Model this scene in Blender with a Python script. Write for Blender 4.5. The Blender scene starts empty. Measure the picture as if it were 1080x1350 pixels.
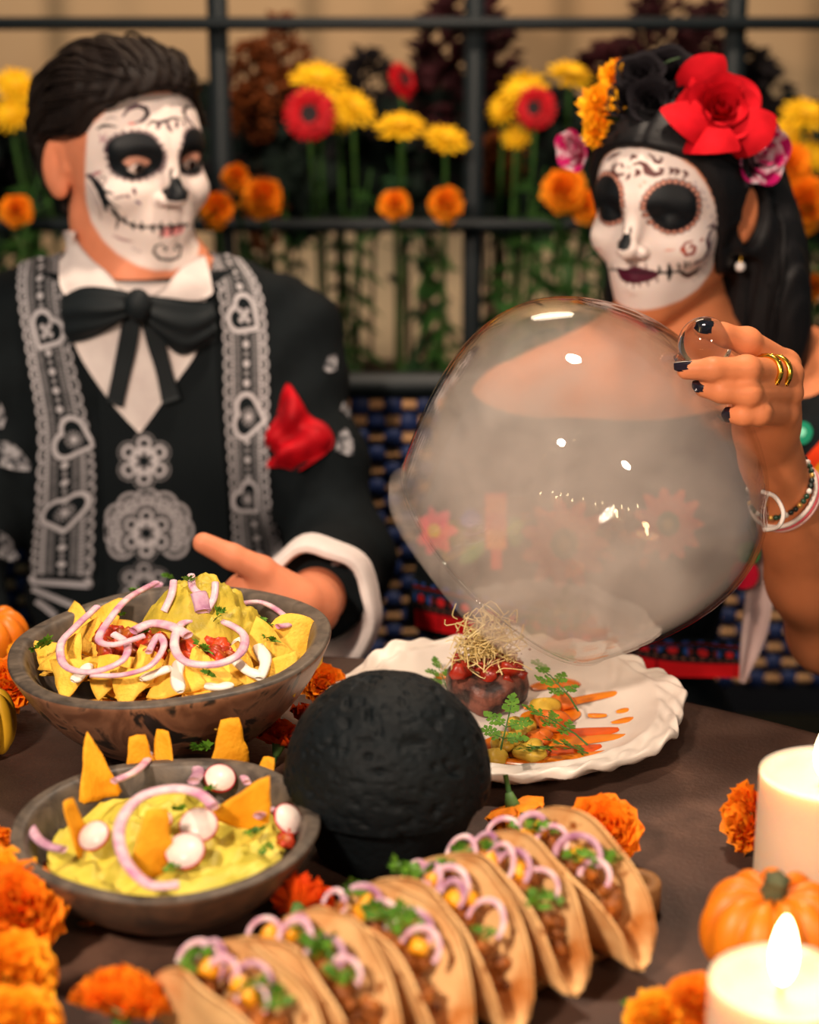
import bpy, bmesh, math, random
import numpy as np
from mathutils import Vector, Matrix, Euler
from mathutils.bvhtree import BVHTree

R = math.radians
SC = bpy.context.scene
COL = SC.collection
rnd = random.Random(7)
NR = np.random.RandomState(5)

# ------------------------------------------------------------------ camera
FPX, PITCH, CAMZ = 2500.0, R(18), 1.404
cam_data = bpy.data.cameras.new('camera')
cam = bpy.data.objects.new('camera', cam_data)
COL.objects.link(cam)
cam.location = (0, 0, CAMZ)
cam.rotation_euler = (R(90) - PITCH, 0, 0)
cam_data.sensor_fit = 'VERTICAL'
cam_data.sensor_height = 36.0
cam_data.lens = FPX / 1350.0 * 36.0
cam_data.clip_start = 0.05
cam_data.dof.use_dof = True
cam_data.dof.focus_distance = 1.49
cam_data.dof.aperture_fstop = 3.3
SC.camera = cam

# ------------------------------------------------------------------ world, lights, exposure
world = bpy.data.worlds.new('world')
SC.world = world
world.use_nodes = True
bg = world.node_tree.nodes['Background']
bg.inputs[0].default_value = (0.42, 0.62, 0.68, 1)
bg.inputs[1].default_value = 0.16

def area_light(name, loc, target, size, power, color):
    d = bpy.data.lights.new(name, 'AREA')
    d.shape = 'DISK'
    d.size = size
    d.energy = power
    d.color = color
    o = bpy.data.objects.new(name, d)
    COL.objects.link(o)
    o.location = loc
    o.rotation_euler = (Vector(target) - Vector(loc)).to_track_quat('-Z', 'Y').to_euler()
    return o

area_light('ceiling_spot', (0.15, 1.75, 2.45), (0.0, 1.42, 0.8), 0.16, 26, (1.0, 0.80, 0.62))
area_light('front_lamp', (-0.85, -0.25, 2.25), (-0.02, 1.75, 0.98), 0.22, 56, (1.0, 0.80, 0.64))
area_light('front_side_lamp', (0.95, -0.45, 1.95), (0.1, 1.7, 1.0), 0.25, 16, (1.0, 0.76, 0.58))
area_light('added_wall_fill', (0.05, 2.86, 2.15), (0.05, 3.0, 0.9), 0.5, 6, (1.0, 0.80, 0.60))  # added fill with no fixture behind it, brightens the wall behind the plants
up = area_light('added_low_wall_fill', (0.0, 2.87, 0.70), (0.0, 3.0, 0.92), 1.5, 1.0, (1.0, 0.93, 0.84))  # unseen strip added behind the trough to lift the lower wall
up.data.shape = 'RECTANGLE'; up.data.size_y = 0.04

SC.view_settings.view_transform = 'Standard'
SC.view_settings.look = 'None'
SC.view_settings.gamma = 1.0
SC.view_settings.use_curve_mapping = False
SC.view_settings.exposure = 0.0
SC.cycles.max_bounces = 10
SC.cycles.transparent_max_bounces = 16
SC.cycles.volume_bounces = 2
SC.cycles.use_denoising = True
SC.cycles.volume_step_rate = 1.6

# ------------------------------------------------------------------ pixel <-> place
CT, ST = math.cos(PITCH), math.sin(PITCH)
CAMP = Vector((0, 0, CAMZ))
def ray(u, v):
    x, y = (u - 540) / FPX, -(v - 675) / FPX
    return Vector((x, CT + y * ST, -ST + y * CT))
def P(u, v, d):
    return CAMP + ray(u, v) * d
def T(u, v, z=0.75):
    r = ray(u, v)
    return CAMP + r * ((z - CAMZ) / r.z)
def Yp(u, v, y):
    r = ray(u, v)
    return CAMP + r * (y / r.y)
def proj(p):
    q = Vector(p) - CAMP
    d = q.y * CT - q.z * ST
    return 540 + FPX * q.x / d, 675 - FPX * (q.y * ST + q.z * CT) / d, d

# ------------------------------------------------------------------ object helpers
def lin(c):
    return tuple(((x / 255.0) / 12.92 if x / 255.0 <= 0.04045 else ((x / 255.0 + 0.055) / 1.055) ** 2.4) for x in c)

def tag(o, label=None, cat=None, group=None, kind=None):
    if label: o['label'] = label
    if cat: o['category'] = cat
    if group: o['group'] = group
    if kind: o['kind'] = kind
    return o

def empty(name, loc, label=None, cat=None, group=None, rot=(0, 0, 0)):
    o = bpy.data.objects.new(name, None)
    o.empty_display_size = 0.02
    COL.objects.link(o)
    o.location = loc
    o.rotation_euler = rot
    return tag(o, label, cat, group)

def link(name, me, parent=None, m=None, loc=None, rot=None, scale=None):
    o = bpy.data.objects.new(name, me)
    COL.objects.link(o)
    if m is not None and not me.materials:
        me.materials.append(m)
    if parent is not None: o.parent = parent
    if loc is not None: o.location = loc
    if rot is not None: o.rotation_euler = rot
    if scale is not None: o.scale = (scale,) * 3 if isinstance(scale, (int, float)) else scale
    return o

def mesh(name, verts, faces, m=None, smooth=True, col=None):
    me = bpy.data.meshes.new(name)
    v = np.asarray(verts, dtype=np.float32)
    if not isinstance(faces, np.ndarray) and len(faces) and len({len(q) for q in faces}) == 1: faces = np.array(faces)
    if isinstance(faces, np.ndarray):      # outward normals for closed bodies
        c = v.astype(np.float64) - v.mean(0); a_ = c[faces[:, 0]]
        vol = sum((a_ * np.cross(c[faces[:, k]], c[faces[:, k + 1]])).sum() for k in range(1, faces.shape[1] - 1))
        if vol < 0: faces = faces[:, ::-1]
    else:
        c = v.astype(np.float64) - v.mean(0)
        vol = sum(float(c[q[0]] @ np.cross(c[q[k]], c[q[k + 1]])) for q in faces for k in range(1, len(q) - 1))
        if vol < 0: faces = [tuple(q)[::-1] for q in faces]
    if isinstance(faces, np.ndarray):
        n, k = faces.shape
        me.vertices.add(len(v)); me.vertices.foreach_set('co', v.ravel())
        me.loops.add(n * k); me.loops.foreach_set('vertex_index', faces.astype(np.int32).ravel())
        me.polygons.add(n); me.polygons.foreach_set('loop_start', np.arange(0, n * k, k, dtype=np.int32))
        me.update(calc_edges=True)
    else:
        me.from_pydata([tuple(map(float, p)) for p in v], [], faces)
    if smooth:
        me.polygons.foreach_set('use_smooth', np.ones(len(me.polygons), dtype=bool))
    if col is not None:
        a = me.color_attributes.new('paint', 'FLOAT_COLOR', 'POINT')
        c = np.ones((len(v), 4), dtype=np.float32); c[:, :3] = col
        a.data.foreach_set('color', c.ravel())
    if m is not None: me.materials.append(m)
    me.update()
    return me

class MB:
    """Collects verts and faces for ONE mesh."""
    def __init__(s): s.v, s.f = [], []
    def add(s, v, f):
        b = len(s.v)
        s.v.extend([tuple(map(float, p)) for p in v])
        s.f.extend([tuple(int(i) + b for i in q) for q in f])
        return s
    def mesh(s, name, m=None, smooth=True):
        return mesh(name, s.v, s.f, m, smooth)
    def obj(s, name, m, parent=None, smooth=True, **k):
        return link(name, s.mesh(name, m, smooth), parent, **k)

def grid_faces(nu, nv, wrap_u=False, wrap_v=False):
    f = []
    for i in range(nu if wrap_u else nu - 1):
        for j in range(nv if wrap_v else nv - 1):
            a, b = i, (i + 1) % nu
            c, d = j, (j + 1) % nv
            f.append((a * nv + c, b * nv + c, b * nv + d, a * nv + d))
    return f

def lathe(profile, n=48, fn=None):
    """profile [(r,z)] revolved about z; fn(r,z,a)->(r,z) adds lobes."""
    v = []
    for i in range(n):
        a = 2 * math.pi * i / n
        for r, z in profile:
            if fn: r, z = fn(r, z, a)
            v.append((r * math.cos(a), r * math.sin(a), z))
    f = [(q[0], q[1], q[2], q[3]) for q in grid_faces(n, len(profile), True)]
    return v, f

def frames(pts):
    pts = [Vector(p) for p in pts]
    out, up = [], None
    for i in range(len(pts)):
        t = (pts[min(i + 1, len(pts) - 1)] - pts[max(i - 1, 0)]).normalized()
        if up is None:
            up = Vector((0, 0, 1)) if abs(t.z) < 0.9 else Vector((1, 0, 0))
        s = t.cross(up)
        if s.length < 1e-6: s = t.orthogonal()
        s.normalize(); up = s.cross(t).normalized()
        out.append((pts[i], t, s, up))
    return out

def tube(pts, rad, n=8, closed=False, flat=1.0, cap=True):
    """pts polyline, rad scalar or list; flat scales the second axis."""
    fr = frames(pts)
    if not hasattr(rad, '__len__'): rad = [rad] * len(fr)
    v = []
    for (p, t, s, u), r in zip(fr, rad):
        for k in range(n):
            a = 2 * math.pi * k / n
            v.append(p + s * (math.cos(a) * r) + u * (math.sin(a) * r * flat))
    f = grid_faces(len(fr), n, closed, True)
    if cap and not closed:
        f.append(tuple(range(n))[::-1])
        f.append(tuple((len(fr) - 1) * n + k for k in range(n)))
    return v, f

def catmull(pts, k=6):
    pts = [Vector(p) for p in pts]
    out = []
    for i in range(len(pts) - 1):
        a, b, c, d = pts[max(i - 1, 0)], pts[i], pts[i + 1], pts[min(i + 2, len(pts) - 1)]
        for j in range(k):
            t = j / k
            out.append(0.5 * ((2 * b) + (c - a) * t + (2 * a - 5 * b + 4 * c - d) * t * t + (3 * b - a - 3 * c + d) * t ** 3))
    out.append(pts[-1])
    return out

def ring(c, r, axis, n=32):
    ax = Vector(axis).normalized(); a = ax.orthogonal().normalized(); b = ax.cross(a)
    return [Vector(c) + a * (math.cos(2 * math.pi * i / n) * r) + b * (math.sin(2 * math.pi * i / n) * r) for i in range(n)]

def box(c, s):
    x, y, z = (q / 2 for q in s)
    v = [(c[0] + i * x, c[1] + j * y, c[2] + k * z) for i in (-1, 1) for j in (-1, 1) for k in (-1, 1)]
    return v, [(0, 1, 3, 2), (4, 6, 7, 5), (0, 4, 5, 1), (2, 3, 7, 6), (0, 2, 6, 4), (1, 5, 7, 3)]

def soft_box_mesh(name, c, s, m, bev=0.004, seg=2):
    bm = bmesh.new()
    v, f = box(c, s)
    vs = [bm.verts.new(p) for p in v]
    for q in f: bm.faces.new([vs[i] for i in q])
    bmesh.ops.recalc_face_normals(bm, faces=bm.faces)
    bmesh.ops.bevel(bm, geom=list(bm.edges), offset=bev, segments=seg, affect='EDGES')
    me = bpy.data.meshes.new(name); bm.to_mesh(me); bm.free()
    me.materials.append(m)
    me.polygons.foreach_set('use_smooth', [True] * len(me.polygons))
    return me

# numpy value noise (periodic lattice hash)
def vnoise(p, scale=1.0, seed=0):
    q = np.asarray(p, dtype=np.float64) * scale + seed * 17.31
    i = np.floor(q).astype(np.int64); f = q - i; f = f * f * (3 - 2 * f)
    out = 0
    for dx in (0, 1):
        for dy in (0, 1):
            for dz in (0, 1):
                h = (i[:, 0] + dx) * 73856093 ^ (i[:, 1] + dy) * 19349663 ^ (i[:, 2] + dz) * 83492791
                h = (h ^ (h >> 13)) * 1274126177 & 0x7fffffff
                w = (f[:, 0] if dx else 1 - f[:, 0]) * (f[:, 1] if dy else 1 - f[:, 1]) * (f[:, 2] if dz else 1 - f[:, 2])
                out = out + w * (h % 10007 / 10006.0)
    return out * 2 - 1
def fbm(p, scale, seed=0, o=3):
    return sum(vnoise(p, scale * 2 ** k, seed + k) / 2 ** k for k in range(o))

# ------------------------------------------------------------------ materials
def mat(name, c, rough=0.5, c2=None, nscale=30.0, spec=0.5, bump=0.0, bscale=None, sss=0.0, metal=0.0,
        attr=False, detail=4.0, distort=0.0, sheen=0.0, sharp=None, c3=None, coat=0.0, trans=0.0, stretch=None, sssr=(1.0, 0.4, 0.2), sscale=0.01):
    m = bpy.data.materials.new(name)
    m.use_nodes = True
    nt = m.node_tree; N = nt.nodes; L = nt.links
    b = N['Principled BSDF']
    b.inputs['Roughness'].default_value = rough
    b.inputs['Specular IOR Level'].default_value = spec
    b.inputs['Metallic'].default_value = metal
    if coat: b.inputs['Coat Weight'].default_value = coat
    if trans: b.inputs['Transmission Weight'].default_value = trans
    if sheen: b.inputs['Sheen Weight'].default_value = sheen
    if sss:
        b.inputs['Subsurface Weight'].default_value = sss
        b.inputs['Subsurface Radius'].default_value = sssr
        b.inputs['Subsurface Scale'].default_value = sscale
    col = (*c, 1)
    b.inputs['Base Color'].default_value = col
    tc = N.new('ShaderNodeTexCoord')
    src = tc.outputs['Object']
    if stretch:
        mp = N.new('ShaderNodeMapping'); mp.inputs['Scale'].default_value = stretch
        L.new(src, mp.inputs[0]); src = mp.outputs[0]
    if attr:
        a = N.new('ShaderNodeAttribute'); a.attribute_name = 'paint'
        L.new(a.outputs['Color'], b.inputs['Base Color'])
    if c2 is not None:
        n = N.new('ShaderNodeTexNoise'); n.inputs['Scale'].default_value = nscale; n.inputs['Detail'].default_value = detail; n.inputs['Distortion'].default_value = distort
        L.new(src, n.inputs['Vector'])
        r = N.new('ShaderNodeValToRGB'); e = r.color_ramp.elements
        lo, hi = sharp or (0.3, 0.7)
        e[0].position, e[1].position = lo, hi
        e[0].color, e[1].color = col, (*c2, 1)
        if c3 is not None:
            k = e.new((lo + hi) / 2 + (hi - lo) * 0.2); k.color = (*c3, 1)
        L.new(n.outputs['Fac'], r.inputs[0]); L.new(r.outputs[0], b.inputs['Base Color'])
    if bump:
        n2 = N.new('ShaderNodeTexNoise'); n2.inputs['Scale'].default_value = bscale or nscale; n2.inputs['Detail'].default_value = 5
        L.new(src, n2.inputs['Vector'])
        bp = N.new('ShaderNodeBump'); bp.inputs['Strength'].default_value = bump; bp.inputs['Distance'].default_value = 0.002
        L.new(n2.outputs['Fac'], bp.inputs['Height']); L.new(bp.outputs[0], b.inputs['Normal'])
    return m

def emit(name, c, s):
    m = bpy.data.materials.new(name); m.use_nodes = True
    nt = m.node_tree; nt.nodes.clear()
    e = nt.nodes.new('ShaderNodeEmission'); e.inputs[0].default_value = (*c, 1); e.inputs[1].default_value = s
    o = nt.nodes.new('ShaderNodeOutputMaterial'); nt.links.new(e.outputs[0], o.inputs[0])
    return m

MT = {}
def M(name, *a, **k):
    if name not in MT: MT[name] = mat(name, *a, **k)
    return MT[name]

# ------------------------------------------------------------------ signed distance modelling
def ell(p, c, r):
    r = np.asarray(r, dtype=np.float32); q = (p - np.asarray(c, dtype=np.float32)) / r
    k0 = np.sqrt((q * q).sum(1)); k1 = np.sqrt(((q / r) ** 2).sum(1)) + 1e-9
    return k0 * (k0 - 1) / k1
def sph(p, c, r):
    return np.sqrt(((p - np.asarray(c, dtype=np.float32)) ** 2).sum(1)) - r
def cap(p, a, b, ra, rb=None):
    rb = ra if rb is None else rb
    a = np.asarray(a, dtype=np.float32); b = np.asarray(b, dtype=np.float32)
    ab = b - a; pa = p - a
    h = np.clip(pa @ ab / max(float(ab @ ab), 1e-12), 0, 1)
    return np.sqrt(((pa - h[:, None] * ab) ** 2).sum(1)) - (ra + (rb - ra) * h)
def smin(a, b, k):
    h = np.maximum(k - np.abs(a - b), 0) / k
    return np.minimum(a, b) - h * h * k * 0.25
def smax(a, b, k):
    return -smin(-a, -b, k)

def union_groups(groups, k=0.01, far=0.08):
    """groups: [(lo, hi, fn)] each evaluated only near its own box."""
    def f(p):
        out = np.full(len(p), far, dtype=np.float32)
        for lo, hi, fn in groups:
            lo = np.asarray(lo); hi = np.asarray(hi)
            m = np.all((p > lo - 0.03) & (p < hi + 0.03), axis=1)
            if m.any():
                out[m] = smin(out[m], fn(p[m]).astype(np.float32), k)
        return out
    return f

def surface_nets(f, lo, hi, h, project=1):
    lo = np.asarray(lo, dtype=np.float64); hi = np.asarray(hi, dtype=np.float64)
    B = 8
    nb = np.ceil((hi - lo) / (h * B)).astype(int)
    g = np.stack(np.meshgrid(*[np.arange(n) for n in nb], indexing='ij'), -1).reshape(-1, 3)
    c = (lo + (g + 0.5) * B * h).astype(np.float32)
    d = np.concatenate([f(q) for q in np.array_split(c, max(1, len(c) // 200000))])
    g = g[np.abs(d) < B * h * 1.0]
    o = np.stack(np.meshgrid(*[np.arange(B + 1)] * 3, indexing='ij'), -1).reshape(-1, 3)
    dims = nb * B + 2
    keys, pos = [], []
    ek = [[], [], []]; es = [[], [], []]
    cor = np.array([(i, j, k) for i in (0, 1) for j in (0, 1) for k in (0, 1)])
    edges = [(a, b) for a in range(8) for b in range(a + 1, 8) if np.abs(cor[a] - cor[b]).sum() == 1]
    def key(i): return (i[..., 0] * dims[1] + i[..., 1]) * dims[2] + i[..., 2]
    for gg in np.array_split(g, max(1, len(g) // 700)):
        idx = gg[:, None, :] * B + o[None]
        val = f((lo + idx.reshape(-1, 3) * h).astype(np.float32)).reshape(len(gg), B + 1, B + 1, B + 1)
        cv = np.stack([val[:, i:i + B, j:j + B, k:k + B] for i, j, k in cor], -1)
        neg = cv < 0
        act = neg.any(-1) & ~neg.all(-1)
        w = np.argwhere(act)
        if not len(w): continue
        v = cv[act]; base = gg[w[:, 0]] * B + w[:, 1:]
        acc = np.zeros((len(w), 3)); cnt = np.zeros(len(w))
        for a, b in edges:
            s = (v[:, a] < 0) != (v[:, b] < 0)
            t = np.where(s, v[:, a] / np.where(s, v[:, a] - v[:, b], 1), 0)
            acc += np.where(s[:, None], cor[a] + t[:, None] * (cor[b] - cor[a]), 0); cnt += s
        keys.append(key(base)); pos.append(lo + (base + acc / cnt[:, None]) * h)
        for ax in range(3):
            other = 1 << (2 - ax)
            s = (v[:, 0] < 0) != (v[:, other] < 0)
            ek[ax].append(base[s]); es[ax].append(v[s, 0] < 0)
    keys = np.concatenate(keys); pos = np.concatenate(pos)
    order = np.argsort(keys); keys = keys[order]; pos = pos[order]
    faces = []
    for ax in range(3):
        b = np.concatenate(ek[ax]); sg = np.concatenate(es[ax])
        u = np.eye(3, dtype=int)[(ax + 1) % 3]; w = np.eye(3, dtype=int)[(ax + 2) % 3]
        q = []
        ok = np.ones(len(b), dtype=bool)
        for off in (0 * u, -u, -u - w, -w):
            k = key(b + off)
            j = np.clip(np.searchsorted(keys, k), 0, len(keys) - 1)
            ok &= keys[j] == k
            q.append(j)
        q = np.stack(q, 1)
        q[sg] = q[sg][:, ::-1]
        faces.append(q[ok][:, ::-1])
    faces = np.concatenate(faces)
    pos = newton(f, pos, h, project)
    return pos, faces

def newton(f, pos, h, it=1):
    for _ in range(it):
        p = pos.astype(np.float32); e = h * 0.4
        d = f(p)
        gr = np.stack([f(p + np.eye(3, dtype=np.float32)[a] * e) - f(p - np.eye(3, dtype=np.float32)[a] * e) for a in range(3)], 1) / (2 * e)
        n2 = (gr ** 2).sum(1) + 1e-6
        step = np.clip(-d / n2, -h, h)[:, None] * gr
        pos = pos + step * 0.8
    return pos

def subdivide_mask(f, pos, faces, vmask, h):
    """split each quad whose four verts are in vmask into four, inner verts pulled onto the surface f=0"""
    sel = vmask[faces].all(1)
    qs = faces[sel]; rest = faces[~sel]
    e = np.stack([qs, np.roll(qs, -1, 1)], -1).reshape(-1, 2); e.sort(1)
    ue, inv, cnt = np.unique(e, axis=0, return_inverse=True, return_counts=True)
    inv = inv.reshape(-1)
    mid = pos[ue].mean(1); inner = cnt == 2
    mid[inner] = newton(f, mid[inner], h, 1)
    cen = newton(f, pos[qs].mean(1), h, 1)
    n0 = len(pos); n1 = n0 + len(ue)
    em = (n0 + inv).reshape(-1, 4)
    ci = n1 + np.arange(len(qs))
    sub = [np.stack([qs[:, k], em[:, k], ci, em[:, k - 1]], 1) for k in range(4)]
    return np.concatenate([pos, mid, cen]), np.concatenate([rest] + sub)

def bvh_of(v, f):
    return BVHTree.FromPolygons([tuple(p) for p in v], [tuple(int(i) for i in q) for q in f])
# ================================================================== SETTING
m_wall = M('plaster', lin((205, 176, 138)), 0.9, lin((186, 150, 110)), 1.6, spec=0.1)
m_floor = M('floor_tile', lin((70, 58, 50)), 0.7, lin((54, 45, 40)), 4, spec=0.2)
m_blackmetal = M('black_metal', (0.009, 0.013, 0.015), 0.5, spec=0.25)

def slab(name, c, s, m, kind='structure'):
    v, f = box(c, s)
    return tag(link(name, mesh(name, v, f, m, False)), kind=kind)
slab('floor', (0, 0.8, -0.05), (6, 6, 0.1), m_floor)
slab('wall_back', (0, 3.05, 1.5), (6, 0.1, 3.2), m_wall)

# ------------------------------------------------------------------ round table
TBL = Vector((-0.185, 0.735, 0.75)); TR = 0.868
tb = empty('round_table', (TBL.x, TBL.y, 0), 'round dark brown stone-topped table that carries all the food and candles', 'table')
m_stone = mat('table_stone', lin((56, 40, 33)), 0.55, lin((104, 76, 62)), 11.0, spec=0.35, bump=0.35, bscale=260, detail=10, sharp=(0.32, 0.72), c3=lin((78, 56, 46)))
prof = [(0, 0.718), (TR - 0.012, 0.718), (TR, 0.724), (TR + 0.001, 0.742), (TR - 0.004, 0.7495), (TR - 0.012, 0.75), (0.4, 0.75), (0.0, 0.75)]
v, f = lathe(prof, 128); link('tabletop', mesh('tabletop', v, f, m_stone), tb)
v, f = lathe([(0, 0.72), (0.06, 0.72), (0.05, 0.60), (0.045, 0.2), (0.07, 0.06), (0, 0.06)], 32); link('pedestal', mesh('pedestal', v, f, m_blackmetal), tb)
v, f = lathe([(0, 0.06), (0.30, 0.05), (0.33, 0.025), (0.33, 0), (0, 0)], 48); link('base', mesh('base', v, f, m_blackmetal), tb)

# ------------------------------------------------------------------ wicker bench
YB = 2.17
bench = empty('wicker_bench', (0, YB, 0), 'woven navy and beige wicker bench with a black frame behind the two people', 'bench')
ztop = Yp(500, 494, YB).z
m_navy = M('navy_strand', lin((38, 56, 104)), 0.5, lin((28, 42, 84)), 60, spec=0.3)
m_beige = M('beige_strand', lin((222, 172, 122)), 0.55, lin((196, 146, 100)), 60, spec=0.3)
m_dark = M('dark_backing', lin((34, 36, 44)), 0.8)
link('top_rail', soft_box_mesh('top_rail', (0, 0, ztop - 0.012), (2.3, 0.03, 0.026), m_blackmetal), bench)
link('backing', soft_box_mesh('backing', (0, 0.012, (ztop + 0.42) / 2), (2.28, 0.006, ztop - 0.44), m_dark, 0.002, 1), bench)
for sx in (-1.14, 1.14):
    link('post', soft_box_mesh('post', (sx, 0, ztop / 2), (0.03, 0.03, ztop - 0.004), m_blackmetal), bench)
    link('leg', soft_box_mesh('leg', (sx, -0.20, 0.18), (0.03, 0.03, 0.36), m_blackmetal), bench)
link('seat', soft_box_mesh('seat', (0, -0.11, 0.378), (2.3, 0.24, 0.04), m_dark), bench)
def pill(w, h, d, n=8):
    vs, fs = lathe([(0, -1), (0.55, -0.92), (0.92, -0.6), (1, 0), (0.92, 0.6), (0.55, 0.92), (0, 1)], n)
    return [(x * d, 0, 0) if False else (z * w / 2, x * d, y * h / 2) for x, y, z in vs], fs
me_b = mesh('beige_strand', *pill(0.036, 0.0135, 0.008), m_beige)
me_n = mesh('navy_strand', *pill(0.024, 0.026, 0.007), m_navy)
rest_b, rest_n = MB(), MB()
pb, fb = pill(0.036, 0.0135, 0.008, 6); pn, fn_ = pill(0.024, 0.026, 0.007, 6)
nrow = 0
z = ztop - 0.036
while z > 0.47:
    for c in range(-28, 29):
        x = c * 0.039 + (0.0195 if nrow % 2 else 0)
        near = -0.16 < x < 0.23 and z > 0.60
        if near:
            link('beige_strand', me_b, bench, loc=(x, 0.002, z)); link('navy_strand', me_n, bench, loc=(x + 0.0195, -0.002, z))
        else:
            rest_b.add([(a + x, b, q + z) for a, b, q in pb], fb); rest_n.add([(a + x + 0.0195, b - 0.002, q + z) for a, b, q in pn], fn_)
    z -= 0.0205; nrow += 1
tag(rest_b.obj('beige_weave', m_beige, bench), kind='stuff')
tag(rest_n.obj('navy_weave', m_navy, bench), kind='stuff')

# ------------------------------------------------------------------ flower stand
YS = 2.52
stand = empty('flower_stand', (0, YS, 0), 'black metal grid stand with rails and posts holding the flower display', 'stand')
zt, zm = Yp(500, 31, YS).z, Yp(500, 297, YS).z
for zz, hh in ((zt, 0.016), (zm, 0.016)):
    link('rail', soft_box_mesh('rail', (0, 0, zz), (2.6, 0.018, hh), m_blackmetal, 0.003), stand)
for px in (-40, 293, 624, 960, 1290):
    x = Yp(px, 297, YS).x
    link('post', soft_box_mesh('post', (x, 0.022, 0.75), (0.026, 0.024, 1.5), m_blackmetal, 0.003), stand)
tr_ = soft_box_mesh('trough', (0, 0.17, 0.62), (2.5, 0.24, 0.22), m_blackmetal, 0.005)
link('trough', tr_, stand)
sv, sf = [], []
n1, n2 = 60, 8
for i in range(n1):
    for j in range(n2):
        x = -1.2 + 2.4 * i / (n1 - 1); y = 0.07 + 0.2 * j / (n2 - 1)
        sv.append((x, y, 0.735 + 0.006 * rnd.random()))
tag(link('soil', mesh('soil', sv, [(q[0], q[1], q[2], q[3]) for q in grid_faces(n1, n2)], M('soil', lin((48, 36, 28)), 0.95)), stand), kind='stuff')

# ================================================================== FLOWERS
def fan_petal(mb, base, d, up, L, w, frill, nseed, nu=6, nr=4, curl=0.0, r0=0.25, tipround=0.25, wave=0.0):
    d = Vector(d).normalized(); s = d.cross(Vector(up)); s = s.normalized() if s.length > 1e-4 else d.orthogonal().normalized()
    n = s.cross(d).normalized()
    rr = random.Random(nseed); ph = rr.random() * 6; vs = []
    for i in range(nu):
        a = -1 + 2 * i / (nu - 1)
        for j in range(nr):
            t = j / (nr - 1)
            r = L * (r0 + (1 - r0) * t)
            ww = w * (0.30 + 0.70 * math.sin(min(1, t * 0.95 + 0.05) * math.pi * 0.55))
            edge = (1 - tipround * a * a) if t > 0.99 else (1 - tipround * 0.6 * a * a * t)
            fr = frill * t * t * math.sin(ph + a * 5.5) + (rr.random() - 0.5) * frill * 0.4 * t
            vs.append(Vector(base) + d * (r * edge + (frill * 0.5 * math.sin(ph * 2 + a * 9) if t > 0.99 else 0)) + s * (a * ww) + n * (fr + curl * t * t * L - wave * a * a * w * t))
    mb.add(vs, grid_faces(nu, nr))

def marigold_mesh(name, m, r=0.024, npet=70, seed=1, flat=0.75, frill=0.16, spread=1.45):
    mb = MB(); rr = random.Random(seed)
    for k in range(npet):
        t = (k + 0.5) / npet
        th = spread * (1 - t) ** 0.75 + 0.05
        ph = k * 2.39996 + rr.random() * 0.3
        d = Vector((math.sin(th) * math.cos(ph), math.sin(th) * math.sin(ph), math.cos(th) * flat))
        up = Vector((-math.cos(th) * math.cos(ph), -math.cos(th) * math.sin(ph), math.sin(th))) + Vector((rr.random() - .5, rr.random() - .5, rr.random() - .5)) * 0.7
        L = r * (1.0 - 0.22 * t) * (0.9 + 0.2 * rr.random())
        fan_petal(mb, (0, 0, -r * 0.25 * (1 - t) * 0.3), d, up, L, L * (0.36 + 0.1 * rr.random()), L * frill, seed * 1000 + k, 6, 4, curl=0.12)
    return mb.mesh(name, m)

m_mari = mat('marigold_orange', lin((255, 152, 30)), 0.6, lin((250, 122, 12)), 60, spec=0.2, sss=0.25, sssr=(1, .4, .05), sscale=0.006)
m_mari_y = mat('marigold_yellow_orange', lin((255, 184, 40)), 0.6, lin((255, 146, 14)), 60, spec=0.2, sss=0.25, sssr=(1, .4, .05), sscale=0.006)
m_mari_d = mat('marigold_deep', lin((236, 84, 10)), 0.65, lin((214, 60, 6)), 60, spec=0.15, sss=0.2, sssr=(1, .3, .05), sscale=0.006)
m_green = M('leaf_green', lin((64, 98, 44)), 0.6, lin((36, 66, 30)), 40, spec=0.25)
m_dkgreen = M('leaf_dark_green', lin((38, 72, 36)), 0.65, lin((24, 52, 30)), 30, spec=0.2)
m_stem = M('stem_green', lin((82, 122, 56)), 0.6, lin((56, 96, 44)), 40, spec=0.25)
MARI = [marigold_mesh('flower_head', m_mari, 0.026, 64, s, frill=0.11) for s in (1, 2)]
MARI_Y = [marigold_mesh('flower_head', m_mari_y, 0.026, 60, s, frill=0.11) for s in (3,)]
MARI_D = [marigold_mesh('flower_head', m_mari_d, 0.026, 70, s) for s in (4,)]
m_ball = mat('marigold_bright', lin((255, 160, 34)), 0.7, lin((255, 134, 16)), 60, spec=0.1, sss=0.3, sssr=(1, .4, .05), sscale=0.008)
BALL = [marigold_mesh('flower_head', m_ball, 0.026, 60, s, flat=0.95, frill=0.10, spread=1.8) for s in (11, 12)]

def daisy_mesh(name, m, r, npet, seed, layers=2, lift=0.25, wid=0.15):
    mb = MB(); rr = random.Random(seed)
    for l in range(layers):
        for k in range(npet):
            a = 2 * math.pi * (k + 0.5 * l) / npet + rr.random() * 0.08
            th = lift + 0.3 * l + (rr.random() - 0.5) * 0.15
            d = (math.cos(a) * math.cos(th), math.sin(a) * math.cos(th), math.sin(th))
            fan_petal(mb, (0, 0, 0), d, (0, 0, 1), r * (1 - 0.22 * l), r * wid, r * 0.03, seed * 100 + k + l * 50, 4, 4, curl=-0.12, r0=0.1, tipround=0.5)
    return mb.mesh(name, m)
m_yel = M('daisy_yellow', lin((238, 190, 26)), 0.7, lin((226, 162, 8)), 60, spec=0.15)
m_ger = M('gerbera_red', lin((205, 14, 28)), 0.55, lin((170, 6, 18)), 60, spec=0.2)
m_gc = M('gerbera_centre', lin((28, 10, 14)), 0.8)
DAISY = [daisy_mesh('flower_head', m_yel, 0.037, 15, s, 3, 0.10, 0.115) for s in (1, 2)]
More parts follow.
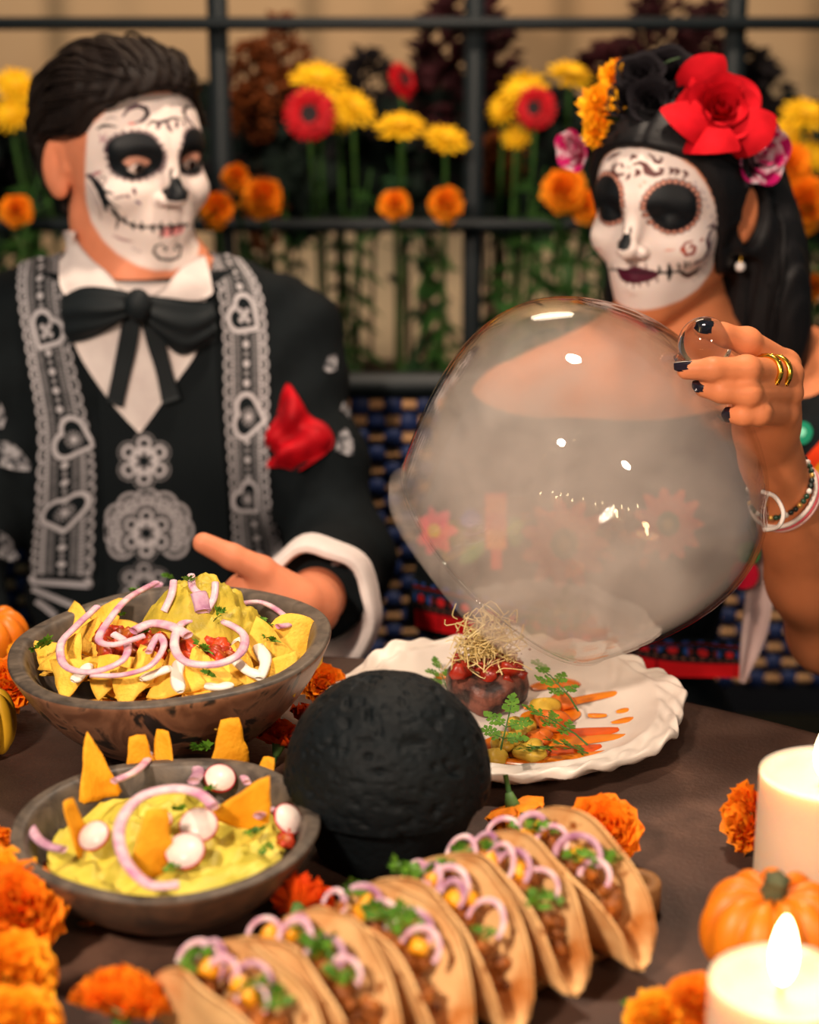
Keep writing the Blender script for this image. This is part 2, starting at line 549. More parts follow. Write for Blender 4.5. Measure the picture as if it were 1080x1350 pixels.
GERB = daisy_mesh('flower_head', m_ger, 0.034, 26, 5, 3, 0.10, 0.16)
vv, ff = lathe([(0, 0.004), (0.006, 0.0055), (0.010, 0.005), (0.012, 0.002), (0.013, 0.0)], 20); GC = mesh('flower_centre', vv, ff, m_gc)
GC_BIG = mesh('flower_centre', [(x * 1.35, y * 1.35, z * 1.2) for x, y, z in vv], ff, m_gc)
vv, ff = lathe([(0, 0.004), (0.004, 0.004), (0.007, 0.002), (0.008, 0.0)], 14); YC = mesh('flower_centre', vv, ff, M('daisy_centre', lin((226, 170, 20)), 0.8))

def leaf_mesh(name, m, L=0.06, w=0.012, bend=0.4, n=6):
    vs = []
    for i in range(n):
        t = i / (n - 1); ww = w * math.sin(math.pi * (0.06 + 0.90 * t)) ** 0.8
        z = -bend * L * t * t
        vs += [(L * t, -ww, z - ww * 0.2), (L * t, 0, z), (L * t, ww, z - ww * 0.2)]
    return mesh(name, vs, grid_faces(n, 3), m)
LEAF = [leaf_mesh('leaf', m_green, 0.07, 0.010, 0.4), leaf_mesh('leaf', m_dkgreen, 0.08, 0.013, 0.6)]
STEMS = 0
def garden_flower(name, heads, px, py, Y, label, size=1.0, face=None, group=None, centre=None, lean=0.0, leaves=3, stem_m=None):
    """one cut flower standing in the trough: stem, leaves, head (+ centre)"""
    h = Yp(px, py, Y)
    bx = h.x + lean; by = YS + 0.09 + 0.12 * rnd.random()
    e = empty(name, (bx, by, 0.738), label, 'flower', group)
    hh = h - Vector((bx, by, 0.738))
    face = Vector(face) if face else Vector(((rnd.random() - .5) * 0.5, -0.9, 0.55))
    face.normalize()
    pts = catmull([(0, 0, 0), (hh.x * 0.25, hh.y * 0.3, hh.z * 0.5), (hh.x * 0.8, hh.y * 0.85, hh.z * 0.85), hh - face * 0.004], 4)
    v, f = tube(pts, [0.0032] * len(pts), 6); link('stem', mesh('stem', v, f, stem_m or m_stem), e)
    o = link('flower_head', heads, e, loc=hh, rot=face.to_track_quat('Z', 'Y').to_euler(), scale=size)
    if centre: link('flower_centre', centre, e, loc=hh + face * 0.002 * size, rot=face.to_track_quat('Z', 'Y').to_euler(), scale=size)
    for k in range(min(leaves, 1)):
        t = 0.35 + 0.4 * k / max(1, leaves); q = pts[int(t * (len(pts) - 1))]
        link('leaf', LEAF[k % 2], e, loc=q, rot=(0, -0.5 - rnd.random() * 0.6, rnd.random() * 6.28), scale=0.8 + 0.5 * rnd.random())
    return e

# red gerberas
garden_flower('gerbera', GERB, 408, 150, 2.46, 'red gerbera with a dark centre left of the others, under yellow daisies', 1.06, (0.02, -1, 0.12), 'gerberas in the flower display', GC_BIG)
garden_flower('gerbera', GERB, 706, 142, 2.50, 'red gerbera with dark centre beside the yellow daisies near the woman', 0.88, (-0.35, -1, 0.1), 'gerberas in the flower display', GC_BIG)
garden_flower('gerbera', GERB, 531, 106, 2.62, 'deep red gerbera turned half away, highest in the middle of the display', 0.85, (0.75, -0.5, 0.35), 'gerberas in the flower display', GC_BIG)
# yellow daisies
for i, (px, py, Y, s, fc, lb) in enumerate([
    (420, 104, 2.52, 1.15, (0.1, -0.5, 0.9), 'yellow daisy just above the left red gerbera'),
    (466, 140, 2.50, 1.00, (0.5, -0.5, 0.8), 'yellow daisy tilted to the right of the left red gerbera'),
    (528, 166, 2.50, 1.05, (0.0, -0.35, 0.95), 'yellow daisy drooping in the middle between the two gerberas'),
    (588, 183, 2.50, 0.95, (0.2, -0.4, 0.95), 'lower yellow daisy above the round orange marigold in the middle'),
    (448, 156, 2.56, 0.65, (0.3, -0.8, 0.6), 'small yellow daisy half hidden behind the left red gerbera'),
    (690, 118, 2.55, 1.05, (-0.3, -0.6, 0.8), 'yellow daisy behind the right red gerbera'),
    (752, 98, 2.58, 0.95, (0.2, -0.4, 0.9), 'yellow daisy nearest the orange flowers of the woman\'s crown'),
    (664, 142, 2.56, 0.75, (-0.5, -0.7, 0.5), 'small yellow daisy left of the right red gerbera'),
    (680, 180, 2.56, 0.62, (0, -0.7, 0.7), 'small dull yellow daisy under the right red gerbera'),
    (20, 112, 2.50, 0.95, (0.2, -0.6, 0.8), 'yellow daisy at the far left edge, topmost of that cluster'),
    (38, 136, 2.52, 0.9, (0.4, -0.7, 0.6), 'yellow daisy at the left touching the man\'s hair'),
    (14, 150, 2.48, 0.85, (-0.1, -0.7, 0.6), 'pale yellow daisy lowest of the cluster left of the man'),
    (1062, 150, 2.52, 1.0, (0.1, -0.5, 0.9), 'yellow daisy above the orange marigolds right of the woman'),
    (1040, 178, 2.54, 0.95, (-0.3, -0.6, 0.7), 'yellow daisy squeezed between the pink rose and the marigolds'),
    (1070, 205, 2.52, 0.8, (0.2, -0.6, 0.6), 'yellow daisy at the right edge partly behind marigolds')]):
    garden_flower('yellow_daisy', DAISY[i % 2], px, py, Y, lb, s, fc, 'yellow daisies in the flower display', YC)
# marigold balls
for i, (px, py, Y, s, lb) in enumerate([
    (310, 234, 2.44, 0.72, 'small orange marigold topmost of three beside the man\'s face'),
    (346, 262, 2.42, 1.06, 'large orange marigold rightmost of three beside the man\'s face'),
    (284, 276, 2.42, 0.92, 'orange marigold touching the man\'s cheek outline'),
    (22, 278, 2.44, 0.85, 'orange marigold at the left edge below the yellow daisies'),
    (108, 272, 2.44, 0.80, 'orange marigold peeping out below the man\'s ear'),
    (521, 270, 2.45, 0.80, 'small orange marigold left of two on the middle rail'),
    (588, 269, 2.45, 0.93, 'round orange marigold right of two on the middle rail'),
    (744, 252, 2.42, 1.15, 'large orange marigold left of the woman\'s forehead'),
    (772, 272, 2.43, 0.85, 'orange marigold half behind the woman\'s temple'),
    (1040, 218, 2.40, 1.15, 'upper orange marigold right of the woman\'s hair'),
    (1060, 268, 2.38, 1.4, 'largest orange marigold right of the woman\'s hair'),
    (1024, 262, 2.40, 0.9, 'orange marigold tucked against the woman\'s hair'),
    (1072, 378, 2.42, 0.7, 'small orange marigold low at the right edge')]):
    garden_flower('marigold_flower', BALL[i % 2], px, py, Y, lb, s, (rnd.random() * 0.6 - 0.3, -1, 0.25), 'orange marigolds in the flower display', leaves=2)

# dark plumes and dried sprigs
def plume_mesh(name, m, L, r, n, seed):
    rr = random.Random(seed); mb = MB()
    for k in range(n):
        t = rr.random(); a = rr.random() * 6.28; rad = r * math.sin(math.pi * (0.12 + 0.8 * t)) * math.sqrt(rr.random())
        c = Vector((rad * math.cos(a), rad * math.sin(a), L * t)); s = r * (0.16 + 0.22 * rr.random())
        d = Vector((math.cos(a), math.sin(a), rr.random() * 0.8)).normalized(); q = d.orthogonal().normalized() * s * 0.5
        w = d.cross(q)
        mb.add([c - d * s * 0.3, c + q, c + d * s, c - q, c + w * 0.6, c - w * 0.6], [(0, 1, 4), (1, 2, 4), (2, 3, 4), (3, 0, 4), (1, 0, 5), (2, 1, 5), (3, 2, 5), (0, 3, 5)])
    return mb.mesh(name, m, False)
m_maroon = M('plume_maroon', lin((58, 22, 26)), 0.85, lin((36, 16, 20)), 20, spec=0.1)
m_rust = M('plume_rust', lin((126, 64, 26)), 0.85, lin((84, 42, 20)), 20, spec=0.1)
m_black_leaf = M('plume_black', lin((30, 26, 28)), 0.85, spec=0.1)
m_brownst = M('brown_stem', lin((70, 48, 30)), 0.8)
for i, (px, py, Y, L, r, mm, lb) in enumerate([
    (612, 205, 2.70, 0.24, 0.080, m_maroon, 'dark maroon plume standing in the middle behind the rail'),
    (566, 190, 2.74, 0.13, 0.055, m_maroon, 'dark maroon plume left of the tallest middle plume'),
    (648, 190, 2.72, 0.10, 0.060, m_maroon, 'broad dark maroon plume right of the tallest middle plume'),
    (486, 170, 2.74, 0.11, 0.045, m_black_leaf, 'blackish plume behind the left yellow daisies'),
    (868, 120, 2.66, 0.14, 0.058, m_maroon, 'dark red plume rising behind the woman\'s crown'),
    (800, 130, 2.72, 0.075, 0.05, m_maroon, 'dark maroon plume above the orange crown flowers'),
    (990, 165, 2.66, 0.10, 0.048, m_black_leaf, 'blackish plume right of the red crown rose'),
    (935, 120, 2.70, 0.12, 0.05, m_maroon, 'dark plume directly behind the red crown rose'),
    (372, 160, 2.72, 0.145, 0.042, m_rust, 'rust brown dried plume above the left gerbera'),
    (336, 190, 2.68, 0.14, 0.045, m_rust, 'rust brown dried plume right of the man\'s hair'),
    (350, 330, 2.62, 0.10, 0.03, m_rust, 'low rust brown sprig behind the man\'s shoulder'),
    (655, 255, 2.66, 0.08, 0.04, m_rust, 'brownish sprig right of the round middle marigold'),
    (440, 240, 2.72, 0.16, 0.065, m_black_leaf, 'dark clump of leaves behind the left gerbera stem'),
    (310, 300, 2.72, 0.18, 0.06, m_black_leaf, 'dark clump of leaves beside the man\'s face'),
    (560, 270, 2.74, 0.16, 0.07, m_black_leaf, 'dark clump of leaves behind the middle marigolds'),
    (700, 280, 2.74, 0.18, 0.07, m_black_leaf, 'dark clump of leaves between woman and middle post'),
    (40, 260, 2.72, 0.14, 0.055, m_black_leaf, 'dark clump of leaves at the left behind daisies')]):
    b = Yp(px, py, Y)
    e = empty('plume_plant', (b.x, Y, 0.738), lb, 'plant', 'dark plumes in the flower display')
    link('plume', plume_mesh('plume', mm, L, r, 280, 40 + i), e, loc=(0, 0, b.z - 0.738))
    v, f = tube([(0, 0, 0), (0.006, 0, (b.z - 0.738) * 0.5), (0, 0, b.z - 0.738 + L * 0.6)], [0.004, 0.0035, 0.002], 6)
    link('stem', mesh('stem', v, f, m_brownst), e)

# broad dark leaves filling the trough
def bush_mesh(name, m, w, hgt, n, seed, ll):
    rr = random.Random(seed); mb = MB()
    for k in range(n):
        t = rr.random(); c = Vector(((rr.random() - .5) * w, (rr.random() - .5) * 0.07, hgt * t))
        d = Vector((rr.random() * 2 - 1, -0.5 * rr.random(), rr.random() * 1.3 - 0.2)).normalized()
        s = d.cross(Vector((rr.random() * .6 - .3, -1, rr.random() * .8 - .2))).normalized(); L = ll * (0.6 + 0.8 * rr.random()); ww = L * 0.26
        u = s.cross(d).normalized() * L * 0.08
        mb.add([c, c + d * L * .35 + s * ww, c + d * L * .75 + s * ww * .7, c + d * L - Vector((0, 0, L * .15)), c + d * L * .75 - s * ww * .7, c + d * L * .35 - s * ww, c + d * L * .5 + u],
               [(0, 1, 6), (1, 2, 6), (2, 3, 6), (3, 4, 6), (4, 5, 6), (5, 0, 6)])
    return mb.mesh(name, m, False)
m_bush = M('bush_dark', lin((30, 42, 34)), 0.7, lin((18, 26, 24)), 20, spec=0.15)
for i, (px, top, w, lb) in enumerate([(20, 190, 0.16, 'dark leafy bush at the far left behind the man'), (330, 170, 0.17, 'dark leafy bush right beside the man\'s hair'),
        (450, 200, 0.17, 'dark leafy bush behind the left gerbera and its stem'), (560, 175, 0.17, 'dark leafy bush in the middle behind the drooping daisies'),
        (665, 190, 0.16, 'dark leafy bush behind the right gerbera'), (770, 180, 0.16, 'dark leafy bush left of the woman\'s crown'),
        (890, 120, 0.2, 'dark leafy bush hidden mostly behind the woman\'s head'), (1000, 200, 0.16, 'dark leafy bush right of the woman\'s crown'), (1085, 330, 0.14, 'low dark leafy bush at the right edge')]):
    b0, b1 = Yp(px, 288, 2.74), Yp(px, top, 2.74)
    e = empty('leafy_bush', (b0.x, 2.74, 0.738), lb, 'plant', 'dark leafy bushes in the trough')
    tag(link('foliage', bush_mesh('foliage', m_bush, w, b1.z - b0.z + 0.02, 330, 300 + i, 0.06), e, loc=(0, 0, b0.z - 0.738)), kind='stuff')
    for k in range(3):
        v, f = tube([(0.02 * (k - 1), 0, 0), (0.03 * (k - 1), 0, b0.z - 0.70)], [0.005, 0.004], 6); link('stem', mesh('stem', v, f, m_brownst), e)

# ferny greenery
def fern_mesh(name, m, L, seed, n=26, ll=0.045, w=0.006):
    rr = random.Random(seed); mb = MB()
    pts = [Vector((0.05 * L * math.sin(3 * t), 0.10 * L * t * t, L * t)) for t in [i / 9 for i in range(10)]]
    v, f = tube(pts, [0.0028 * (1 - 0.6 * i / 9) for i in range(10)], 5); mb.add(v, f)
    for k in range(n):
        t = 0.15 + 0.83 * k / n; q = pts[int(t * 9)]
        for sgn in (-1, 1):
            a = sgn * (1.0 + rr.random() * 0.5) + (rr.random() - .5); y = (rr.random() - .5) * 1.4
            d = Vector((math.sin(a), y, math.cos(a) * 0.8 - 0.5 * rr.random())).normalized(); s = d.orthogonal().normalized()
            l = ll * (0.6 + 0.8 * rr.random()) * (1.1 - 0.6 * t); ww = w * (0.7 + 0.6 * rr.random())
            p = q
            mb.add([p, p + d * l * .4 + s * ww, p + d * l + Vector((0, 0, -l * .3)), p + d * l * .4 - s * ww], [(0, 1, 2, 3)])
    return mb.mesh(name, m, False)
m_fern = M('fern_green', lin((78, 122, 56)), 0.6, lin((44, 84, 38)), 25, spec=0.2)
FERN = [fern_mesh('frond', m_fern, 0.30, 60), fern_mesh('frond', m_dkgreen, 0.30, 61), fern_mesh('frond', m_fern, 0.26, 62, 20, 0.06, 0.009)]
fern_labels = {}
ferns = [(470, 478, 2.56), (580, 480, 2.60), (690, 475, 2.58), (765, 480, 2.56), (15, 420, 2.54), (48, 420, 2.60), (375, 430, 2.62), (1060, 480, 2.56)]
side = lambda px: 'at the left edge behind the man' if px < 30 else 'between the left edge and the man' if px < 60 else 'beside the man\'s shoulder' if px < 400 else 'between man and post, left of two' if px < 500 else 'between man and post, right of two' if px < 625 else 'next to the black post on its right' if px < 730 else 'between the black post and the woman' if px < 800 else 'at the right edge behind the woman'
for i, (px, py, Y) in enumerate(ferns):
    b = Yp(px, py, Y)
    e = empty('fern', (b.x, Y, 0.738), 'green ferny foliage ' + side(px) + ', below the flowers', 'plant', 'ferny greenery ' + side(px))
    for k in range(2):
        link('frond', FERN[(i + k) % 3], e, loc=(0.012 * (k - 1), 0, 0), rot=((rnd.random() - .5) * .3, (k - 1) * 0.16 + (rnd.random() - .5) * .15, rnd.random() * 6.28), scale=0.9 + 0.4 * rnd.random())
# ================================================================== PEOPLE
class Frame:
    """head frame: x = the person's left, y = face direction, z = up"""
    def __init__(s, px, py, d, yaw, pitch=0.0, roll=0.0, scale=1.0):
        s.o = np.array(P(px, py, d)); s.k = scale
        m = Matrix.Rotation(yaw, 3, 'Z') @ Matrix.Rotation(pitch, 3, 'X') @ Matrix.Rotation(roll, 3, 'Y')
        L, F, U = m @ Vector((1, 0, 0)), m @ Vector((0, -1, 0)), m @ Vector((0, 0, 1))
        s.A = np.array([L, F, U])
    def loc(s, p): return ((np.asarray(p) - s.o) @ s.A.T / s.k).astype(np.float32)
    def wor(s, q): return s.o + (np.asarray(q) * s.k) @ s.A
    def W(s, *q): return Vector(s.wor(np.array(q)))

def head_sdf(female, eyes_open):
    jw = 0.86 if female else 1.0
    def f(p):
        q = p.copy(); q[:, 0] = np.abs(q[:, 0]); x, y, z = q[:, 0], q[:, 1], q[:, 2]
        d = ell(q, (0, -0.018, 0.032), (0.076, 0.096, 0.084))
        d = smin(d, ell(q, (0, 0.022, 0.012), (0.066, 0.071, 0.078)), 0.03)
        d = smin(d, ell(q, (0, 0.026, -0.045), (0.060 * (0.5 + 0.5 * jw), 0.062, 0.066)), 0.025)
        d = smin(d, cap(q, (0.048 * jw, -0.004, -0.066), (0.014, 0.062, -0.100), 0.017, 0.015), 0.03)
        d = smin(d, ell(q, (0, 0.062, -0.100), (0.022 * jw, 0.022, 0.018)), 0.02)
        d = smin(d, ell(q, (0.043, 0.056, -0.030), (0.022, 0.024, 0.018)), 0.022)
        d = smin(d, cap(q, (0.010, 0.084, 0.020), (0.046, 0.066, 0.020), 0.010 if not female else 0.007, 0.008), 0.018)
        d = smax(d, -ell(q, (0.033, 0.101, -0.001), (0.022, 0.020, 0.016)), 0.014)
        d = smin(d, ell(q, (0, 0.066, -0.066), (0.032, 0.027, 0.030)), 0.018)
        # nose
        nz = 0.0 if not female else 0.003
        d = smin(d, cap(q, (0, 0.086, 0.012), (0, 0.106, -0.028 + nz), 0.0072, 0.0090), 0.012)
        d = smin(d, ell(q, (0, 0.1065, -0.0295 + nz), (0.0100, 0.0110, 0.0085)), 0.006)
        d = smin(d, ell(q, (0.0112, 0.095, -0.0335 + nz), (0.0068, 0.009, 0.0062)), 0.006)
        # eyes: lid ball
        c = (0.0325, 0.0705, 0.0)
        lid = sph(q, c, 0.0150)
        if eyes_open:
            ax = (x - 0.0325) / 0.0125
            sl = np.maximum(np.abs(z) - 0.0062 * (1 - ax * ax), 0.0722 - y)
            lid = smax(lid, -sl, 0.002)
            d = smax(d, -np.maximum(sl, sph(q, c, 0.018)), 0.002)
        d = smin(d, lid, 0.005)
        # mouth
        lw = 0.024
        zm = -0.066
        d = smin(d, cap(q, (0, 0.0905, zm + 0.0045), (lw, 0.0775, zm + 0.0005), 0.0048, 0.0022), 0.006)
        d = smin(d, cap(q, (0, 0.0890, zm - 0.0060), (lw * 0.8, 0.0785, zm - 0.002), 0.0055, 0.0025), 0.006)
        d = smax(d, -cap(q, (0, 0.0958, zm - 0.0002), (lw, 0.0818, zm), 0.0012, 0.0008), 0.003)
        d = smax(d, -cap(q, (0, 0.102, zm + 0.011), (0, 0.098, zm + 0.022), 0.004, 0.003), 0.006)
        # ears
        t = q - np.array((0.0785, -0.012, -0.004), dtype=np.float32)
        e = np.stack([t[:, 0] * 0.86 + t[:, 1] * 0.5, t[:, 1] * 0.86 - t[:, 0] * 0.5, t[:, 2] - t[:, 1] * 0.15], 1)
        ear = ell(e, (0, 0, 0), (0.0075, 0.017, 0.031))
        ear = smin(ear, ell(e, (0, 0.004, -0.026), (0.006, 0.009, 0.010)), 0.006)
        ear = smax(ear, -ell(e, (0.009, 0.001, 0.004), (0.0065, 0.0105, 0.019)), 0.004)
        ear = smin(ear, ell(e, (0.002, -0.003, 0.002), (0.003, 0.003, 0.014)), 0.004)
        ear = smin(ear, ell(e, (0.002, 0.014, -0.004), (0.004, 0.004, 0.006)), 0.004)
        d = smin(d, ear, 0.006)
        return d
    return f

def chain_sdf(pts, radii, k=0.006):
    pts = [np.array(p) for p in pts]
    def f(p):
        d = None
        for i in range(len(pts) - 1):
            c = cap(p, pts[i], pts[i + 1], radii[i], radii[i + 1])
            d = c if d is None else smin(d, c, k)
        return d
    return f
def bounds(pts, r):
    a = np.array([list(p) for p in pts]); return a.min(0) - r, a.max(0) + r

# ------------------------------------------------------------------ paint in face space
class Paint:
    def __init__(s, frame, tree, verts):
        s.fr, s.tree = frame, tree
        q = frame.loc(verts); s.q = q
        s.st = s.uv(q)
        s.front = (q[:, 1] > -0.01) & (np.linalg.norm(q, axis=1) < 0.165)
    @staticmethod
    def uv(q):
        q = np.atleast_2d(q)
        return np.stack([np.arctan2(q[:, 0], q[:, 1] + 0.045) * 0.115, q[:, 2]], 1)
    def pick(s, pts, org):
        ox, oy, k = org; out = []
        for X, Y in pts:
            r = ray(ox + X / k, oy + Y / k).normalized()
            h = s.tree.ray_cast(CAMP, r, 6)
            if h[0] is not None and np.linalg.norm(np.array(h[0]) - s.fr.o) < 0.17 * s.fr.k:
                out.append(s.uv(s.fr.loc(np.array(h[0])))[0])
        return np.array(out)
    @staticmethod
    def segd(st, pl):
        d = np.full(len(st), 9.0); tt = np.zeros(len(st)); n = len(pl) - 1
        for i in range(n):
            a, b = pl[i], pl[i + 1]; ab = b - a
            h = np.clip(((st - a) @ ab) / max(ab @ ab, 1e-12), 0, 1)
            dd = np.linalg.norm(st - a - h[:, None] * ab, axis=1)
            m = dd < d; d[m] = dd[m]; tt[m] = (i + h[m]) / n
        return d, tt
    @staticmethod
    def inside(st, pg):
        c = np.zeros(len(st), dtype=bool); n = len(pg)
        for i in range(n):
            a, b = pg[i], pg[(i + 1) % n]
            m = ((a[1] > st[:, 1]) != (b[1] > st[:, 1]))
            with np.errstate(divide='ignore', invalid='ignore'):
                xx = (b[0] - a[0]) * (st[:, 1] - a[1]) / (b[1] - a[1] + 1e-12) + a[0]
            c ^= m & (st[:, 0] < xx)
        return c
    def _mix(s, col, al, c, m=None):
        al = np.where(s.front, np.clip(al, 0, 1), 0)[:, None]
        col[:] = col * (1 - al) + np.array(c) * al
    def stroke(s, col, pts, w, c, org, mirror=False, taper=True, op=1.0, uv=None):
        pl = s.pick(pts, org) if uv is None else np.array(uv)
        if len(pl) < 2: return
        for sg in ((1, -1) if mirror else (1,)):
            p2 = pl * np.array([sg, 1])
            lo, hi = p2.min(0) - 0.006, p2.max(0) + 0.006
            m = np.where(np.all((s.st > lo) & (s.st < hi), 1))[0]
            if not len(m): continue
            d, t = s.segd(s.st[m], p2)
            ww = w * (0.35 + 0.65 * np.sin(np.pi * np.clip(t, 0.02, 0.98))) if taper else w
            al = np.zeros(len(s.st)); al[m] = op * np.clip((ww - d) / 0.0007 + 0.5, 0, 1)
            s._mix(col, al, c)
    def fill(s, col, pts, c, org, mirror=False, soft=0.0008, op=1.0, closed_mid=False):
        pl = s.pick(pts, org)
        if len(pl) < 3: return None
        if closed_mid:
            sg = np.sign(np.mean(pl[:, 0])); pl[0, 0] = pl[-1, 0] = -sg * 0.002
        pl = np.array([[p.x, p.y] for p in catmull([(*a, 0) for a in np.vstack([pl, pl[:1]])], 4)])[:-1] if not closed_mid else pl
        for sg in ((1, -1) if mirror else (1,)):
            p2 = pl * np.array([sg, 1])
            d, _ = s.segd(s.st, np.vstack([p2, p2[:1]])); i = s.inside(s.st, p2)
            s._mix(col, op * np.clip(np.where(i, d, -d) / soft + 0.5, 0, 1), c)
        return pl
    def dots(s, col, uvs, r, c, op=1.0):
        for u in uvs:
            d = np.linalg.norm(s.st - np.array(u), axis=1)
            s._mix(col, op * np.clip((r - d) / 0.0007 + 0.5, 0, 1), c)

def circ(cx, cy, r, a0=0, a1=360, n=12):
    return [(cx + r * math.cos(R(a0 + (a1 - a0) * i / (n - 1))), cy + r * math.sin(R(a0 + (a1 - a0) * i / (n - 1)))) for i in range(n)]

WHITE = lin((232, 214, 206)); INK = lin((16, 20, 24)); PLUM = lin((74, 40, 58)); BROWN = lin((92, 50, 48))
SKIN_M = lin((214, 132, 96)); SKIN_W = lin((208, 126, 82))
m_skin = mat('painted_skin', (0.5, 0.25, 0.15), 0.5, attr=True, spec=0.22, sss=0.12, sscale=0.008, bump=0.06, bscale=600)

def man_paint(pt, col):
    O = (100, 110, 5.4)
    S = lambda p, w, c=INK, **k: pt.stroke(col, p, w / 5.4 / 1250 * 0.62, c, O, **k)
    pt.fill(col, [(655, 78), (560, 78), (450, 85), (330, 100), (240, 150), (190, 225), (120, 290), (85, 340), (72, 500), (66, 640), (75, 850), (110, 980), (190, 1110), (300, 1215), (450, 1300), (560, 1330), (660, 1330)], WHITE, O, True, 0.004, closed_mid=True)
    # scalloped rim and black sockets
    ep = [(220, 480), (230, 425), (290, 375), (400, 345), (500, 355), (570, 400), (625, 490), (620, 560), (580, 620), (500, 665), (400, 682), (300, 655), (240, 590)]
    pl = pt.pick(ep, O)
    for sg in (1, -1):
        ring_ = [(p.x, p.y) for p in catmull([(a[0] * sg, a[1], 0) for a in np.vstack([pl, pl[:1]])], 2)]
        pt.dots(col, ring_, 0.0032, PLUM, 0.75)
    pt.fill(col, ep, INK, O, True)
    pt.fill(col, [(330, 560), (370, 528), (440, 518), (500, 535), (530, 560), (480, 588), (430, 600), (370, 588)], lin((196, 140, 118)), O, True, 0.001)
    # nose
    pt.fill(col, [(672, 680), (650, 740), (628, 795), (648, 830), (720, 842), (792, 826), (804, 790), (775, 740), (745, 685), (712, 665)], INK, O)
    S([(672, 690), (678, 620), (690, 600)], 14); S([(738, 690), (730, 640)], 12)
    # lips and stitched mouth
    pt.fill(col, [(600, 1035), (690, 1012), (765, 1012), (760, 1065), (700, 1085), (640, 1095), (596, 1080)], lin((226, 140, 140)), O, False, 0.0015, 0.9)
    S([(280, 925), (330, 975), (400, 1010), (470, 1024), (560, 1020), (640, 1018), (720, 1010), (800, 1005), (868, 1006)], 15, taper=False)
    for X, a, b, w in ((350, 945, 1005, 14), (410, 985, 1042, 18), (470, 988, 1052, 18), (550, 1000, 1060, 18), (780, 985, 1030, 12), (825, 985, 1028, 12), (850, 988, 1025, 10)):
        S([(X, a), (X - 3, (a + b) / 2), (X, b)], w)
    S([(612, 985), (600, 1020), (618, 1060), (600, 1100)], 18); S([(665, 985), (690, 1030), (680, 1085)], 18); S([(735, 985), (748, 1020), (738, 1060)], 14)
    # forehead
    S([(335, 235), (370, 185), (440, 158), (500, 178), (514, 220), (480, 265), (425, 282)], 26, PLUM); S([(430, 165), (500, 180), (512, 222), (470, 262)], 22, INK, op=.8)
    S([(905, 245), (850, 180), (795, 160), (764, 200), (790, 255), (850, 312)], 26, PLUM); S([(840, 175), (780, 170), (768, 215), (800, 270)], 20, INK, op=.8)
    S([(505, 305), (540, 270), (600, 277), (650, 262), (700, 243), (765, 256)], 18, INK)
    for p in ([(585, 270), (590, 300), (578, 325)], [(645, 265), (660, 310), (685, 345)], [(715, 255), (722, 290), (712, 320)], [(765, 270), (775, 305)]): S(p, 22, PLUM)
    S([(150, 325), (200, 300), (290, 308)], 18, INK); S([(200, 262), (250, 240), (300, 250)], 10, PLUM, op=.6); S([(375, 290), (420, 285)], 16, lin((220, 90, 80)), op=.8)
    S([(165, 360), (185, 400), (170, 430)], 16, lin((150, 70, 100)), op=.5); S([(215, 360), (195, 400), (215, 420)], 16, lin((150, 70, 100)), op=.6)
    # cheek vine
    S([(85, 655), (130, 690), (175, 755), (200, 830), (214, 905)], 46); S([(150, 700), (190, 800), (245, 860)], 30)
    S([(180, 770), (220, 772), (265, 785)], 18); S([(215, 850), (270, 900), (300, 950), (345, 975)], 22); S([(225, 830), (280, 870), (320, 890)], 14, op=.7)
    S([(290, 945), (300, 990), (285, 1040)], 14); S([(235, 900), (280, 950)], 12, op=.7)
    S([(265, 822), (320, 805), (372, 800)], 12, PLUM); S([(412, 745), (422, 790)], 22, PLUM); S([(428, 838), (465, 860)], 16, lin((90, 70, 110))); S([(370, 790), (378, 815)], 16, PLUM)
    S(circ(188, 690, 26), 10, PLUM, taper=False, op=.7); S([(110, 650), (150, 640), (185, 625)], 20, lin((150, 40, 70)), op=.8); S([(75, 662), (120, 650)], 22, PLUM)
    S([(90, 715), (140, 800), (172, 890), (178, 970)], 18, PLUM, op=.5); S([(75, 720), (110, 800), (150, 870)], 12, PLUM, op=.4)
    S([(262, 1080), (330, 1112), (405, 1126)], 16, lin((140, 80, 90)), op=.7)
    for X, Y in ((410, 1172), (455, 1196), (590, 850), (830, 860), (855, 800), (430, 1190)): S([(X - 5, Y), (X + 5, Y)], 16, PLUM, op=.6)
    # chin flourish
    S([(620, 1140), (570, 1155), (552, 1200), (595, 1248), (680, 1258), (738, 1232), (752, 1165), (720, 1145), (700, 1180), (725, 1195)], 17)
    S([(618, 1160), (645, 1175), (630, 1200)], 14)

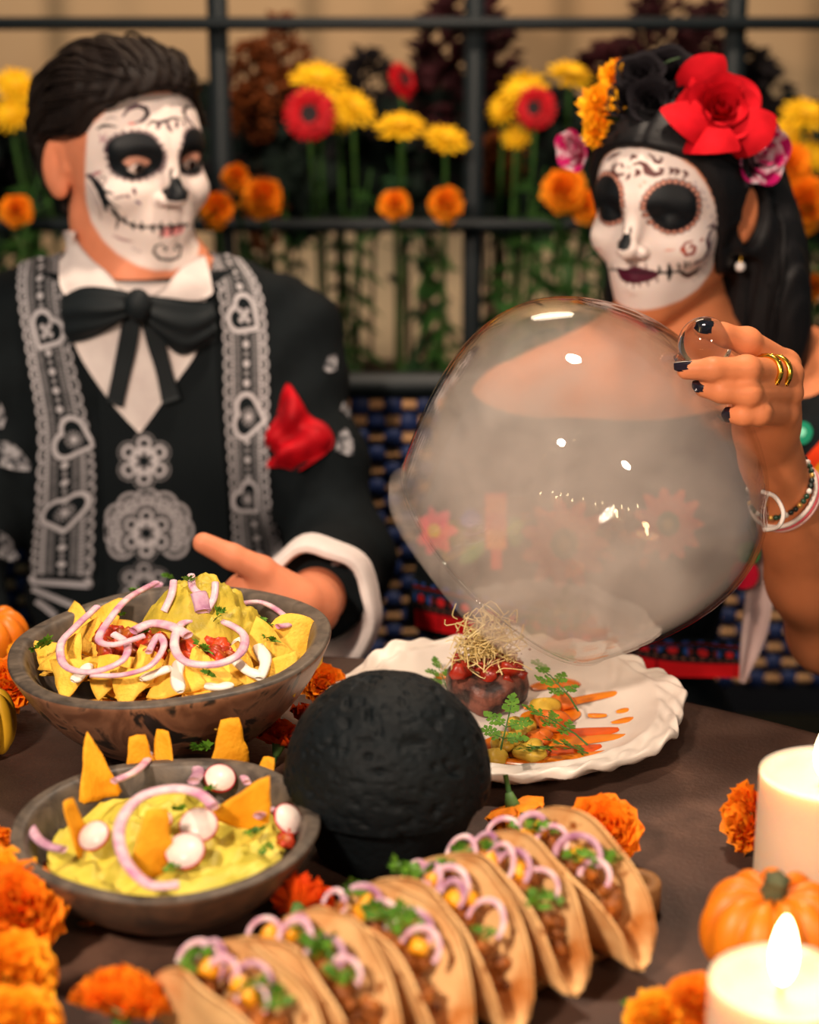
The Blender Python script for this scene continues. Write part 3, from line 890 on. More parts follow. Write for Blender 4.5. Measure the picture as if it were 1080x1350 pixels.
def woman_paint(pt, col):
    O = (770, 180, 5.4)
    S = lambda p, w, c=BROWN, **k: pt.stroke(col, p, w / 5.4 / 1316 * 0.62 / 0.93, c, O, **k)
    pt.fill(col, [(330, 82), (400, 82), (560, 95), (680, 150), (790, 230), (870, 340), (940, 500), (965, 640), (955, 800), (905, 960), (810, 1085), (690, 1165), (560, 1212), (430, 1235), (420, 1240)], WHITE, O, True, 0.003, closed_mid=True)
    # orange dabs
    for X, Y in ((250, 425), (248, 440)): S([(X - 12, Y - 18), (X + 8, Y + 20)], 40, lin((232, 92, 30)))
    for X, Y in ((265, 350), (395, 345), (425, 320), (230, 340), (420, 500), (405, 460)): S([(X, Y), (X + 14, Y + 12)], 18, lin((226, 150, 130)), op=.7)
    ep = [(438, 510), (452, 440), (500, 380), (570, 340), (650, 335), (735, 360), (795, 420), (808, 500), (790, 580), (730, 640), (640, 668), (560, 655), (490, 600)]
    pl = pt.pick(ep, O)
    for sg in (1, -1):
        rr_ = catmull([(a[0] * sg, a[1], 0) for a in np.vstack([pl, pl[:1]])], 2)
        cen = sum(rr_, Vector()) / len(rr_)
        rr_ = [(cen + (p - cen) * 1.075) for p in rr_]
        pt.dots(col, [(p.x, p.y) for p in rr_], 0.0034, BROWN)
        pt.dots(col, [(p.x, p.y) for i, p in enumerate(rr_)], 0.0019, lin((214, 150, 128)))
    pt.fill(col, ep, INK, O, True)
    S([(500, 560), (560, 590), (640, 596), (720, 570)], 14, lin((2, 3, 5)), mirror=True)
    # nose drop
    pt.fill(col, [(285, 690), (262, 730), (240, 765), (243, 800), (275, 814), (312, 806), (334, 768), (334, 700), (318, 690), (300, 692)], INK, O)
    S([(276, 700), (285, 650), (288, 600)], 14, INK); S([(330, 700), (334, 640)], 12, INK)
    # mouth
    pt.fill(col, [(234, 930), (300, 942), (345, 924), (400, 930), (460, 945), (540, 970), (505, 1010), (445, 1035), (350, 1047), (275, 1025), (242, 975)], lin((78, 18, 40)), O)
    S([(240, 950), (340, 962), (440, 968), (540, 970)], 10, lin((30, 6, 16)))
    S([(130, 915), (180, 945), (240, 948)], 14, INK, op=.8, taper=False); S([(538, 970), (620, 965), (700, 960)], 16, INK, taper=False)
    S([(680, 962), (740, 992), (790, 968), (825, 930)], 34, INK); S([(690, 985), (750, 1000), (800, 960)], 16, BROWN)
    for X, a, b, w in ((540, 920, 985, 14), (612, 908, 1022, 26), (680, 900, 955, 14), (725, 885, 945, 16), (755, 890, 930, 10), (165, 880, 945, 10), (200, 900, 950, 10)): S([(X - 6, a), (X, (a + b) / 2), (X - 6, b)], w, INK)
    for X, a, b in ((350, 1045, 1085), (392, 1040, 1072), (455, 1030, 1065), (520, 1000, 1040), (300, 1035, 1060), (335, 890, 925), (370, 900, 925), (440, 905, 935)): S([(X, a), (X + 3, b)], 12, BROWN, op=.8)
    # forehead scrolls
    S([(245, 190), (208, 220), (206, 250), (235, 276), (285, 268)], 26); S([(262, 188), (280, 222)], 18); S([(330, 170), (345, 140), (380, 150)], 20)
    S([(355, 198), (400, 185), (440, 205), (465, 240), (500, 272), (548, 262), (560, 235), (535, 228)], 28); S([(428, 215), (455, 245), (475, 275)], 42)
    S([(372, 235), (388, 258), (365, 282)], 28); S([(460, 122), (495, 150), (505, 178), (540, 185), (556, 160), (545, 148)], 18)
    for X, Y, k in ((610, 222, 1), (650, 225, 1.1), (708, 242, 1.2)): S([(X, Y), (X + 22 * k, Y + 22 * k), (X, Y + 46 * k)], 20)
    S([(165, 175), (200, 140), (262, 115)], 20); S([(328, 265), (318, 285), (302, 306)], 20); S([(300, 215), (335, 222)], 10, op=.6)
    # cheek scroll and side flourish
    S([(770, 742), (722, 760), (700, 800), (730, 845), (780, 832), (792, 790), (765, 772), (750, 800)], 20, lin((140, 66, 60)))
    S([(700, 790), (715, 830)], 26, lin((170, 70, 50))); S([(570, 815), (600, 808), (645, 806)], 12, lin((220, 150, 130)), op=.8)
    S([(878, 650), (915, 630), (948, 665)], 18, PLUM); S([(940, 640), (900, 680), (880, 740), (892, 800), (855, 868), (790, 905)], 24, PLUM); S([(915, 720), (895, 790), (880, 840)], 14, PLUM)
    S([(830, 740), (850, 730)], 18, lin((160, 80, 70))); S([(780, 910), (830, 880)], 22, PLUM)
    for X, Y in ((850, 390), (860, 440), (880, 490), (905, 560), (925, 600), (790, 320), (800, 350), (830, 370)): S([(X, Y), (X + 8, Y + 16)], 16, lin((150, 130, 150)), op=.6)
    for X, Y in ((885, 850), (860, 900), (840, 940), (810, 990), (780, 1020)): S([(X, Y), (X + 6, Y + 6)], 14, PLUM, op=.7)
    S([(80, 800), (130, 800)], 12, lin((200, 120, 110)), op=.7)

def eyeball(parent, fr, sx, look):
    """white ball with iris and pupil in its vertex paint"""
    v, f = lathe([(0.0127 * math.sin(math.pi * i / 16), 0.0127 * math.cos(math.pi * i / 16)) for i in range(17)], 24)
    v = np.array(v); col = np.tile(np.array(lin((208, 186, 176))), (len(v), 1))
    d = np.linalg.norm(v[:, :2], axis=1); up = v[:, 2] > 0
    col[up & (d < 0.0062)] = lin((58, 34, 22)); col[up & (d < 0.0030)] = lin((6, 6, 6))
    o = link('eye', mesh('eye', v, np.array([q for q in f]), M('eye_gloss', (.5, .5, .5), 0.12, attr=True), True, col), parent)
    o.location = fr.W(sx * 0.0325, 0.0705, 0.0)
    o.rotation_euler = Vector(look).to_track_quat('Z', 'Y').to_euler()
    return o

def build_body(name, label, f, lo, hi, h, fr, paintf, skin, zface=(-0.14, 0.09), hands=()):
    pos, faces = surface_nets(f, lo, hi, h)
    q = fr.loc(pos)
    vm = (q[:, 1] > 0.0) & (q[:, 2] > zface[0]) & (q[:, 2] < zface[1]) & (np.abs(q[:, 0]) < 0.09)
    pos, faces = subdivide_mask(f, pos, faces, vm, h)
    tree = bvh_of(pos, faces)
    col = np.tile(np.array(skin), (len(pos), 1))
    col *= (1 + 0.10 * fbm(pos, 40, 3)[:, None])
    q = fr.loc(pos)
    if paintf:
        pt = Paint(fr, tree, pos); paintf(pt, col)
    o = link(name, mesh(name, pos, faces, m_skin, True, np.clip(col, 0, 1)))
    tag(o, label, 'person')
    return o, tree

# ------------------------------------------------------------------ MAN
FM = Frame(166, 209, 2.0, R(38), 0.0, R(1), 0.965)
hm = head_sdf(False, True)
def V3(p): return np.array([p[0], p[1], p[2]])
MS = {}   # man's joints
MS['neck0'] = FM.W(0, -0.022, -0.05); MS['neck1'] = P(186, 372, 2.03)
MS['chest'] = Vector((-0.285, 2.02, 0.84)); MS['waist'] = Vector((-0.285, 2.03, 0.66)); MS['hip'] = Vector((-0.285, 2.02, 0.50))
MS['shL'] = Vector((-0.143, 2.03, 0.915)); MS['shR'] = Vector((-0.455, 2.03, 0.915))
MS['elL'] = P(450, 742, 2.02); MS['wrL'] = P(408, 800, 1.745)
MS['elR'] = Vector((-0.50, 1.93, 0.66)); MS['wrR'] = Vector((-0.40, 1.78, 0.57))
palm = P(352, 783, 1.70)
man_fingers = [  # (points, radii)
    ([P(395, 790, 1.72), P(345, 752, 1.70), P(306, 734, 1.69), P(268, 716, 1.685)], [0.017, 0.0130, 0.0115, 0.0095]),          # thumb
    ([P(395, 795, 1.725), P(318, 775, 1.715), P(285, 800, 1.70), P(280, 822, 1.695)], [0.017, 0.0115, 0.0098, 0.0085]),
    ([P(395, 800, 1.73), P(312, 793, 1.735), P(280, 822, 1.725), P(284, 842, 1.715)], [0.017, 0.0115, 0.0098, 0.0085]),
    ([P(398, 806, 1.735), P(318, 808, 1.755), P(288, 838, 1.745), P(294, 854, 1.735)], [0.016, 0.0110, 0.0095, 0.0082]),
    ([P(400, 812, 1.74), P(330, 822, 1.77), P(306, 848, 1.765), P(310, 858, 1.755)], [0.015, 0.0095, 0.0085, 0.0072])]
def man_groups():
    g = []
    W = FM.W
    lo = FM.o - 0.15; hi = FM.o + 0.15
    g.append((lo, hi, lambda p: hm(FM.loc(p)) * FM.k))
    n0, n1 = V3(MS['neck0']), V3(MS['neck1'])
    n2 = V3(MS['chest']) + np.array((0, -0.01, 0.10))
    def torso(p):
        d = cap(p, n0, n1, 0.054, 0.058)
        d = smin(d, cap(p, n1, n2, 0.058, 0.065), 0.04)
        d = smin(d, ell(p, V3(MS['chest']), (0.150, 0.090, 0.145)), 0.05)
        d = smin(d, cap(p, V3(MS['shL']), V3(MS['shR']), 0.050), 0.05)
        d = smin(d, ell(p, V3(MS['waist']), (0.135, 0.088, 0.15)), 0.05)
        d = smin(d, ell(p, V3(MS['hip']), (0.150, 0.10, 0.09)), 0.05)
        d = smin(d, smin(cap(p, V3(MS['shL']) + [.02, 0, .05], n1, 0.02, 0.045), cap(p, V3(MS['shR']) + [-.02, 0, .05], n1, 0.02, 0.045), 0.03), 0.05)
        for sx in (-1, 1):
            d = smin(d, cap(p, (-0.285 + sx * 0.09, 2.0, 0.49), (-0.285 + sx * 0.11, 1.66, 0.50), 0.075, 0.055), 0.03)
            d = smin(d, cap(p, (-0.285 + sx * 0.11, 1.66, 0.50), (-0.285 + sx * 0.11, 1.70, 0.09), 0.055, 0.036), 0.02)
            d = smin(d, cap(p, (-0.285 + sx * 0.11, 1.70, 0.06), (-0.285 + sx * 0.12, 1.57, 0.035), 0.034, 0.028), 0.02)
        return d
    g.append(((-0.56, 1.5, 0.0), (-0.03, 2.2, 1.12), torso))
    for a, b, c in (('shL', 'elL', 'wrL'), ('shR', 'elR', 'wrR')):
        pts = [MS[a], MS[b], MS[c]]; fn = chain_sdf(pts, [0.048, 0.038, 0.026], 0.02)
        lo, hi = bounds(pts, 0.06); g.append((lo, hi, fn))
    fl = [chain_sdf(p, r, 0.004) for p, r in man_fingers]
    wr = V3(MS['wrL'])
    def hand(p):
        d = cap(p, wr, V3(P(395, 798, 1.725)), 0.026, 0.022)
        b = None
        for fn in fl:
            e = fn(p); b = e if b is None else smin(b, e, 0.004)
        d = smin(d, b, 0.012)
        return smin(d, ell(p, V3(P(352, 790, 1.72)), (0.034, 0.030, 0.022)), 0.016)
    pts = sum([p for p, _ in man_fingers], []) + [MS['wrL']]
    lo, hi = bounds(pts, 0.03); g.append((lo, hi, hand))
    # right hand rests in the lap
    c = MS['wrR']; rp = [([c, c + Vector((0.05, -0.05, -0.005)), c + Vector((0.075, -0.085, -0.02)), c + Vector((0.08, -0.10, -0.045))], 0), ]
    rl = []
    for i in range(4):
        o = Vector((0.016 * (i - 1.5) * 0.8, 0.014 * (i - 1.5), -0.004 * abs(i - 1.5)))
        rl.append(chain_sdf([c, c + Vector((0.035, -0.06, 0)) + o, c + Vector((0.06, -0.095, -0.008)) + o * 1.3, c + Vector((0.075, -0.12, -0.03)) + o * 1.3], [0.018, 0.0105, 0.0095, 0.008], 0.004))
    rl.append(chain_sdf([c, c + Vector((0.04, -0.01, 0.01)), c + Vector((0.07, -0.035, 0.0))], [0.018, 0.012, 0.009], 0.004))
    def rhand(p):
        d = None
        for fn in rl:
            e = fn(p); d = e if d is None else smin(d, e, 0.005)
        return d
    g.append((V3(c) - 0.15, V3(c) + 0.14, rhand))
    return g
man_f = union_groups(man_groups(), 0.012)
MAN, man_tree = build_body('person', 'man with skull face paint in black embroidered jacket and bow tie, hand out', man_f,
                           (-0.62, 1.45, 0.0), (0.02, 2.22, 1.32), 0.0026, FM, man_paint, SKIN_M)
for sx in (-1, 1):
    eyeball(MAN, FM, sx, (Vector(FM.A[1]) + Vector((0.20, -0.02, -0.12))))

# ------------------------------------------------------------------ WOMAN
FW = Frame(887, 266, 1.90, R(-33), R(6), R(2), 0.93)
hw = head_sdf(True, False)
WS = {}
WS['neck0'] = FW.W(0, -0.018, -0.05); WS['neck1'] = P(885, 440, 1.965)
WS['chest'] = Vector((0.240, 1.905, 0.83)); WS['waist'] = Vector((0.20, 1.90, 0.68)); WS['hip'] = Vector((0.18, 1.93, 0.52))
WS['shR'] = P(668, 548, 1.93); WS['shL'] = P(1062, 500, 2.0)
WS['elR'] = Vector((0.062, 1.90, 0.66)); WS['wrR'] = Vector((0.10, 1.76, 0.56))
WS['elL'] = P(1096, 834, 1.77); WS['wrL'] = P(1018, 610, 1.60)
wl = WS['wrL']
w_fingers = [
    ([P(1006, 565, 1.572), P(1034, 482, 1.542), P(985, 450, 1.508), P(952, 441, 1.50), P(930, 436, 1.498)], [0.021, 0.0125, 0.0105, 0.0090, 0.0076]),   # index
    ([P(1007, 568, 1.570), P(1038, 494, 1.530), P(984, 487, 1.478), P(940, 487, 1.468), P(905, 488, 1.474)], [0.021, 0.0122, 0.0104, 0.0090, 0.0074]),
    ([P(1008, 572, 1.570), P(1038, 518, 1.530), P(986, 519, 1.478), P(952, 516, 1.474), P(928, 512, 1.480)], [0.021, 0.0118, 0.0100, 0.0086, 0.0072]),
    ([P(1008, 580, 1.572), P(1034, 544, 1.534), P(1000, 545, 1.488), P(980, 547, 1.484), P(964, 546, 1.488)], [0.020, 0.0108, 0.0092, 0.0082, 0.0070]),
    ([P(1010, 588, 1.590), P(984, 528, 1.580), P(954, 482, 1.560), P(926, 456, 1.541)], [0.022, 0.0135, 0.0110, 0.0090])]
def woman_groups():
    g = []
    g.append((FW.o - 0.14, FW.o + 0.14, lambda p: hw(FW.loc(p)) * FW.k))
    n0, n1 = V3(WS['neck0']), V3(WS['neck1'])
    ch = V3(WS['chest']); n2 = ch + np.array((-0.01, -0.02, 0.10))
    sR, sL = V3(WS['shR']), V3(WS['shL'])
    def torso(p):
        d = cap(p, n0, n1, 0.046, 0.046)
        d = smin(d, cap(p, n1, n2, 0.046, 0.055), 0.04)
        d = smin(d, ell(p, ch, (0.128, 0.078, 0.125)), 0.05)
        d = smin(d, cap(p, sR, sL, 0.040, 0.040), 0.05)
        d = smin(d, smin(cap(p, sL + [.0, 0, .03], n1, 0.022, 0.040), cap(p, sR + [.01, 0, .03], n1, 0.022, 0.040), 0.03), 0.04)
        d = smin(d, cap(p, ch + [-0.10, -0.03, 0.11], ch + [-0.015, -0.05, 0.10], 0.014, 0.012), 0.03)
        d = smin(d, ell(p, ch + [-0.055, -0.060, -0.02], (0.055, 0.045, 0.055)), 0.03)
        d = smin(d, ell(p, ch + [0.055, -0.050, -0.02], (0.055, 0.045, 0.055)), 0.03)
        d = smin(d, ell(p, V3(WS['waist']), (0.112, 0.078, 0.15)), 0.05)
        d = smin(d, ell(p, V3(WS['hip']), (0.150, 0.10, 0.10)), 0.05)
        for sx in (-1, 1):
            d = smin(d, cap(p, (0.19 + sx * 0.075, 1.92, 0.50), (0.17 + sx * 0.08, 1.62, 0.52), 0.072, 0.052), 0.03)
            d = smin(d, cap(p, (0.17 + sx * 0.08, 1.62, 0.52), (0.17 + sx * 0.08, 1.68, 0.09), 0.052, 0.032), 0.02)
            d = smin(d, cap(p, (0.17 + sx * 0.08, 1.68, 0.06), (0.17 + sx * 0.09, 1.57, 0.032), 0.030, 0.025), 0.02)
        return d
    g.append(((-0.05, 1.5, 0.0), (0.52, 2.1, 1.08), torso))
    for a, b, c, r in (('shL', 'elL', 'wrL', [0.042, 0.037, 0.0245]), ('shR', 'elR', 'wrR', [0.040, 0.034, 0.024])):
        pts = [WS[a], WS[b], WS[c]]
        fo = chain_sdf([WS[b], WS[b].lerp(WS[c], 0.35), WS[c]], [r[1], r[1] * 1.02, r[2]], 0.02)
        up = chain_sdf([WS[a], WS[b]], r[:2], 0.02)
        lo, hi = bounds(pts, 0.06); g.append((lo, hi, (lambda fo, up: lambda p: smin(fo(p), up(p), 0.02))(fo, up)))
    fl = [chain_sdf(p, r, 0.005) for p, r in w_fingers]
    kn = [(V3(p[k]), r[k] * 1.04) for p, r in w_fingers[:4] for k in (1, 2)]
    a0, a1 = V3(wl), V3(P(1010, 566, 1.572))
    def hand(p):
        d = smin(cap(p, a0, a1, 0.0245, 0.026), ell(p, V3(P(1020, 538, 1.553)), (0.020, 0.021, 0.032)), 0.02)
        b = None
        for fn in fl[:4]:
            e = fn(p); b = e if b is None else smin(b, e, 0.0045)
        for c, r in kn: b = smin(b, sph(p, c, r), 0.003)
        b = smin(b, fl[4](p), 0.008)
        return smin(d, b, 0.010)
    pts = sum([p for p, _ in w_fingers], []) + [wl]
    lo, hi = bounds(pts, 0.03); g.append((lo, hi, hand))
    c = WS['wrR']; rl = []
    for i in range(4):
        o = Vector((0.015 * (i - 1.5), 0.010 * (i - 1.5), -0.003 * abs(i - 1.5)))
        rl.append(chain_sdf([c, c + Vector((0.02, -0.06, 0)) + o, c + Vector((0.03, -0.095, -0.006)) + o * 1.2, c + Vector((0.035, -0.12, -0.02)) + o * 1.2], [0.017, 0.0095, 0.0085, 0.007], 0.004))
    rl.append(chain_sdf([c, c + Vector((0.04, -0.015, 0.01)), c + Vector((0.06, -0.045, 0.0))], [0.017, 0.011, 0.008], 0.004))
    def rhand(p):
        d = None
        for fn in rl:
            e = fn(p); d = e if d is None else smin(d, e, 0.005)
        return d
    g.append((V3(c) - 0.15, V3(c) + 0.14, rhand))
    return g
wom_f = union_groups(woman_groups(), 0.012)
WOM, wom_tree = build_body('person', 'woman with flower crown and skull face paint holding a glass cloche by its knob', wom_f,
                           (-0.08, 1.36, 0.0), (0.56, 2.12, 1.28), 0.0026, FW, woman_paint, SKIN_W)
# ================================================================== CLOTHES AND HAIR
m_cloth = mat('black_cloth', (0.0062, 0.0090, 0.0105), 0.85, (0.004, 0.006, 0.007), 40, spec=0.12, bump=0.3, bscale=900)
m_print = mat('printed_cloth', (0.5, .5, .5), 0.8, attr=True, spec=0.12)
m_white = mat('white_cotton', lin((226, 214, 208)), 0.8, lin((206, 192, 188)), 30, spec=0.15, bump=0.15, bscale=500)
m_satin = mat('pale_satin', lin((226, 196, 190)), 0.4, lin((206, 172, 168)), 25, spec=0.4)
m_redsilk = mat('red_silk', lin((206, 14, 28)), 0.6, lin((140, 4, 16)), 40, spec=0.15)
CLOTH = np.array((0.0062, 0.0090, 0.0105)); THREAD = np.array(lin((188, 182, 184)))

def multi_cast(trees, u, v):
    r = ray(u, v).normalized(); best = None
    for t in trees:
        h = t.ray_cast(CAMP, r, 6)
        if h[0] is not None and (best is None or h[3] < best[2]): best = (h[0], h[1], h[3])
    return best

def edge_at(pl, t):
    n = len(pl) - 1; s = min(t * n, n - 1e-6); i = int(s); k = s - i
    return pl[i][0] + (pl[i + 1][0] - pl[i][0]) * k, pl[i][1] + (pl[i + 1][1] - pl[i][1]) * k

def drape(trees, A, B, nu, nv, off, bump=None, smooth_it=2, k=8):
    """sheet between two traced edges A and B, laid on the cloth under it; returns (nv,nu,3) points + outward normals"""
    A = [(p.x, p.y) for p in catmull([(*a, 0) for a in A], k)]; B = [(p.x, p.y) for p in catmull([(*a, 0) for a in B], k)]
    pts = np.zeros((nv, nu, 3)); nor = np.zeros((nv, nu, 3)); last = None
    cu = 14 if nu > 30 else nu; cv = 40 if nv > 60 else nv
    cp = np.zeros((cv, cu, 3))
    dep = np.full((cv, cu), np.nan)
    for j in range(cv):
        a, b = edge_at(A, j / (cv - 1)), edge_at(B, j / (cv - 1))
        for i in range(cu):
            t = i / (cu - 1); u, v = a[0] + (b[0] - a[0]) * t, a[1] + (b[1] - a[1]) * t
            h = multi_cast(trees, u, v)
            if h: dep[j, i] = proj(h[0])[2]
            cp[j, i] = (u, v, 0)
    med = np.nanmedian(dep)
    dep = np.where(np.isnan(dep) | (np.abs(dep - med) > 0.12), med, dep)
    for _ in range(smooth_it):
        d2 = np.pad(dep, 1, mode='edge')
        dep = (d2[:-2, 1:-1] + d2[2:, 1:-1] + d2[1:-1, :-2] + d2[1:-1, 2:] + 2 * dep) / 6
    for j in range(cv):
        for i in range(cu): cp[j, i] = P(cp[j, i, 0], cp[j, i, 1], dep[j, i])
    if (cv, cu) != (nv, nu):
        fj = np.linspace(0, cv - 1, nv); fi = np.linspace(0, cu - 1, nu)
        j0 = np.minimum(fj.astype(int), cv - 2); i0 = np.minimum(fi.astype(int), cu - 2); tj = (fj - j0)[:, None, None]; ti = (fi - i0)[None, :, None]
        pts = cp[j0][:, i0] * (1 - tj) * (1 - ti) + cp[j0 + 1][:, i0] * tj * (1 - ti) + cp[j0][:, i0 + 1] * (1 - tj) * ti + cp[j0 + 1][:, i0 + 1] * tj * ti
    else: pts = cp
    gu = np.gradient(pts, axis=1); gv = np.gradient(pts, axis=0)
    n = np.cross(gu, gv); n /= np.linalg.norm(n, axis=2, keepdims=True) + 1e-12
    toc = np.array(CAMP) - pts
    s = np.sign((n * toc).sum(2, keepdims=True)); n *= s
    o = off if bump is None else off + bump
    return pts + n * (o[..., None] if hasattr(o, 'shape') and getattr(o, 'ndim', 0) == 2 else o), n

def sheet_obj(name, pts, n, m, parent, thick=0.0015, col=None):
    """closed thin sheet from a grid"""
    nv, nu = pts.shape[:2]
    f = np.array(grid_faces(nv, nu)); a = pts.reshape(-1, 3); b = (pts - n * thick).reshape(-1, 3); k = len(a)
    e = [j * nu for j in range(nv)] + [(nv - 1) * nu + i for i in range(1, nu)] + [j * nu + nu - 1 for j in range(nv - 2, -1, -1)] + [i for i in range(nu - 2, 0, -1)]
    rim = [(e[i], e[(i + 1) % len(e)], e[(i + 1) % len(e)] + k, e[i] + k) for i in range(len(e))]
    faces = np.concatenate([f, f[:, ::-1] + k, np.array(rim)])
    c = None if col is None else np.concatenate([col, col])
    return link(name, mesh(name, np.concatenate([a, b]), faces, m, True, c), parent)

def sd_heart(x, y):
    """iq heart, tip at (0,0), height about 1.1"""
    x = np.abs(x)
    c1 = x + y > 1
    d1 = np.sqrt((x - .25) ** 2 + (y - .75) ** 2) - math.sqrt(2) / 4
    m = np.maximum(x + y, 0) * 0.5
    d2 = np.sqrt(np.minimum(x ** 2 + (y - 1) ** 2, (x - m) ** 2 + (y - m) ** 2)) * np.sign(x - y)
    return np.where(c1, d1, d2)

def aa(d, w=0.5): return np.clip(0.5 - d / w, 0, 1)
def lapel_pattern(a, b, side, hearts):
    """a, b in mm across / along; side=+1 lace on the +a edge"""
    ink = np.zeros_like(a)
    def put(v): np.maximum(ink, v, out=ink)
    # hatched ladder bands and plain cords
    for c in (-10.5, 10.5):
        put(aa(np.abs(a - c) - 3.2) * (0.04 + 0.34 * ((np.abs((b % 3.2) - 1.6) < 0.75) & (np.abs(a - c) < 1.7)) + 0.5 * (np.abs(np.abs(a - c) - 2.8) < 0.5)))
    for sg, br in ((side, 1.0), (-side, 0.75)):
        x = a * sg
        put(aa(np.abs(x - 16.6) - 1.9) * br * (0.55 + 0.4 * (np.abs((b % 4.0) - 2.0) < 1.1)))
        yb = (b % 12.5) - 6.25; xr = x - 20.0; r = np.sqrt(yb ** 2 + xr ** 2)
        put(aa(np.abs(r - 5.9) - 1.15) * (xr > -0.5) * br * 0.95); put(aa(r - 2.3) * (r > 1.0) * 0.7 * br * (xr > -0.8))
    # dots
    k = np.floor(b / 9.0); yb = (b % 9.0) - 4.5; rad = np.where(k % 2 == 0, 3.6, 2.4)
    put(aa(np.sqrt(a ** 2 + yb ** 2) - rad) * np.where(k % 2 == 0, 1.0, 0.6))
    for (hb, ha, rot, kind, sz) in hearts:
        c, s = math.cos(R(rot)), math.sin(R(rot)); x = (a - ha), (b - hb)
        X = (x[0] * c + x[1] * s) / sz; Y = (-x[0] * s + x[1] * c) / sz
        d = sd_heart(X, 0.62 - Y) * sz
        ink[:] = np.where(d < 3.2, 0, ink)
        rr = np.sqrt((X * sz) ** 2 + (Y * sz) ** 2); th = np.arctan2(X, Y)
        if kind == 'star':
            put(aa(rr - 3.6)); put(aa(rr - 9.0) * (np.cos(th * 14) > 0.1) * (rr > 4.5) * 0.62)
        else:
            u, w = (x[0] + x[1]) * .707, (x[0] - x[1]) * .707
            for p, q in ((u, w), (w, u)):
                for o in (-6, 0, 6): put(aa(np.sqrt((p - o) ** 2 + q ** 2) - 2.7))
                put(aa(np.maximum(np.abs(p) - 8, np.abs(q) - 1.4)))
        put(aa(np.abs(d) - 2.3))
    return ink
def to_col(ink, bright=1.0):
    i = ink.reshape(-1, 1)
    return CLOTH * (1 - i) + THREAD * bright * i

# ------------------------------------------------------------------ man's jacket
mg = man_groups()
mtorso = mg[1][2]
c_n1 = V3(MS['neck1'])
def jacket_f(p):
    d = mtorso(p) - 0.017
    for s in ('L', 'R'):
        sh, el, wr = MS['sh' + s], MS['el' + s], MS['wr' + s]
        w2 = el.lerp(wr, 0.80)
        fn = chain_sdf([sh, sh.lerp(el, .5), el, w2], [0.060, 0.056, 0.051, 0.046], 0.03)
        e = fn(p)
        ax = V3((wr - el).normalized())
        e = smax(e, (p - V3(w2)) @ ax.astype(np.float32) - 0.0, 0.006)
        d = smin(d, e, 0.035)
    # shoulder pads, loose folds
    d = smin(d, cap(p, V3(MS['shL']) + [0.0, 0, 0.018], V3(MS['shL']) + [-0.09, 0, 0.035], 0.045, 0.045), 0.03)
    d = smin(d, cap(p, V3(MS['shR']) + [0.0, 0, 0.018], V3(MS['shR']) + [0.09, 0, 0.035], 0.045, 0.045), 0.03)
    d = d + 0.0022 * np.sin(p[:, 2] * 75 + 4 * np.sin(p[:, 0] * 24) + p[:, 1] * 30) * np.clip((np.abs(p[:, 0] + 0.285) - 0.10) / 0.05, 0, 1)
    d = smax(d, 0.53 - p[:, 2], 0.01)
    nk = np.sqrt(((p - c_n1)[:, 0]) ** 2 + ((p - c_n1)[:, 1] + 0.005) ** 2) - 0.062
    d = smax(d, -np.maximum(nk, 0.93 - p[:, 2]), 0.006)
    return np.where(p[:, 2] > 1.03, 0.05, d)
jlo, jhi = (-0.62, 1.62, 0.50), (0.0, 2.2, 1.06)
jp, jf = surface_nets(jacket_f, jlo, jhi, 0.0045)
link('jacket', mesh('jacket', jp, jf, m_cloth), MAN)
j_tree = bvh_of(jp, jf)
JT = [j_tree]
def trousers_f(p):
    d = mtorso(p) - 0.012
    return smax(smax(d, p[:, 2] - 0.56, 0.006), 0.10 - p[:, 2], 0.004)
tp, tf = surface_nets(trousers_f, (-0.56, 1.5, 0.05), (-0.03, 2.2, 0.6), 0.008)
link('trousers', mesh('trousers', tp, tf, m_cloth), MAN)
for sx in (-1, 1):
    v, f = lathe([(0, 0), (0.040, 0), (0.044, 0.02), (0.040, 0.05), (0.042, 0.09), (0, 0.09)], 20)
    v = [(x * 0.95, y * (1.9 if y < 0 else 1.0), z) for x, y, z in v]
    link('shoe', mesh('shoe', v, f, m_blackmetal), MAN, loc=(-0.285 + sx * 0.115, 1.68, 0.0))

# printed vest front
pts, n = drape(JT, [(128, 440), (132, 560), (138, 680), (140, 800)], [(282, 440), (292, 560), (300, 680), (304, 800)], 150, 340, 0.002, smooth_it=4)
uu = np.array([[proj(q) [:2] for q in r[::149]] for r in pts])   # edge pixels, to lay the motifs at their places
gu = np.linspace(0, 1, 150)[None]; px = uu[:, :1, 0] * (1 - gu) + uu[:, 1:, 0] * gu; py = uu[:, :1, 1] * (1 - gu) + uu[:, 1:, 1] * gu
ink = np.zeros_like(px)
def rosette(cx, cy, rr_, n=6, br=1.0, hole=True):
    x, y = px - cx, py - cy; r = np.sqrt(x * x + y * y); th = np.arctan2(x, -y)
    k = np.round(th / (2 * np.pi / n)) * 2 * np.pi / n
    qx, qy = np.sin(k) * rr_ * 0.62, -np.cos(k) * rr_ * 0.62
    d = np.sqrt((x - qx) ** 2 + (y - qy) ** 2) / rr_
    v = aa((d - 0.38) * 14, 1) * np.where(np.cos(d * 30) > 0.0, 1.0, 0.06)
    v = np.where(d < 0.08, 0.1, v)
    core = aa((r / rr_ - 0.52) * 12, 1); v = np.maximum(v, core * 0.95)
    star = r / rr_ < 0.26 + 0.10 * np.cos(th * n)
    v = np.where(star, 0, v) if hole else v
    np.copyto(ink, np.where(v > 0.02, v * br, ink))
    return r
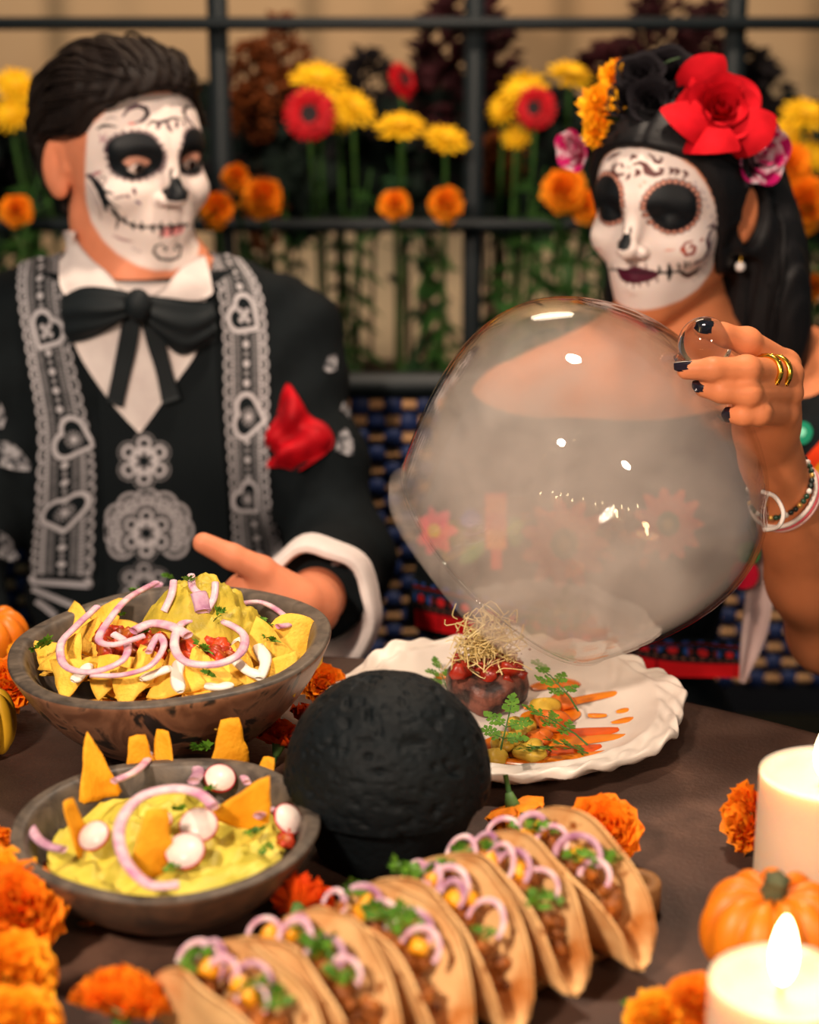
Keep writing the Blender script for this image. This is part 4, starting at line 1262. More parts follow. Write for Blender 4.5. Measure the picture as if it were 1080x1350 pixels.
# big rosette of petals behind, small one in front of it
for k in range(9):
    a = R(-125 + k * 31); cx, cy = 195 + 42 * math.sin(a), 698 - 36 * math.cos(a)
    r = np.sqrt((px - cx) ** 2 + (py - cy) ** 2) / 19
    v = aa((r - 1) * 10, 1) * np.where(np.cos(r * 14) > 0.0, 0.95, 0.05); v = np.where(r < 0.25, 0.9, v); ink = np.where(v > 0.05, v * 0.8, ink)
rosette(190, 608, 37); rosette(193, 703, 36)
rosette(190, 772, 34, br=0.6)
for k in range(4):
    r = np.sqrt((px - (152 + 3 * k)) ** 2 + (py - (705 + 8 * k)) ** 2); ink = np.maximum(ink, aa((r - 3), 1) * 0.7)
sheet_obj('vest', pts, n, m_print, MAN, 0.002, to_col(ink, 1.1))

# printed lapels
lap = [('L', [(26, 352), (24, 392), (36, 470), (50, 560), (48, 640), (44, 705), (42, 756)], [(86, 330), (88, 380), (98, 460), (120, 560), (128, 610), (128, 680), (126, 758)], -1,
        [(92, 2, 40, 'cross', 31), (196, 10, -62, 'star', 34), (272, 1, 0, 'star', 34)]),
       ('R', [(272, 330), (284, 380), (292, 450), (294, 540), (300, 620), (304, 700), (306, 744)], [(318, 345), (345, 385), (354, 450), (357, 540), (358, 620), (366, 690), (372, 742)], 1,
        [(86, 0, -52, 'cross', 31), (180, 2, -78, 'star', 34), (262, -4, -40, 'star', 32)])]
for nm, A, B, sd, hearts in lap:
    pts, n = drape(JT, A, B, 96, 420, 0.0045, smooth_it=6)
    wid = np.linalg.norm(pts[:, -1] - pts[:, 0], axis=1)[:, None] * 1000
    step = np.linalg.norm(np.diff(pts[:, 48], axis=0), axis=1); ln = np.concatenate([[0], np.cumsum(step)])[:, None] * 1000
    a = (np.linspace(-0.5, 0.5, 96)[None] * 56) * np.ones_like(ln); b = ln * np.ones_like(a)
    b = b * (340 / max(ln[-1, 0], 1))
    ink = lapel_pattern(a, b, sd, hearts)
    sheet_obj('lapel', pts, n, m_print, MAN, 0.003, to_col(ink, 1.05))
# bone prints below the lapels
for A, B in (([(44, 762), (80, 764), (118, 766)], [(44, 770), (80, 772), (118, 775)]), ([(46, 772), (70, 782), (104, 796)], [(44, 779), (68, 789), (100, 803)]), ([(52, 788), (64, 796), (78, 808)], [(48, 794), (60, 803), (74, 815)]),
             ([(310, 745), (335, 742), (366, 735)], [(311, 751), (336, 749), (367, 743)]), ([(328, 757), (346, 753), (370, 745)], [(329, 763), (347, 760), (371, 752)])):
    pts, n = drape(JT, A, B, 5, 14, 0.003); sheet_obj('bone_print', pts, n, M('print_white', lin((170, 165, 168)), 0.8), MAN, 0.001)
for c in ((117, 769), (45, 764), (366, 737)):
    h = multi_cast(JT, *c)
    v, f = lathe([(0, 0.003), (0.004, 0.002), (0.006, 0)], 10); link('bone_print', mesh('bone_print', v, f, M('print_white', (.4, .4, .4))), MAN, loc=h[0], rot=(R(90), 0, 0))
# pale embroidered figures on the sleeves
m_emb = M('embroidery', lin((160, 157, 160)), 0.85, lin((70, 70, 74)), 130, spec=0.1, sharp=(0.45, 0.55))
for A, B, nm in (([(0, 582), (14, 583), (28, 594), (41, 612)], [(0, 614), (14, 618), (28, 620), (40, 620)], 'skull_embroidery'),
                 ([(0, 530), (4, 538), (8, 552)], [(-6, 560), (-2, 562), (4, 564)], 'embroidery'), ([(0, 700), (12, 710), (26, 735)], [(-4, 730), (6, 738), (18, 742)], 'embroidery'),
                 ([(430, 474), (437, 467), (443, 468)], [(426, 488), (434, 491), (442, 488)], 'embroidery'), ([(445, 572), (455, 566), (464, 582)], [(442, 594), (455, 600), (464, 600)], 'embroidery'),
                 ([(452, 530), (458, 535), (464, 545)], [(448, 540), (454, 545), (460, 552)], 'embroidery'),
                 ([(436, 738), (456, 732), (478, 752), (486, 775)], [(438, 746), (456, 748), (470, 764), (478, 788)], 'lace_embroidery'),
                 ):
    pts, n = drape(JT, A, B, 6, 10, 0.002); sheet_obj(nm, pts, n, m_emb, MAN, 0.001)

# shirt front, collar
pts, n = drape(JT, [(92, 372), (100, 452), (140, 520), (183, 569)], [(272, 372), (262, 455), (226, 512), (186, 569)], 14, 22, 0.004, smooth_it=4); sheet_obj('shirt_front', pts, n, m_white, MAN)
nb0, nb1 = FM.W(0, -0.03, -0.115), MS['neck1']
ax = Vector((nb0 - nb1)).normalized()
def collar_band(p):
    h = (p - V3(nb1)) @ V3(ax).astype(np.float32)
    r = np.abs(cap(p, V3(nb1), V3(nb0), 0.069, 0.066)) - 0.0025
    return smax(r, np.maximum(h - 0.030 - 0.2 * (p[:, 1] - V3(nb1)[1]), -0.012 - h), 0.003)
cp_, cf_ = surface_nets(collar_band, V3(nb1) - 0.1, V3(nb1) + 0.1, 0.003)
cb_tree = bvh_of(cp_, cf_)
link('collar_band', mesh('collar_band', cp_, cf_, m_white), MAN)
CT_ = JT + [cb_tree, man_tree]
pts, n = drape(CT_, [(98, 303), (118, 336), (148, 370), (182, 397)], [(87, 304), (84, 345), (92, 392), (172, 404)], 10, 16, 0.009, smooth_it=5); sheet_obj('collar', pts, n, m_white, MAN, 0.003)
pts, n = drape(CT_, [(256, 338), (240, 360), (214, 382), (184, 398)], [(264, 340), (274, 372), (270, 396), (192, 406)], 10, 16, 0.009, smooth_it=5); sheet_obj('collar', pts, n, m_white, MAN, 0.003)

# bow tie
m_bow = mat('bow_satin', (0.009, 0.0125, 0.0145), 0.6, spec=0.2, bump=0.2, bscale=700)
def puff(nv, nu, h): 
    i = np.linspace(0, 1, nu)[None]; j = np.linspace(0, 1, nv)[:, None]
    return h * (np.sin(np.pi * i) ** 0.6 * (0.4 + 0.6 * np.sin(np.pi * j) ** 0.6)) + 0.002 * np.sin(i * 16 + j * 3)
for A, B in (([(176, 386), (150, 380), (118, 378), (88, 392)], [(176, 412), (150, 432), (122, 446), (96, 452)]),
             ([(188, 388), (220, 392), (250, 396), (276, 398)], [(188, 414), (214, 450), (240, 468), (282, 448)])):
    pts, n = drape(CT_, A, B, 14, 14, 0.010, puff(14, 14, 0.014), 6); sheet_obj('bow_loop', pts, n, m_bow, MAN, 0.006)
for A, B in (([(166, 408), (158, 450), (150, 495), (143, 528)], [(188, 412), (182, 455), (172, 500), (164, 536)]), ([(184, 412), (194, 450), (206, 490), (214, 532)], [(208, 410), (218, 450), (228, 490), (238, 524)])):
    pts, n = drape(CT_, A, B, 8, 16, 0.009, None, 6); sheet_obj('bow_tail', pts, n, m_bow, MAN, 0.003)
h = multi_cast(CT_, 182, 402)
v, f = lathe([(0.014 * math.sin(math.pi * i / 10), -0.017 * math.cos(math.pi * i / 10)) for i in range(11)], 16)
link('bow_knot', mesh('bow_knot', v, f, m_bow), MAN, loc=P(182, 402, proj(h[0])[2] - 0.018))

# pocket square
nu = nv = 26
A = [(378, 508), (366, 545), (352, 585), (356, 615)]; B = [(382, 508), (408, 548), (440, 585), (398, 622)]
i = np.linspace(0, 1, nu)[None]; j = np.linspace(0, 1, nv)[:, None]
bump = 0.020 * np.sin(np.pi * np.clip(i, .04, .96)) * np.sin(np.pi * (0.15 + 0.8 * j)) + 0.006 * np.sin(i * 11 + 4 * np.sin(j * 5)) * j + 0.005 * np.sin(j * 13 + i * 7)
pts, n = drape(JT, A, B, nu, nv, 0.004, bump, 4); sheet_obj('pocket_square', pts, n, m_redsilk, MAN, 0.002)

# flared white cuff
el, wr = MS['elL'], MS['wrL']; ax = (wr - el).normalized(); s_ = ax.cross(Vector((0, 0, 1))).normalized(); u_ = s_.cross(ax)
c0 = el.lerp(wr, 0.66); rows = []
for k in range(9):
    t = k / 8; row = []
    for q in range(48):
        a = 2 * math.pi * q / 48
        rad = 0.043 + 0.006 * t + 0.002 * t * math.sin(a * 6) + 0.006 * t * max(0, -math.sin(a)) ** 1.5
        row.append(c0 + ax * (0.062 * t + 0.003 * t * math.sin(a * 4)) - u_ * 0.002 + s_ * (math.cos(a) * rad) + u_ * (math.sin(a) * rad) + Vector((0.012, 0.012, -0.012)) * t * t * max(0, -math.sin(a)))
    rows.append(row)
for dr, da in ((0.003, 0.001), (0.006, -0.004), (0.009, -0.014), (0.010, -0.028), (0.010, -0.042)):   # cloth turned back over itself
    rows.append([rows[8][q] + (s_ * math.cos(2 * math.pi * q / 48) + u_ * math.sin(2 * math.pi * q / 48)) * (dr * (1 + 0.10 * math.sin(q * 0.65))) + ax * da for q in range(48)])
NRW = len(rows)
pts = np.array(rows); ctr = np.array(c0)
nn = pts - ctr; nn -= (nn @ np.array(ax))[..., None] * np.array(ax); nn /= np.linalg.norm(nn, axis=2, keepdims=True)
outer = pts.reshape(-1, 3); inner = (pts - nn * 0.0025).reshape(-1, 3); F0 = grid_faces(NRW, 48, False, True); K = len(outer)
rim = [((NRW - 1) * 48 + q, (NRW - 1) * 48 + (q + 1) % 48, K + (NRW - 1) * 48 + (q + 1) % 48, K + (NRW - 1) * 48 + q) for q in range(48)]
link('shirt_cuff', mesh('shirt_cuff', np.concatenate([outer, inner]), np.array(F0 + [tuple(x + K for x in q[::-1]) for q in F0] + rim), m_white), MAN)

# ------------------------------------------------------------------ hair
m_hair = mat('dark_hair', lin((36, 26, 21)), 0.6, lin((18, 14, 14)), 8, spec=0.15, stretch=(60, 60, 4))
m_hair_b = mat('black_hair', lin((28, 25, 26)), 0.5, lin((16, 17, 19)), 8, spec=0.2, stretch=(60, 60, 4))
def groove(q, a, b, amp):
    return amp * (np.sin(a + 1.5 * np.sin(b)) * 0.6 + np.sin(2.3 * a + 2 * np.sin(b * 1.7)) * 0.4)
def man_hair(p):
    q = FM.loc(p); x, y, z = q[:, 0], q[:, 1], q[:, 2]
    d = smin(hm(q) - 0.007, ell(q, (0, -0.024, 0.036), (0.085, 0.106, 0.088)), 0.02)
    d = smin(d, ell(q, (-0.012, 0.032, 0.084), (0.066, 0.060, 0.036)), 0.03)
    d = smin(d, ell(q, (-0.05, 0.0, 0.066), (0.036, 0.066, 0.040)), 0.03)
    d = d + groove(q, x * 150 + y * 30 + 2 * np.sin(z * 40), y * 35 + z * 25, 0.0022) + 0.003 * vnoise(q, 30, 4)
    fr = smin(0.073 - z + 0.008 * np.cos(x * 40), y - (0.022 + 0.55 * z), 0.02)
    side = smin(0.030 - z, y + 0.022, 0.012)          # clears the ear
    d = smax(d, fr, 0.008); d = smax(d, side, 0.01)
    d = smax(d, -0.080 - z, 0.02)
    return smax(d, -(hm(q) - 0.0005), 0.001)
hp, hf = surface_nets(man_hair, FM.o - 0.17, FM.o + 0.18, 0.0028)
link('hair', mesh('hair', hp, hf, m_hair), MAN)
def head_strands(fr, trees, seeds, step_fn, rad, m, parent, name, n=10, ds=0.011, lift=0.003):
    mb = MB()
    for s in seeds:
        q = Vector(s); pts = []
        for k in range(n):
            w = fr.W(*q); best = trees.find_nearest(w)
            if best[0] is None: break
            pts.append(best[0] + best[1] * (lift * (0.4 + 0.6 * math.sin(math.pi * k / n))))
            ql = Vector(fr.loc(np.array(best[0]))); q = ql + step_fn(ql, s) * ds
        if len(pts) > 4:
            pts = catmull(pts, 2); L = len(pts)
            v, f = tube(pts, [rad * math.sin(math.pi * (0.12 + 0.83 * i / (L - 1))) for i in range(L)], 5, flat=0.6); mb.add(v, f)
    return tag(mb.obj(name, m, parent), kind='stuff')
h_tree = bvh_of(hp, hf)
rr = random.Random(3)
seeds = [(rr.uniform(-0.07, 0.07), rr.uniform(0.06, 0.085), rr.uniform(0.075, 0.11)) for _ in range(110)] + [(rr.choice((-1, 1)) * 0.085, rr.uniform(-0.01, 0.05), rr.uniform(0.03, 0.09)) for _ in range(60)]
head_strands(FM, h_tree, seeds, lambda q, s: Vector((q.x * 2 - s[0] * .2, -1, -0.2 if q.y > 0 else -0.9)).normalized(), 0.0028, m_hair, MAN, 'hair_strands', 13)

def woman_hair(p):
    q = FW.loc(p); x, y, z = q[:, 0], q[:, 1], q[:, 2]
    d = smin(hw(q) - 0.009, ell(q, (0, -0.022, 0.036), (0.085, 0.107, 0.089)), 0.02)
    d = d + groove(q, np.abs(x) * 60 + z * 110 + y * 40, z * 30 + y * 20, 0.0008) + 0.003 * np.exp(-(x / 0.004) ** 2) * (z > 0.06)
    fr = smin(0.079 - z - np.abs(x) * 0.05, y - np.where(z > 0, 0.040 + 0.35 * z, 0.040 + 0.30 * z), 0.03)
    earw = np.sqrt(((y + 0.013) / 0.021) ** 2 + ((z + 0.006) / 0.037) ** 2) - 1
    d = smax(d, fr, 0.012); d = smax(d, -np.maximum(earw * 0.02, 0.062 - np.abs(x)), 0.006)
    d = smax(d, -0.075 - z, 0.02)
    # lengths falling behind the shoulders
    g = groove(q, np.abs(x) * 230 + y * 120, z * 20, 0.0022)
    l = ell(q, (0.055, -0.075, -0.110), (0.070, 0.040, 0.165)) + g
    l = smin(l, ell(q, (-0.055, -0.078, -0.110), (0.062, 0.036, 0.165)) + g, 0.03)
    l = smin(l, ell(q, (0.095, -0.055, -0.15), (0.045, 0.030, 0.12)) + g, 0.03)
    d = smin(d, l, 0.03)
    return smax(d, -(hw(q) - 0.0005), 0.001)
hp, hf = surface_nets(woman_hair, FW.o + np.array((-0.2, -0.2, -0.30)), FW.o + np.array((0.22, 0.22, 0.16)), 0.003)
link('hair', mesh('hair', hp, hf, m_hair_b), WOM)
h_tree2 = bvh_of(hp, hf)
seeds = [(rr.choice((-1, 1)) * rr.uniform(0.004, 0.05), rr.uniform(0.045, 0.07), rr.uniform(0.085, 0.10)) for _ in range(90)] + [(rr.choice((-1, 1)) * rr.uniform(0.03, 0.10), -0.05, rr.uniform(-0.1, 0.0)) for _ in range(80)]
head_strands(FW, h_tree2, seeds, lambda q, s: Vector((0.55 * (1 if s[0] > 0 else -1), -0.75, -0.55)).normalized() if q.z > 0 else Vector((0, 0.05, -1)), 0.0022, m_hair_b, WOM, 'hair_strands', 15)

# ------------------------------------------------------------------ woman's blouse and skirt
wg = woman_groups(); wtorso = wg[1][2]
def rbox(p, c, s, r):
    q = np.abs(p - np.asarray(c, dtype=np.float32)) - (np.asarray(s, dtype=np.float32) - r)
    return np.sqrt((np.maximum(q, 0) ** 2).sum(1)) + np.minimum(q.max(1), 0) - r
def blouse_f(p):
    d = wtorso(p) - 0.012
    d = smin(d, rbox(p, (0.170, 1.885, 0.745), (0.150, 0.108, 0.09), 0.07), 0.05)
    d = smin(d, ell(p, (0.215, 1.87, 0.83), (0.155, 0.112, 0.11)), 0.04)
    sR, eR, wR = WS['shR'], WS['elR'], WS['wrR']
    d = smin(d, chain_sdf([sR.lerp(eR, .12), eR, eR.lerp(wR, .97)], [0.062, 0.056, 0.042], 0.03)(p), 0.04)
    sL, eL = WS['shL'], WS['elL']
    d = smin(d, chain_sdf([sL.lerp(eL, .10), sL.lerp(eL, .34)], [0.062, 0.066], 0.03)(p), 0.03)
    d = d + 0.003 * np.sin(p[:, 0] * 60 + 8 * p[:, 2]) * np.clip((0.80 - p[:, 2]) / 0.05, 0, 1)
    top = p[:, 2] - (0.905 + 0.10 * (p[:, 1] - 1.80) + 0.25 * np.maximum(np.abs(p[:, 0] - 0.25) - 0.12, 0))
    d = smax(d, top, 0.008)
    return smax(d, 0.665 - p[:, 2], 0.006)
bp, bf = surface_nets(blouse_f, (-0.06, 1.66, 0.64), (0.54, 2.06, 1.0), 0.005)
link('blouse', mesh('blouse', bp, bf, m_cloth), WOM)
b_tree = bvh_of(bp, bf)
def skirt_f(p):
    d = smin(wtorso(p) - 0.02, rbox(p, (0.175, 1.80, 0.49), (0.165, 0.22, 0.082), 0.07), 0.06)
    d = smin(d, rbox(p, (0.175, 1.70, 0.30), (0.160, 0.09, 0.22), 0.06), 0.05)
    return smax(smax(d, p[:, 2] - 0.69, 0.01), 0.08 - p[:, 2], 0.004)
sp_, sf_ = surface_nets(skirt_f, (-0.06, 1.45, 0.05), (0.42, 2.1, 0.72), 0.008)
link('skirt', mesh('skirt', sp_, sf_, m_cloth), WOM)
BT = [b_tree]
# woven hem band
nu, nv = 70, 420
pts, n = drape(BT, [(549, 762), (640, 782), (740, 808), (860, 836), (976, 846)], [(550, 826), (640, 843), (740, 868), (860, 890), (974, 893)], nu, nv, 0.003, smooth_it=5)
U = np.linspace(0, 1, nu)[None] * np.ones((nv, 1)); S = np.linspace(0, 340, nv)[:, None] * np.ones((1, nu)); mm = U * 52
col = np.tile(CLOTH, (nv, nu, 1))
def patch(mask, c): col[mask] = lin(c)
red = (214, 22, 28)
patch(mm > 33, red); patch((mm > 33) & (np.abs((S % 74) - 37) < 1.0), (120, 6, 12))
patch(np.abs(mm - 8) < 1.2, (120, 24, 30))
h1 = np.sqrt(((S % 26) - 13) ** 2 + (mm - 20) ** 2) < 4.6; h2 = np.sqrt((((S + 13) % 26) - 13) ** 2 + (mm - 20) ** 2) < 4.4
patch(h1, (206, 38, 40)); patch(h2 & ((S // 26) % 2 == 0), (40, 84, 158)); patch(h2 & ((S // 26) % 2 == 1), (120, 40, 36))
patch((np.abs(mm - 14) < 1.0) & ((S % 6) < 3), (52, 80, 140)); patch((np.abs(mm - 28) < 0.8) & ((S % 8) < 4), (150, 90, 70)); patch((np.abs(mm - 4) < 1.6) & ((S % 14) < 6), (44, 74, 140))
sheet_obj('hem_band', pts, n, m_print, WOM, 0.003, col.reshape(-1, 3))
# embroidered motifs on the blouse
def motif(cx, cy, r, fn, nm):
    k = 60
    pts, n = drape(BT, [(cx - r, cy - r), (cx - r, cy), (cx - r, cy + r)], [(cx + r, cy - r), (cx + r, cy), (cx + r, cy + r)], k, k, 0.0025, smooth_it=4)
    g = np.linspace(-1, 1, k); X, Y = np.meshgrid(g, g); c = np.tile(CLOTH, (k, k, 1)); fn(X, Y, c)
    o = pts.reshape(-1, 3); cc = c.reshape(-1, 3); keep = np.abs(cc - CLOTH).sum(1) > 1e-6
    f = np.array(grid_faces(k, k)); f = f[keep[f].any(1)]
    f2 = np.concatenate([f, f[:, ::-1] + len(o)])
    link(nm, mesh(nm, np.concatenate([o, o - n.reshape(-1, 3) * 0.001]), f2, m_print, True, np.concatenate([cc, cc])), WOM)
def red_flower(X, Y, c):
    r = np.sqrt(X * X + Y * Y); th = np.arctan2(Y, X); e = 0.80 + 0.14 * np.cos(th * 11)
    c[r < e] = lin((224, 50, 40)); c[(r < e) & (np.cos(th * 22) > 0.2) & (r > .3)] = lin((236, 120, 70)); c[r < 0.30] = lin((70, 110, 60)); c[r < 0.14] = lin((160, 150, 60))
def orange_bud(X, Y, c):
    c[(np.abs(X) < 0.26 - 0.12 * (Y > .4)) & (np.abs(Y) < 0.95)] = lin((226, 60, 30)); c[(np.abs(X) < 0.25) & (np.abs(Y - .2) < 0.22)] = lin((240, 140, 40)); c[(np.abs(X) < 0.25) & (np.abs(Y + .6) < 0.2)] = lin((236, 120, 50))
    c[(((X + 0.6) / 0.33) ** 2 + ((Y - 0.2 + 0.5 * X) / 0.2) ** 2) < 1] = lin((80, 140, 60)); c[(((X - 0.5) / 0.22) ** 2 + ((Y - 0.0) / 0.35) ** 2) < 1] = lin((90, 150, 80))
    c[(((X + 0.62) / 0.25) ** 2 + ((Y + 0.28) / 0.2) ** 2) < 1] = lin((50, 80, 160))
def pink_flower(X, Y, c):
    r = np.sqrt(X * X + Y * Y); th = np.arctan2(Y, X); c[r < 0.75 + 0.15 * np.cos(th * 7)] = lin((220, 70, 90)); c[r < 0.25] = lin((220, 180, 60))
def green_red(X, Y, c):
    r = np.sqrt(X * X + (Y - .35) ** 2); c[r < 0.6] = lin((200, 20, 50)); r = np.sqrt((X - .2) ** 2 + (Y + .5) ** 2); c[r < 0.5] = lin((40, 130, 60))
def bright(X, Y, c):
    c[Y + X > 0.2] = lin((220, 60, 20)); c[Y + X > 0.9] = lin((240, 170, 30)); r = np.sqrt((X + .3) ** 2 + (Y + .5) ** 2); c[r < 0.4] = lin((20, 120, 90)); c[r < 0.15] = lin((120, 200, 170))
motif(745, 716, 62, red_flower, 'flower_embroidery'); motif(655, 700, 52, orange_bud, 'flower_embroidery'); motif(575, 700, 34, pink_flower, 'flower_embroidery')
motif(880, 690, 50, red_flower, 'flower_embroidery'); motif(980, 745, 32, green_red, 'flower_embroidery'); motif(1068, 590, 34, bright, 'flower_embroidery')
# pale satin edge beside the arm
pts, n = drape(BT, [(1000, 700), (984, 770), (976, 840), (974, 898)], [(1020, 690), (1020, 770), (1008, 840), (980, 900)], 10, 24, 0.006, 0.003 * np.sin(np.linspace(0, 9, 10))[None] * np.ones((24, 1)), 6)
sheet_obj('satin_trim', pts, n, m_satin, WOM, 0.002)
# lashes and nails
m_nail = M('nail_polish', lin((28, 16, 26)), 0.12, spec=0.6, coat=0.8)
def nail(pa, pb, r, toward, L=0.011, W=0.0062):
    """painted nail sitting on the finger tip between joints pa -> pb"""
    t = (pb - pa).normalized(); nrm = (toward - t * toward.dot(t)).normalized(); s = t.cross(nrm)
    v = []
    for i in range(9):
        a = i / 8; x = -L * 0.45 + L * 1.2 * a; w = W * (0.75 + 0.35 * math.sin(math.pi * min(1, a * 0.8 + .1))) * (1 if a < .8 else 1 - (a - .8) * 2.2)
        for j in range(7):
            b = -1 + 2 * j / 6; v.append(pb + t * x + s * (w * b) + nrm * (r * (1.06 - 0.10 * a * a) - W * 0.55 * b * b))
    f = grid_faces(9, 7); k = len(v); v += [q - nrm * 0.0012 for q in v]; f += [tuple(i + k for i in q[::-1]) for q in f]
    link('fingernail', mesh('fingernail', v, f, m_nail), WOM)
tocam = (CAMP - Vector(wl)).normalized()
nail(w_fingers[0][0][3], w_fingers[0][0][4], 0.0076, Vector((0.1, -0.62, 0.78)), 0.013, 0.0068)
nail(w_fingers[1][0][3], w_fingers[1][0][4], 0.0074, Vector((0, -0.35, 0.95)), 0.012, 0.0060)
nail(w_fingers[2][0][3], w_fingers[2][0][4], 0.0072, Vector((-.2, -0.65, 0.7)), 0.011, 0.0058)
nail(w_fingers[3][0][3], w_fingers[3][0][4], 0.0070, Vector((-.45, -0.9, 0.1)), 0.008, 0.0056)
# ================================================================== GLASS CLOCHE AND SMOKE
def thin_glass():
    m = bpy.data.materials.new('thin_glass'); m.use_nodes = True
    nt = m.node_tree; N = nt.nodes; L = nt.links; N.clear()
    tr = N.new('ShaderNodeBsdfTransparent'); tr.inputs[0].default_value = (0.975, 0.975, 0.97, 1)
    gl = N.new('ShaderNodeBsdfGlossy'); gl.inputs['Roughness'].default_value = 0.015
    lw = N.new('ShaderNodeLayerWeight'); lw.inputs[0].default_value = 0.5
    pw = N.new('ShaderNodeMath'); pw.operation = 'POWER'; pw.inputs[1].default_value = 4.0; L.new(lw.outputs['Facing'], pw.inputs[0])
    fr = N.new('ShaderNodeMath'); fr.operation = 'MULTIPLY_ADD'; fr.inputs[1].default_value = 0.80; fr.inputs[2].default_value = 0.035; L.new(pw.outputs[0], fr.inputs[0])
    mx = N.new('ShaderNodeMixShader'); o = N.new('ShaderNodeOutputMaterial')
    L.new(fr.outputs[0], mx.inputs[0]); L.new(tr.outputs[0], mx.inputs[1]); L.new(gl.outputs[0], mx.inputs[2]); L.new(mx.outputs[0], o.inputs[0])
    return m
m_glass = thin_glass()
m_knob = mat('clear_glass', (1, 1, 1), 0.02, trans=1.0)
K0 = P(927, 484, 1.515)
axo = Vector((-0.705 * 0.92, 0, 0)) + Vector((0, ST, CT)) * (-0.709 * 0.92) + Vector((0, CT, -ST)) * 0.39
axo.normalize()
CQ = (-axo).to_track_quat('Z', 'Y')
clo = empty('glass_cloche', K0, 'clear smoke-filled glass cloche with a round knob, tilted over the white plate', 'cloche')
clo.rotation_mode = 'QUATERNION'; clo.rotation_quaternion = CQ
SA, SR = 0.000630, 0.000618
prof_px = [(6, 4), (7, 40), (10, 78), (18, 112), (34, 146), (58, 180), (92, 212), (130, 231), (170, 239), (215, 238), (265, 228), (310, 214), (345, 200), (368, 190)]
pc = catmull([(r * SR, -a * SA, 0) for a, r in prof_px], 4)
prof_o = [(p.x, p.y) for p in pc]
def wob(r, z, a):
    return r * (1 + 0.012 * math.sin(2 * a + 8 * z) + 0.006 * math.sin(5 * a)), z
prof_i = [(max(r - 0.0022, 0.0005), z - (0.002 if z > -0.03 else 0)) for r, z in prof_o]
v, f = lathe(prof_o + prof_i[::-1], 96, wob)
link('dome', mesh('dome', v, f, m_glass), clo)
rim_r, rim_z = prof_o[-1]
v, f = tube([(rim_r * math.cos(2 * math.pi * i / 72), rim_r * math.sin(2 * math.pi * i / 72), rim_z) for i in range(72)], 0.0024, 8, True)
link('rim', mesh('rim', v, f, m_glass), clo)
kn = [(0, 0.0415)] + [(0.0215 * math.sin(R(a)), 0.0200 + 0.0215 * math.cos(R(a))) for a in range(12, 150, 8)] + [(0.0095, -0.0005), (0.0105, -0.005), (0, -0.006)]
v, f = lathe(kn, 48); ko = CQ.to_matrix().inverted() @ (P(906, 476, 1.511) - K0); link('knob', mesh('knob', v, f, m_knob), clo, loc=(ko.x, ko.y, -0.004))

def smoke_mat(dens, col, name):
    m = bpy.data.materials.new(name); m.use_nodes = True
    nt = m.node_tree; N = nt.nodes; L = nt.links; N.clear()
    o = N.new('ShaderNodeOutputMaterial'); pv = N.new('ShaderNodeVolumePrincipled')
    pv.inputs['Color'].default_value = (*col, 1); pv.inputs['Anisotropy'].default_value = 0.1
    tc = N.new('ShaderNodeTexCoord')
    n1 = N.new('ShaderNodeTexNoise'); n1.inputs['Scale'].default_value = 9; n1.inputs['Detail'].default_value = 6; n1.inputs['Distortion'].default_value = 2.6
    L.new(tc.outputs['Object'], n1.inputs['Vector'])
    mr = N.new('ShaderNodeMapRange'); mr.inputs[1].default_value = 0.34; mr.inputs[2].default_value = 0.66; mr.inputs[3].default_value = 0.12; mr.inputs[4].default_value = 1.6
    L.new(n1.outputs['Fac'], mr.inputs[0])
    sx = N.new('ShaderNodeSeparateXYZ'); L.new(tc.outputs['Object'], sx.inputs[0])
    g = N.new('ShaderNodeMapRange'); g.inputs[1].default_value = -0.02; g.inputs[2].default_value = -0.22; g.inputs[3].default_value = 0.35; g.inputs[4].default_value = 1.25
    L.new(sx.outputs[2], g.inputs[0])
    mu = N.new('ShaderNodeMath'); mu.operation = 'MULTIPLY'; L.new(mr.outputs[0], mu.inputs[0]); L.new(g.outputs[0], mu.inputs[1])
    mu2 = N.new('ShaderNodeMath'); mu2.operation = 'MULTIPLY'; mu2.inputs[1].default_value = dens; L.new(mu.outputs[0], mu2.inputs[0])
    L.new(mu2.outputs[0], pv.inputs['Density']); L.new(pv.outputs[0], o.inputs['Volume'])
    return m
sm = [(r * 0.985 - 0.003, z - 0.004) for r, z in prof_o if r > 0.01]
sm = [(0.0, sm[0][1])] + sm + [(rim_r * 0.99, rim_z - 0.012), (rim_r * 0.90, rim_z - 0.026), (rim_r * 0.66, rim_z - 0.036), (rim_r * 0.3, rim_z - 0.040), (0, rim_z - 0.041)]
v, f = lathe(sm, 64, lambda r, z, a: (r * (1 + 0.012 * math.sin(2 * a + 8 * z) + (0.05 * math.sin(4 * a) if z < rim_z - 0.008 else 0)), z))
smo = link('smoke', mesh('smoke', v, f, smoke_mat(7.0, (0.97, 0.89, 0.84), 'smoke_volume')), None, loc=K0)
smo.rotation_mode = 'QUATERNION'; smo.rotation_quaternion = CQ
tag(smo, 'pale smoke swirling inside the glass cloche and spilling from its rim', 'smoke', kind='stuff')

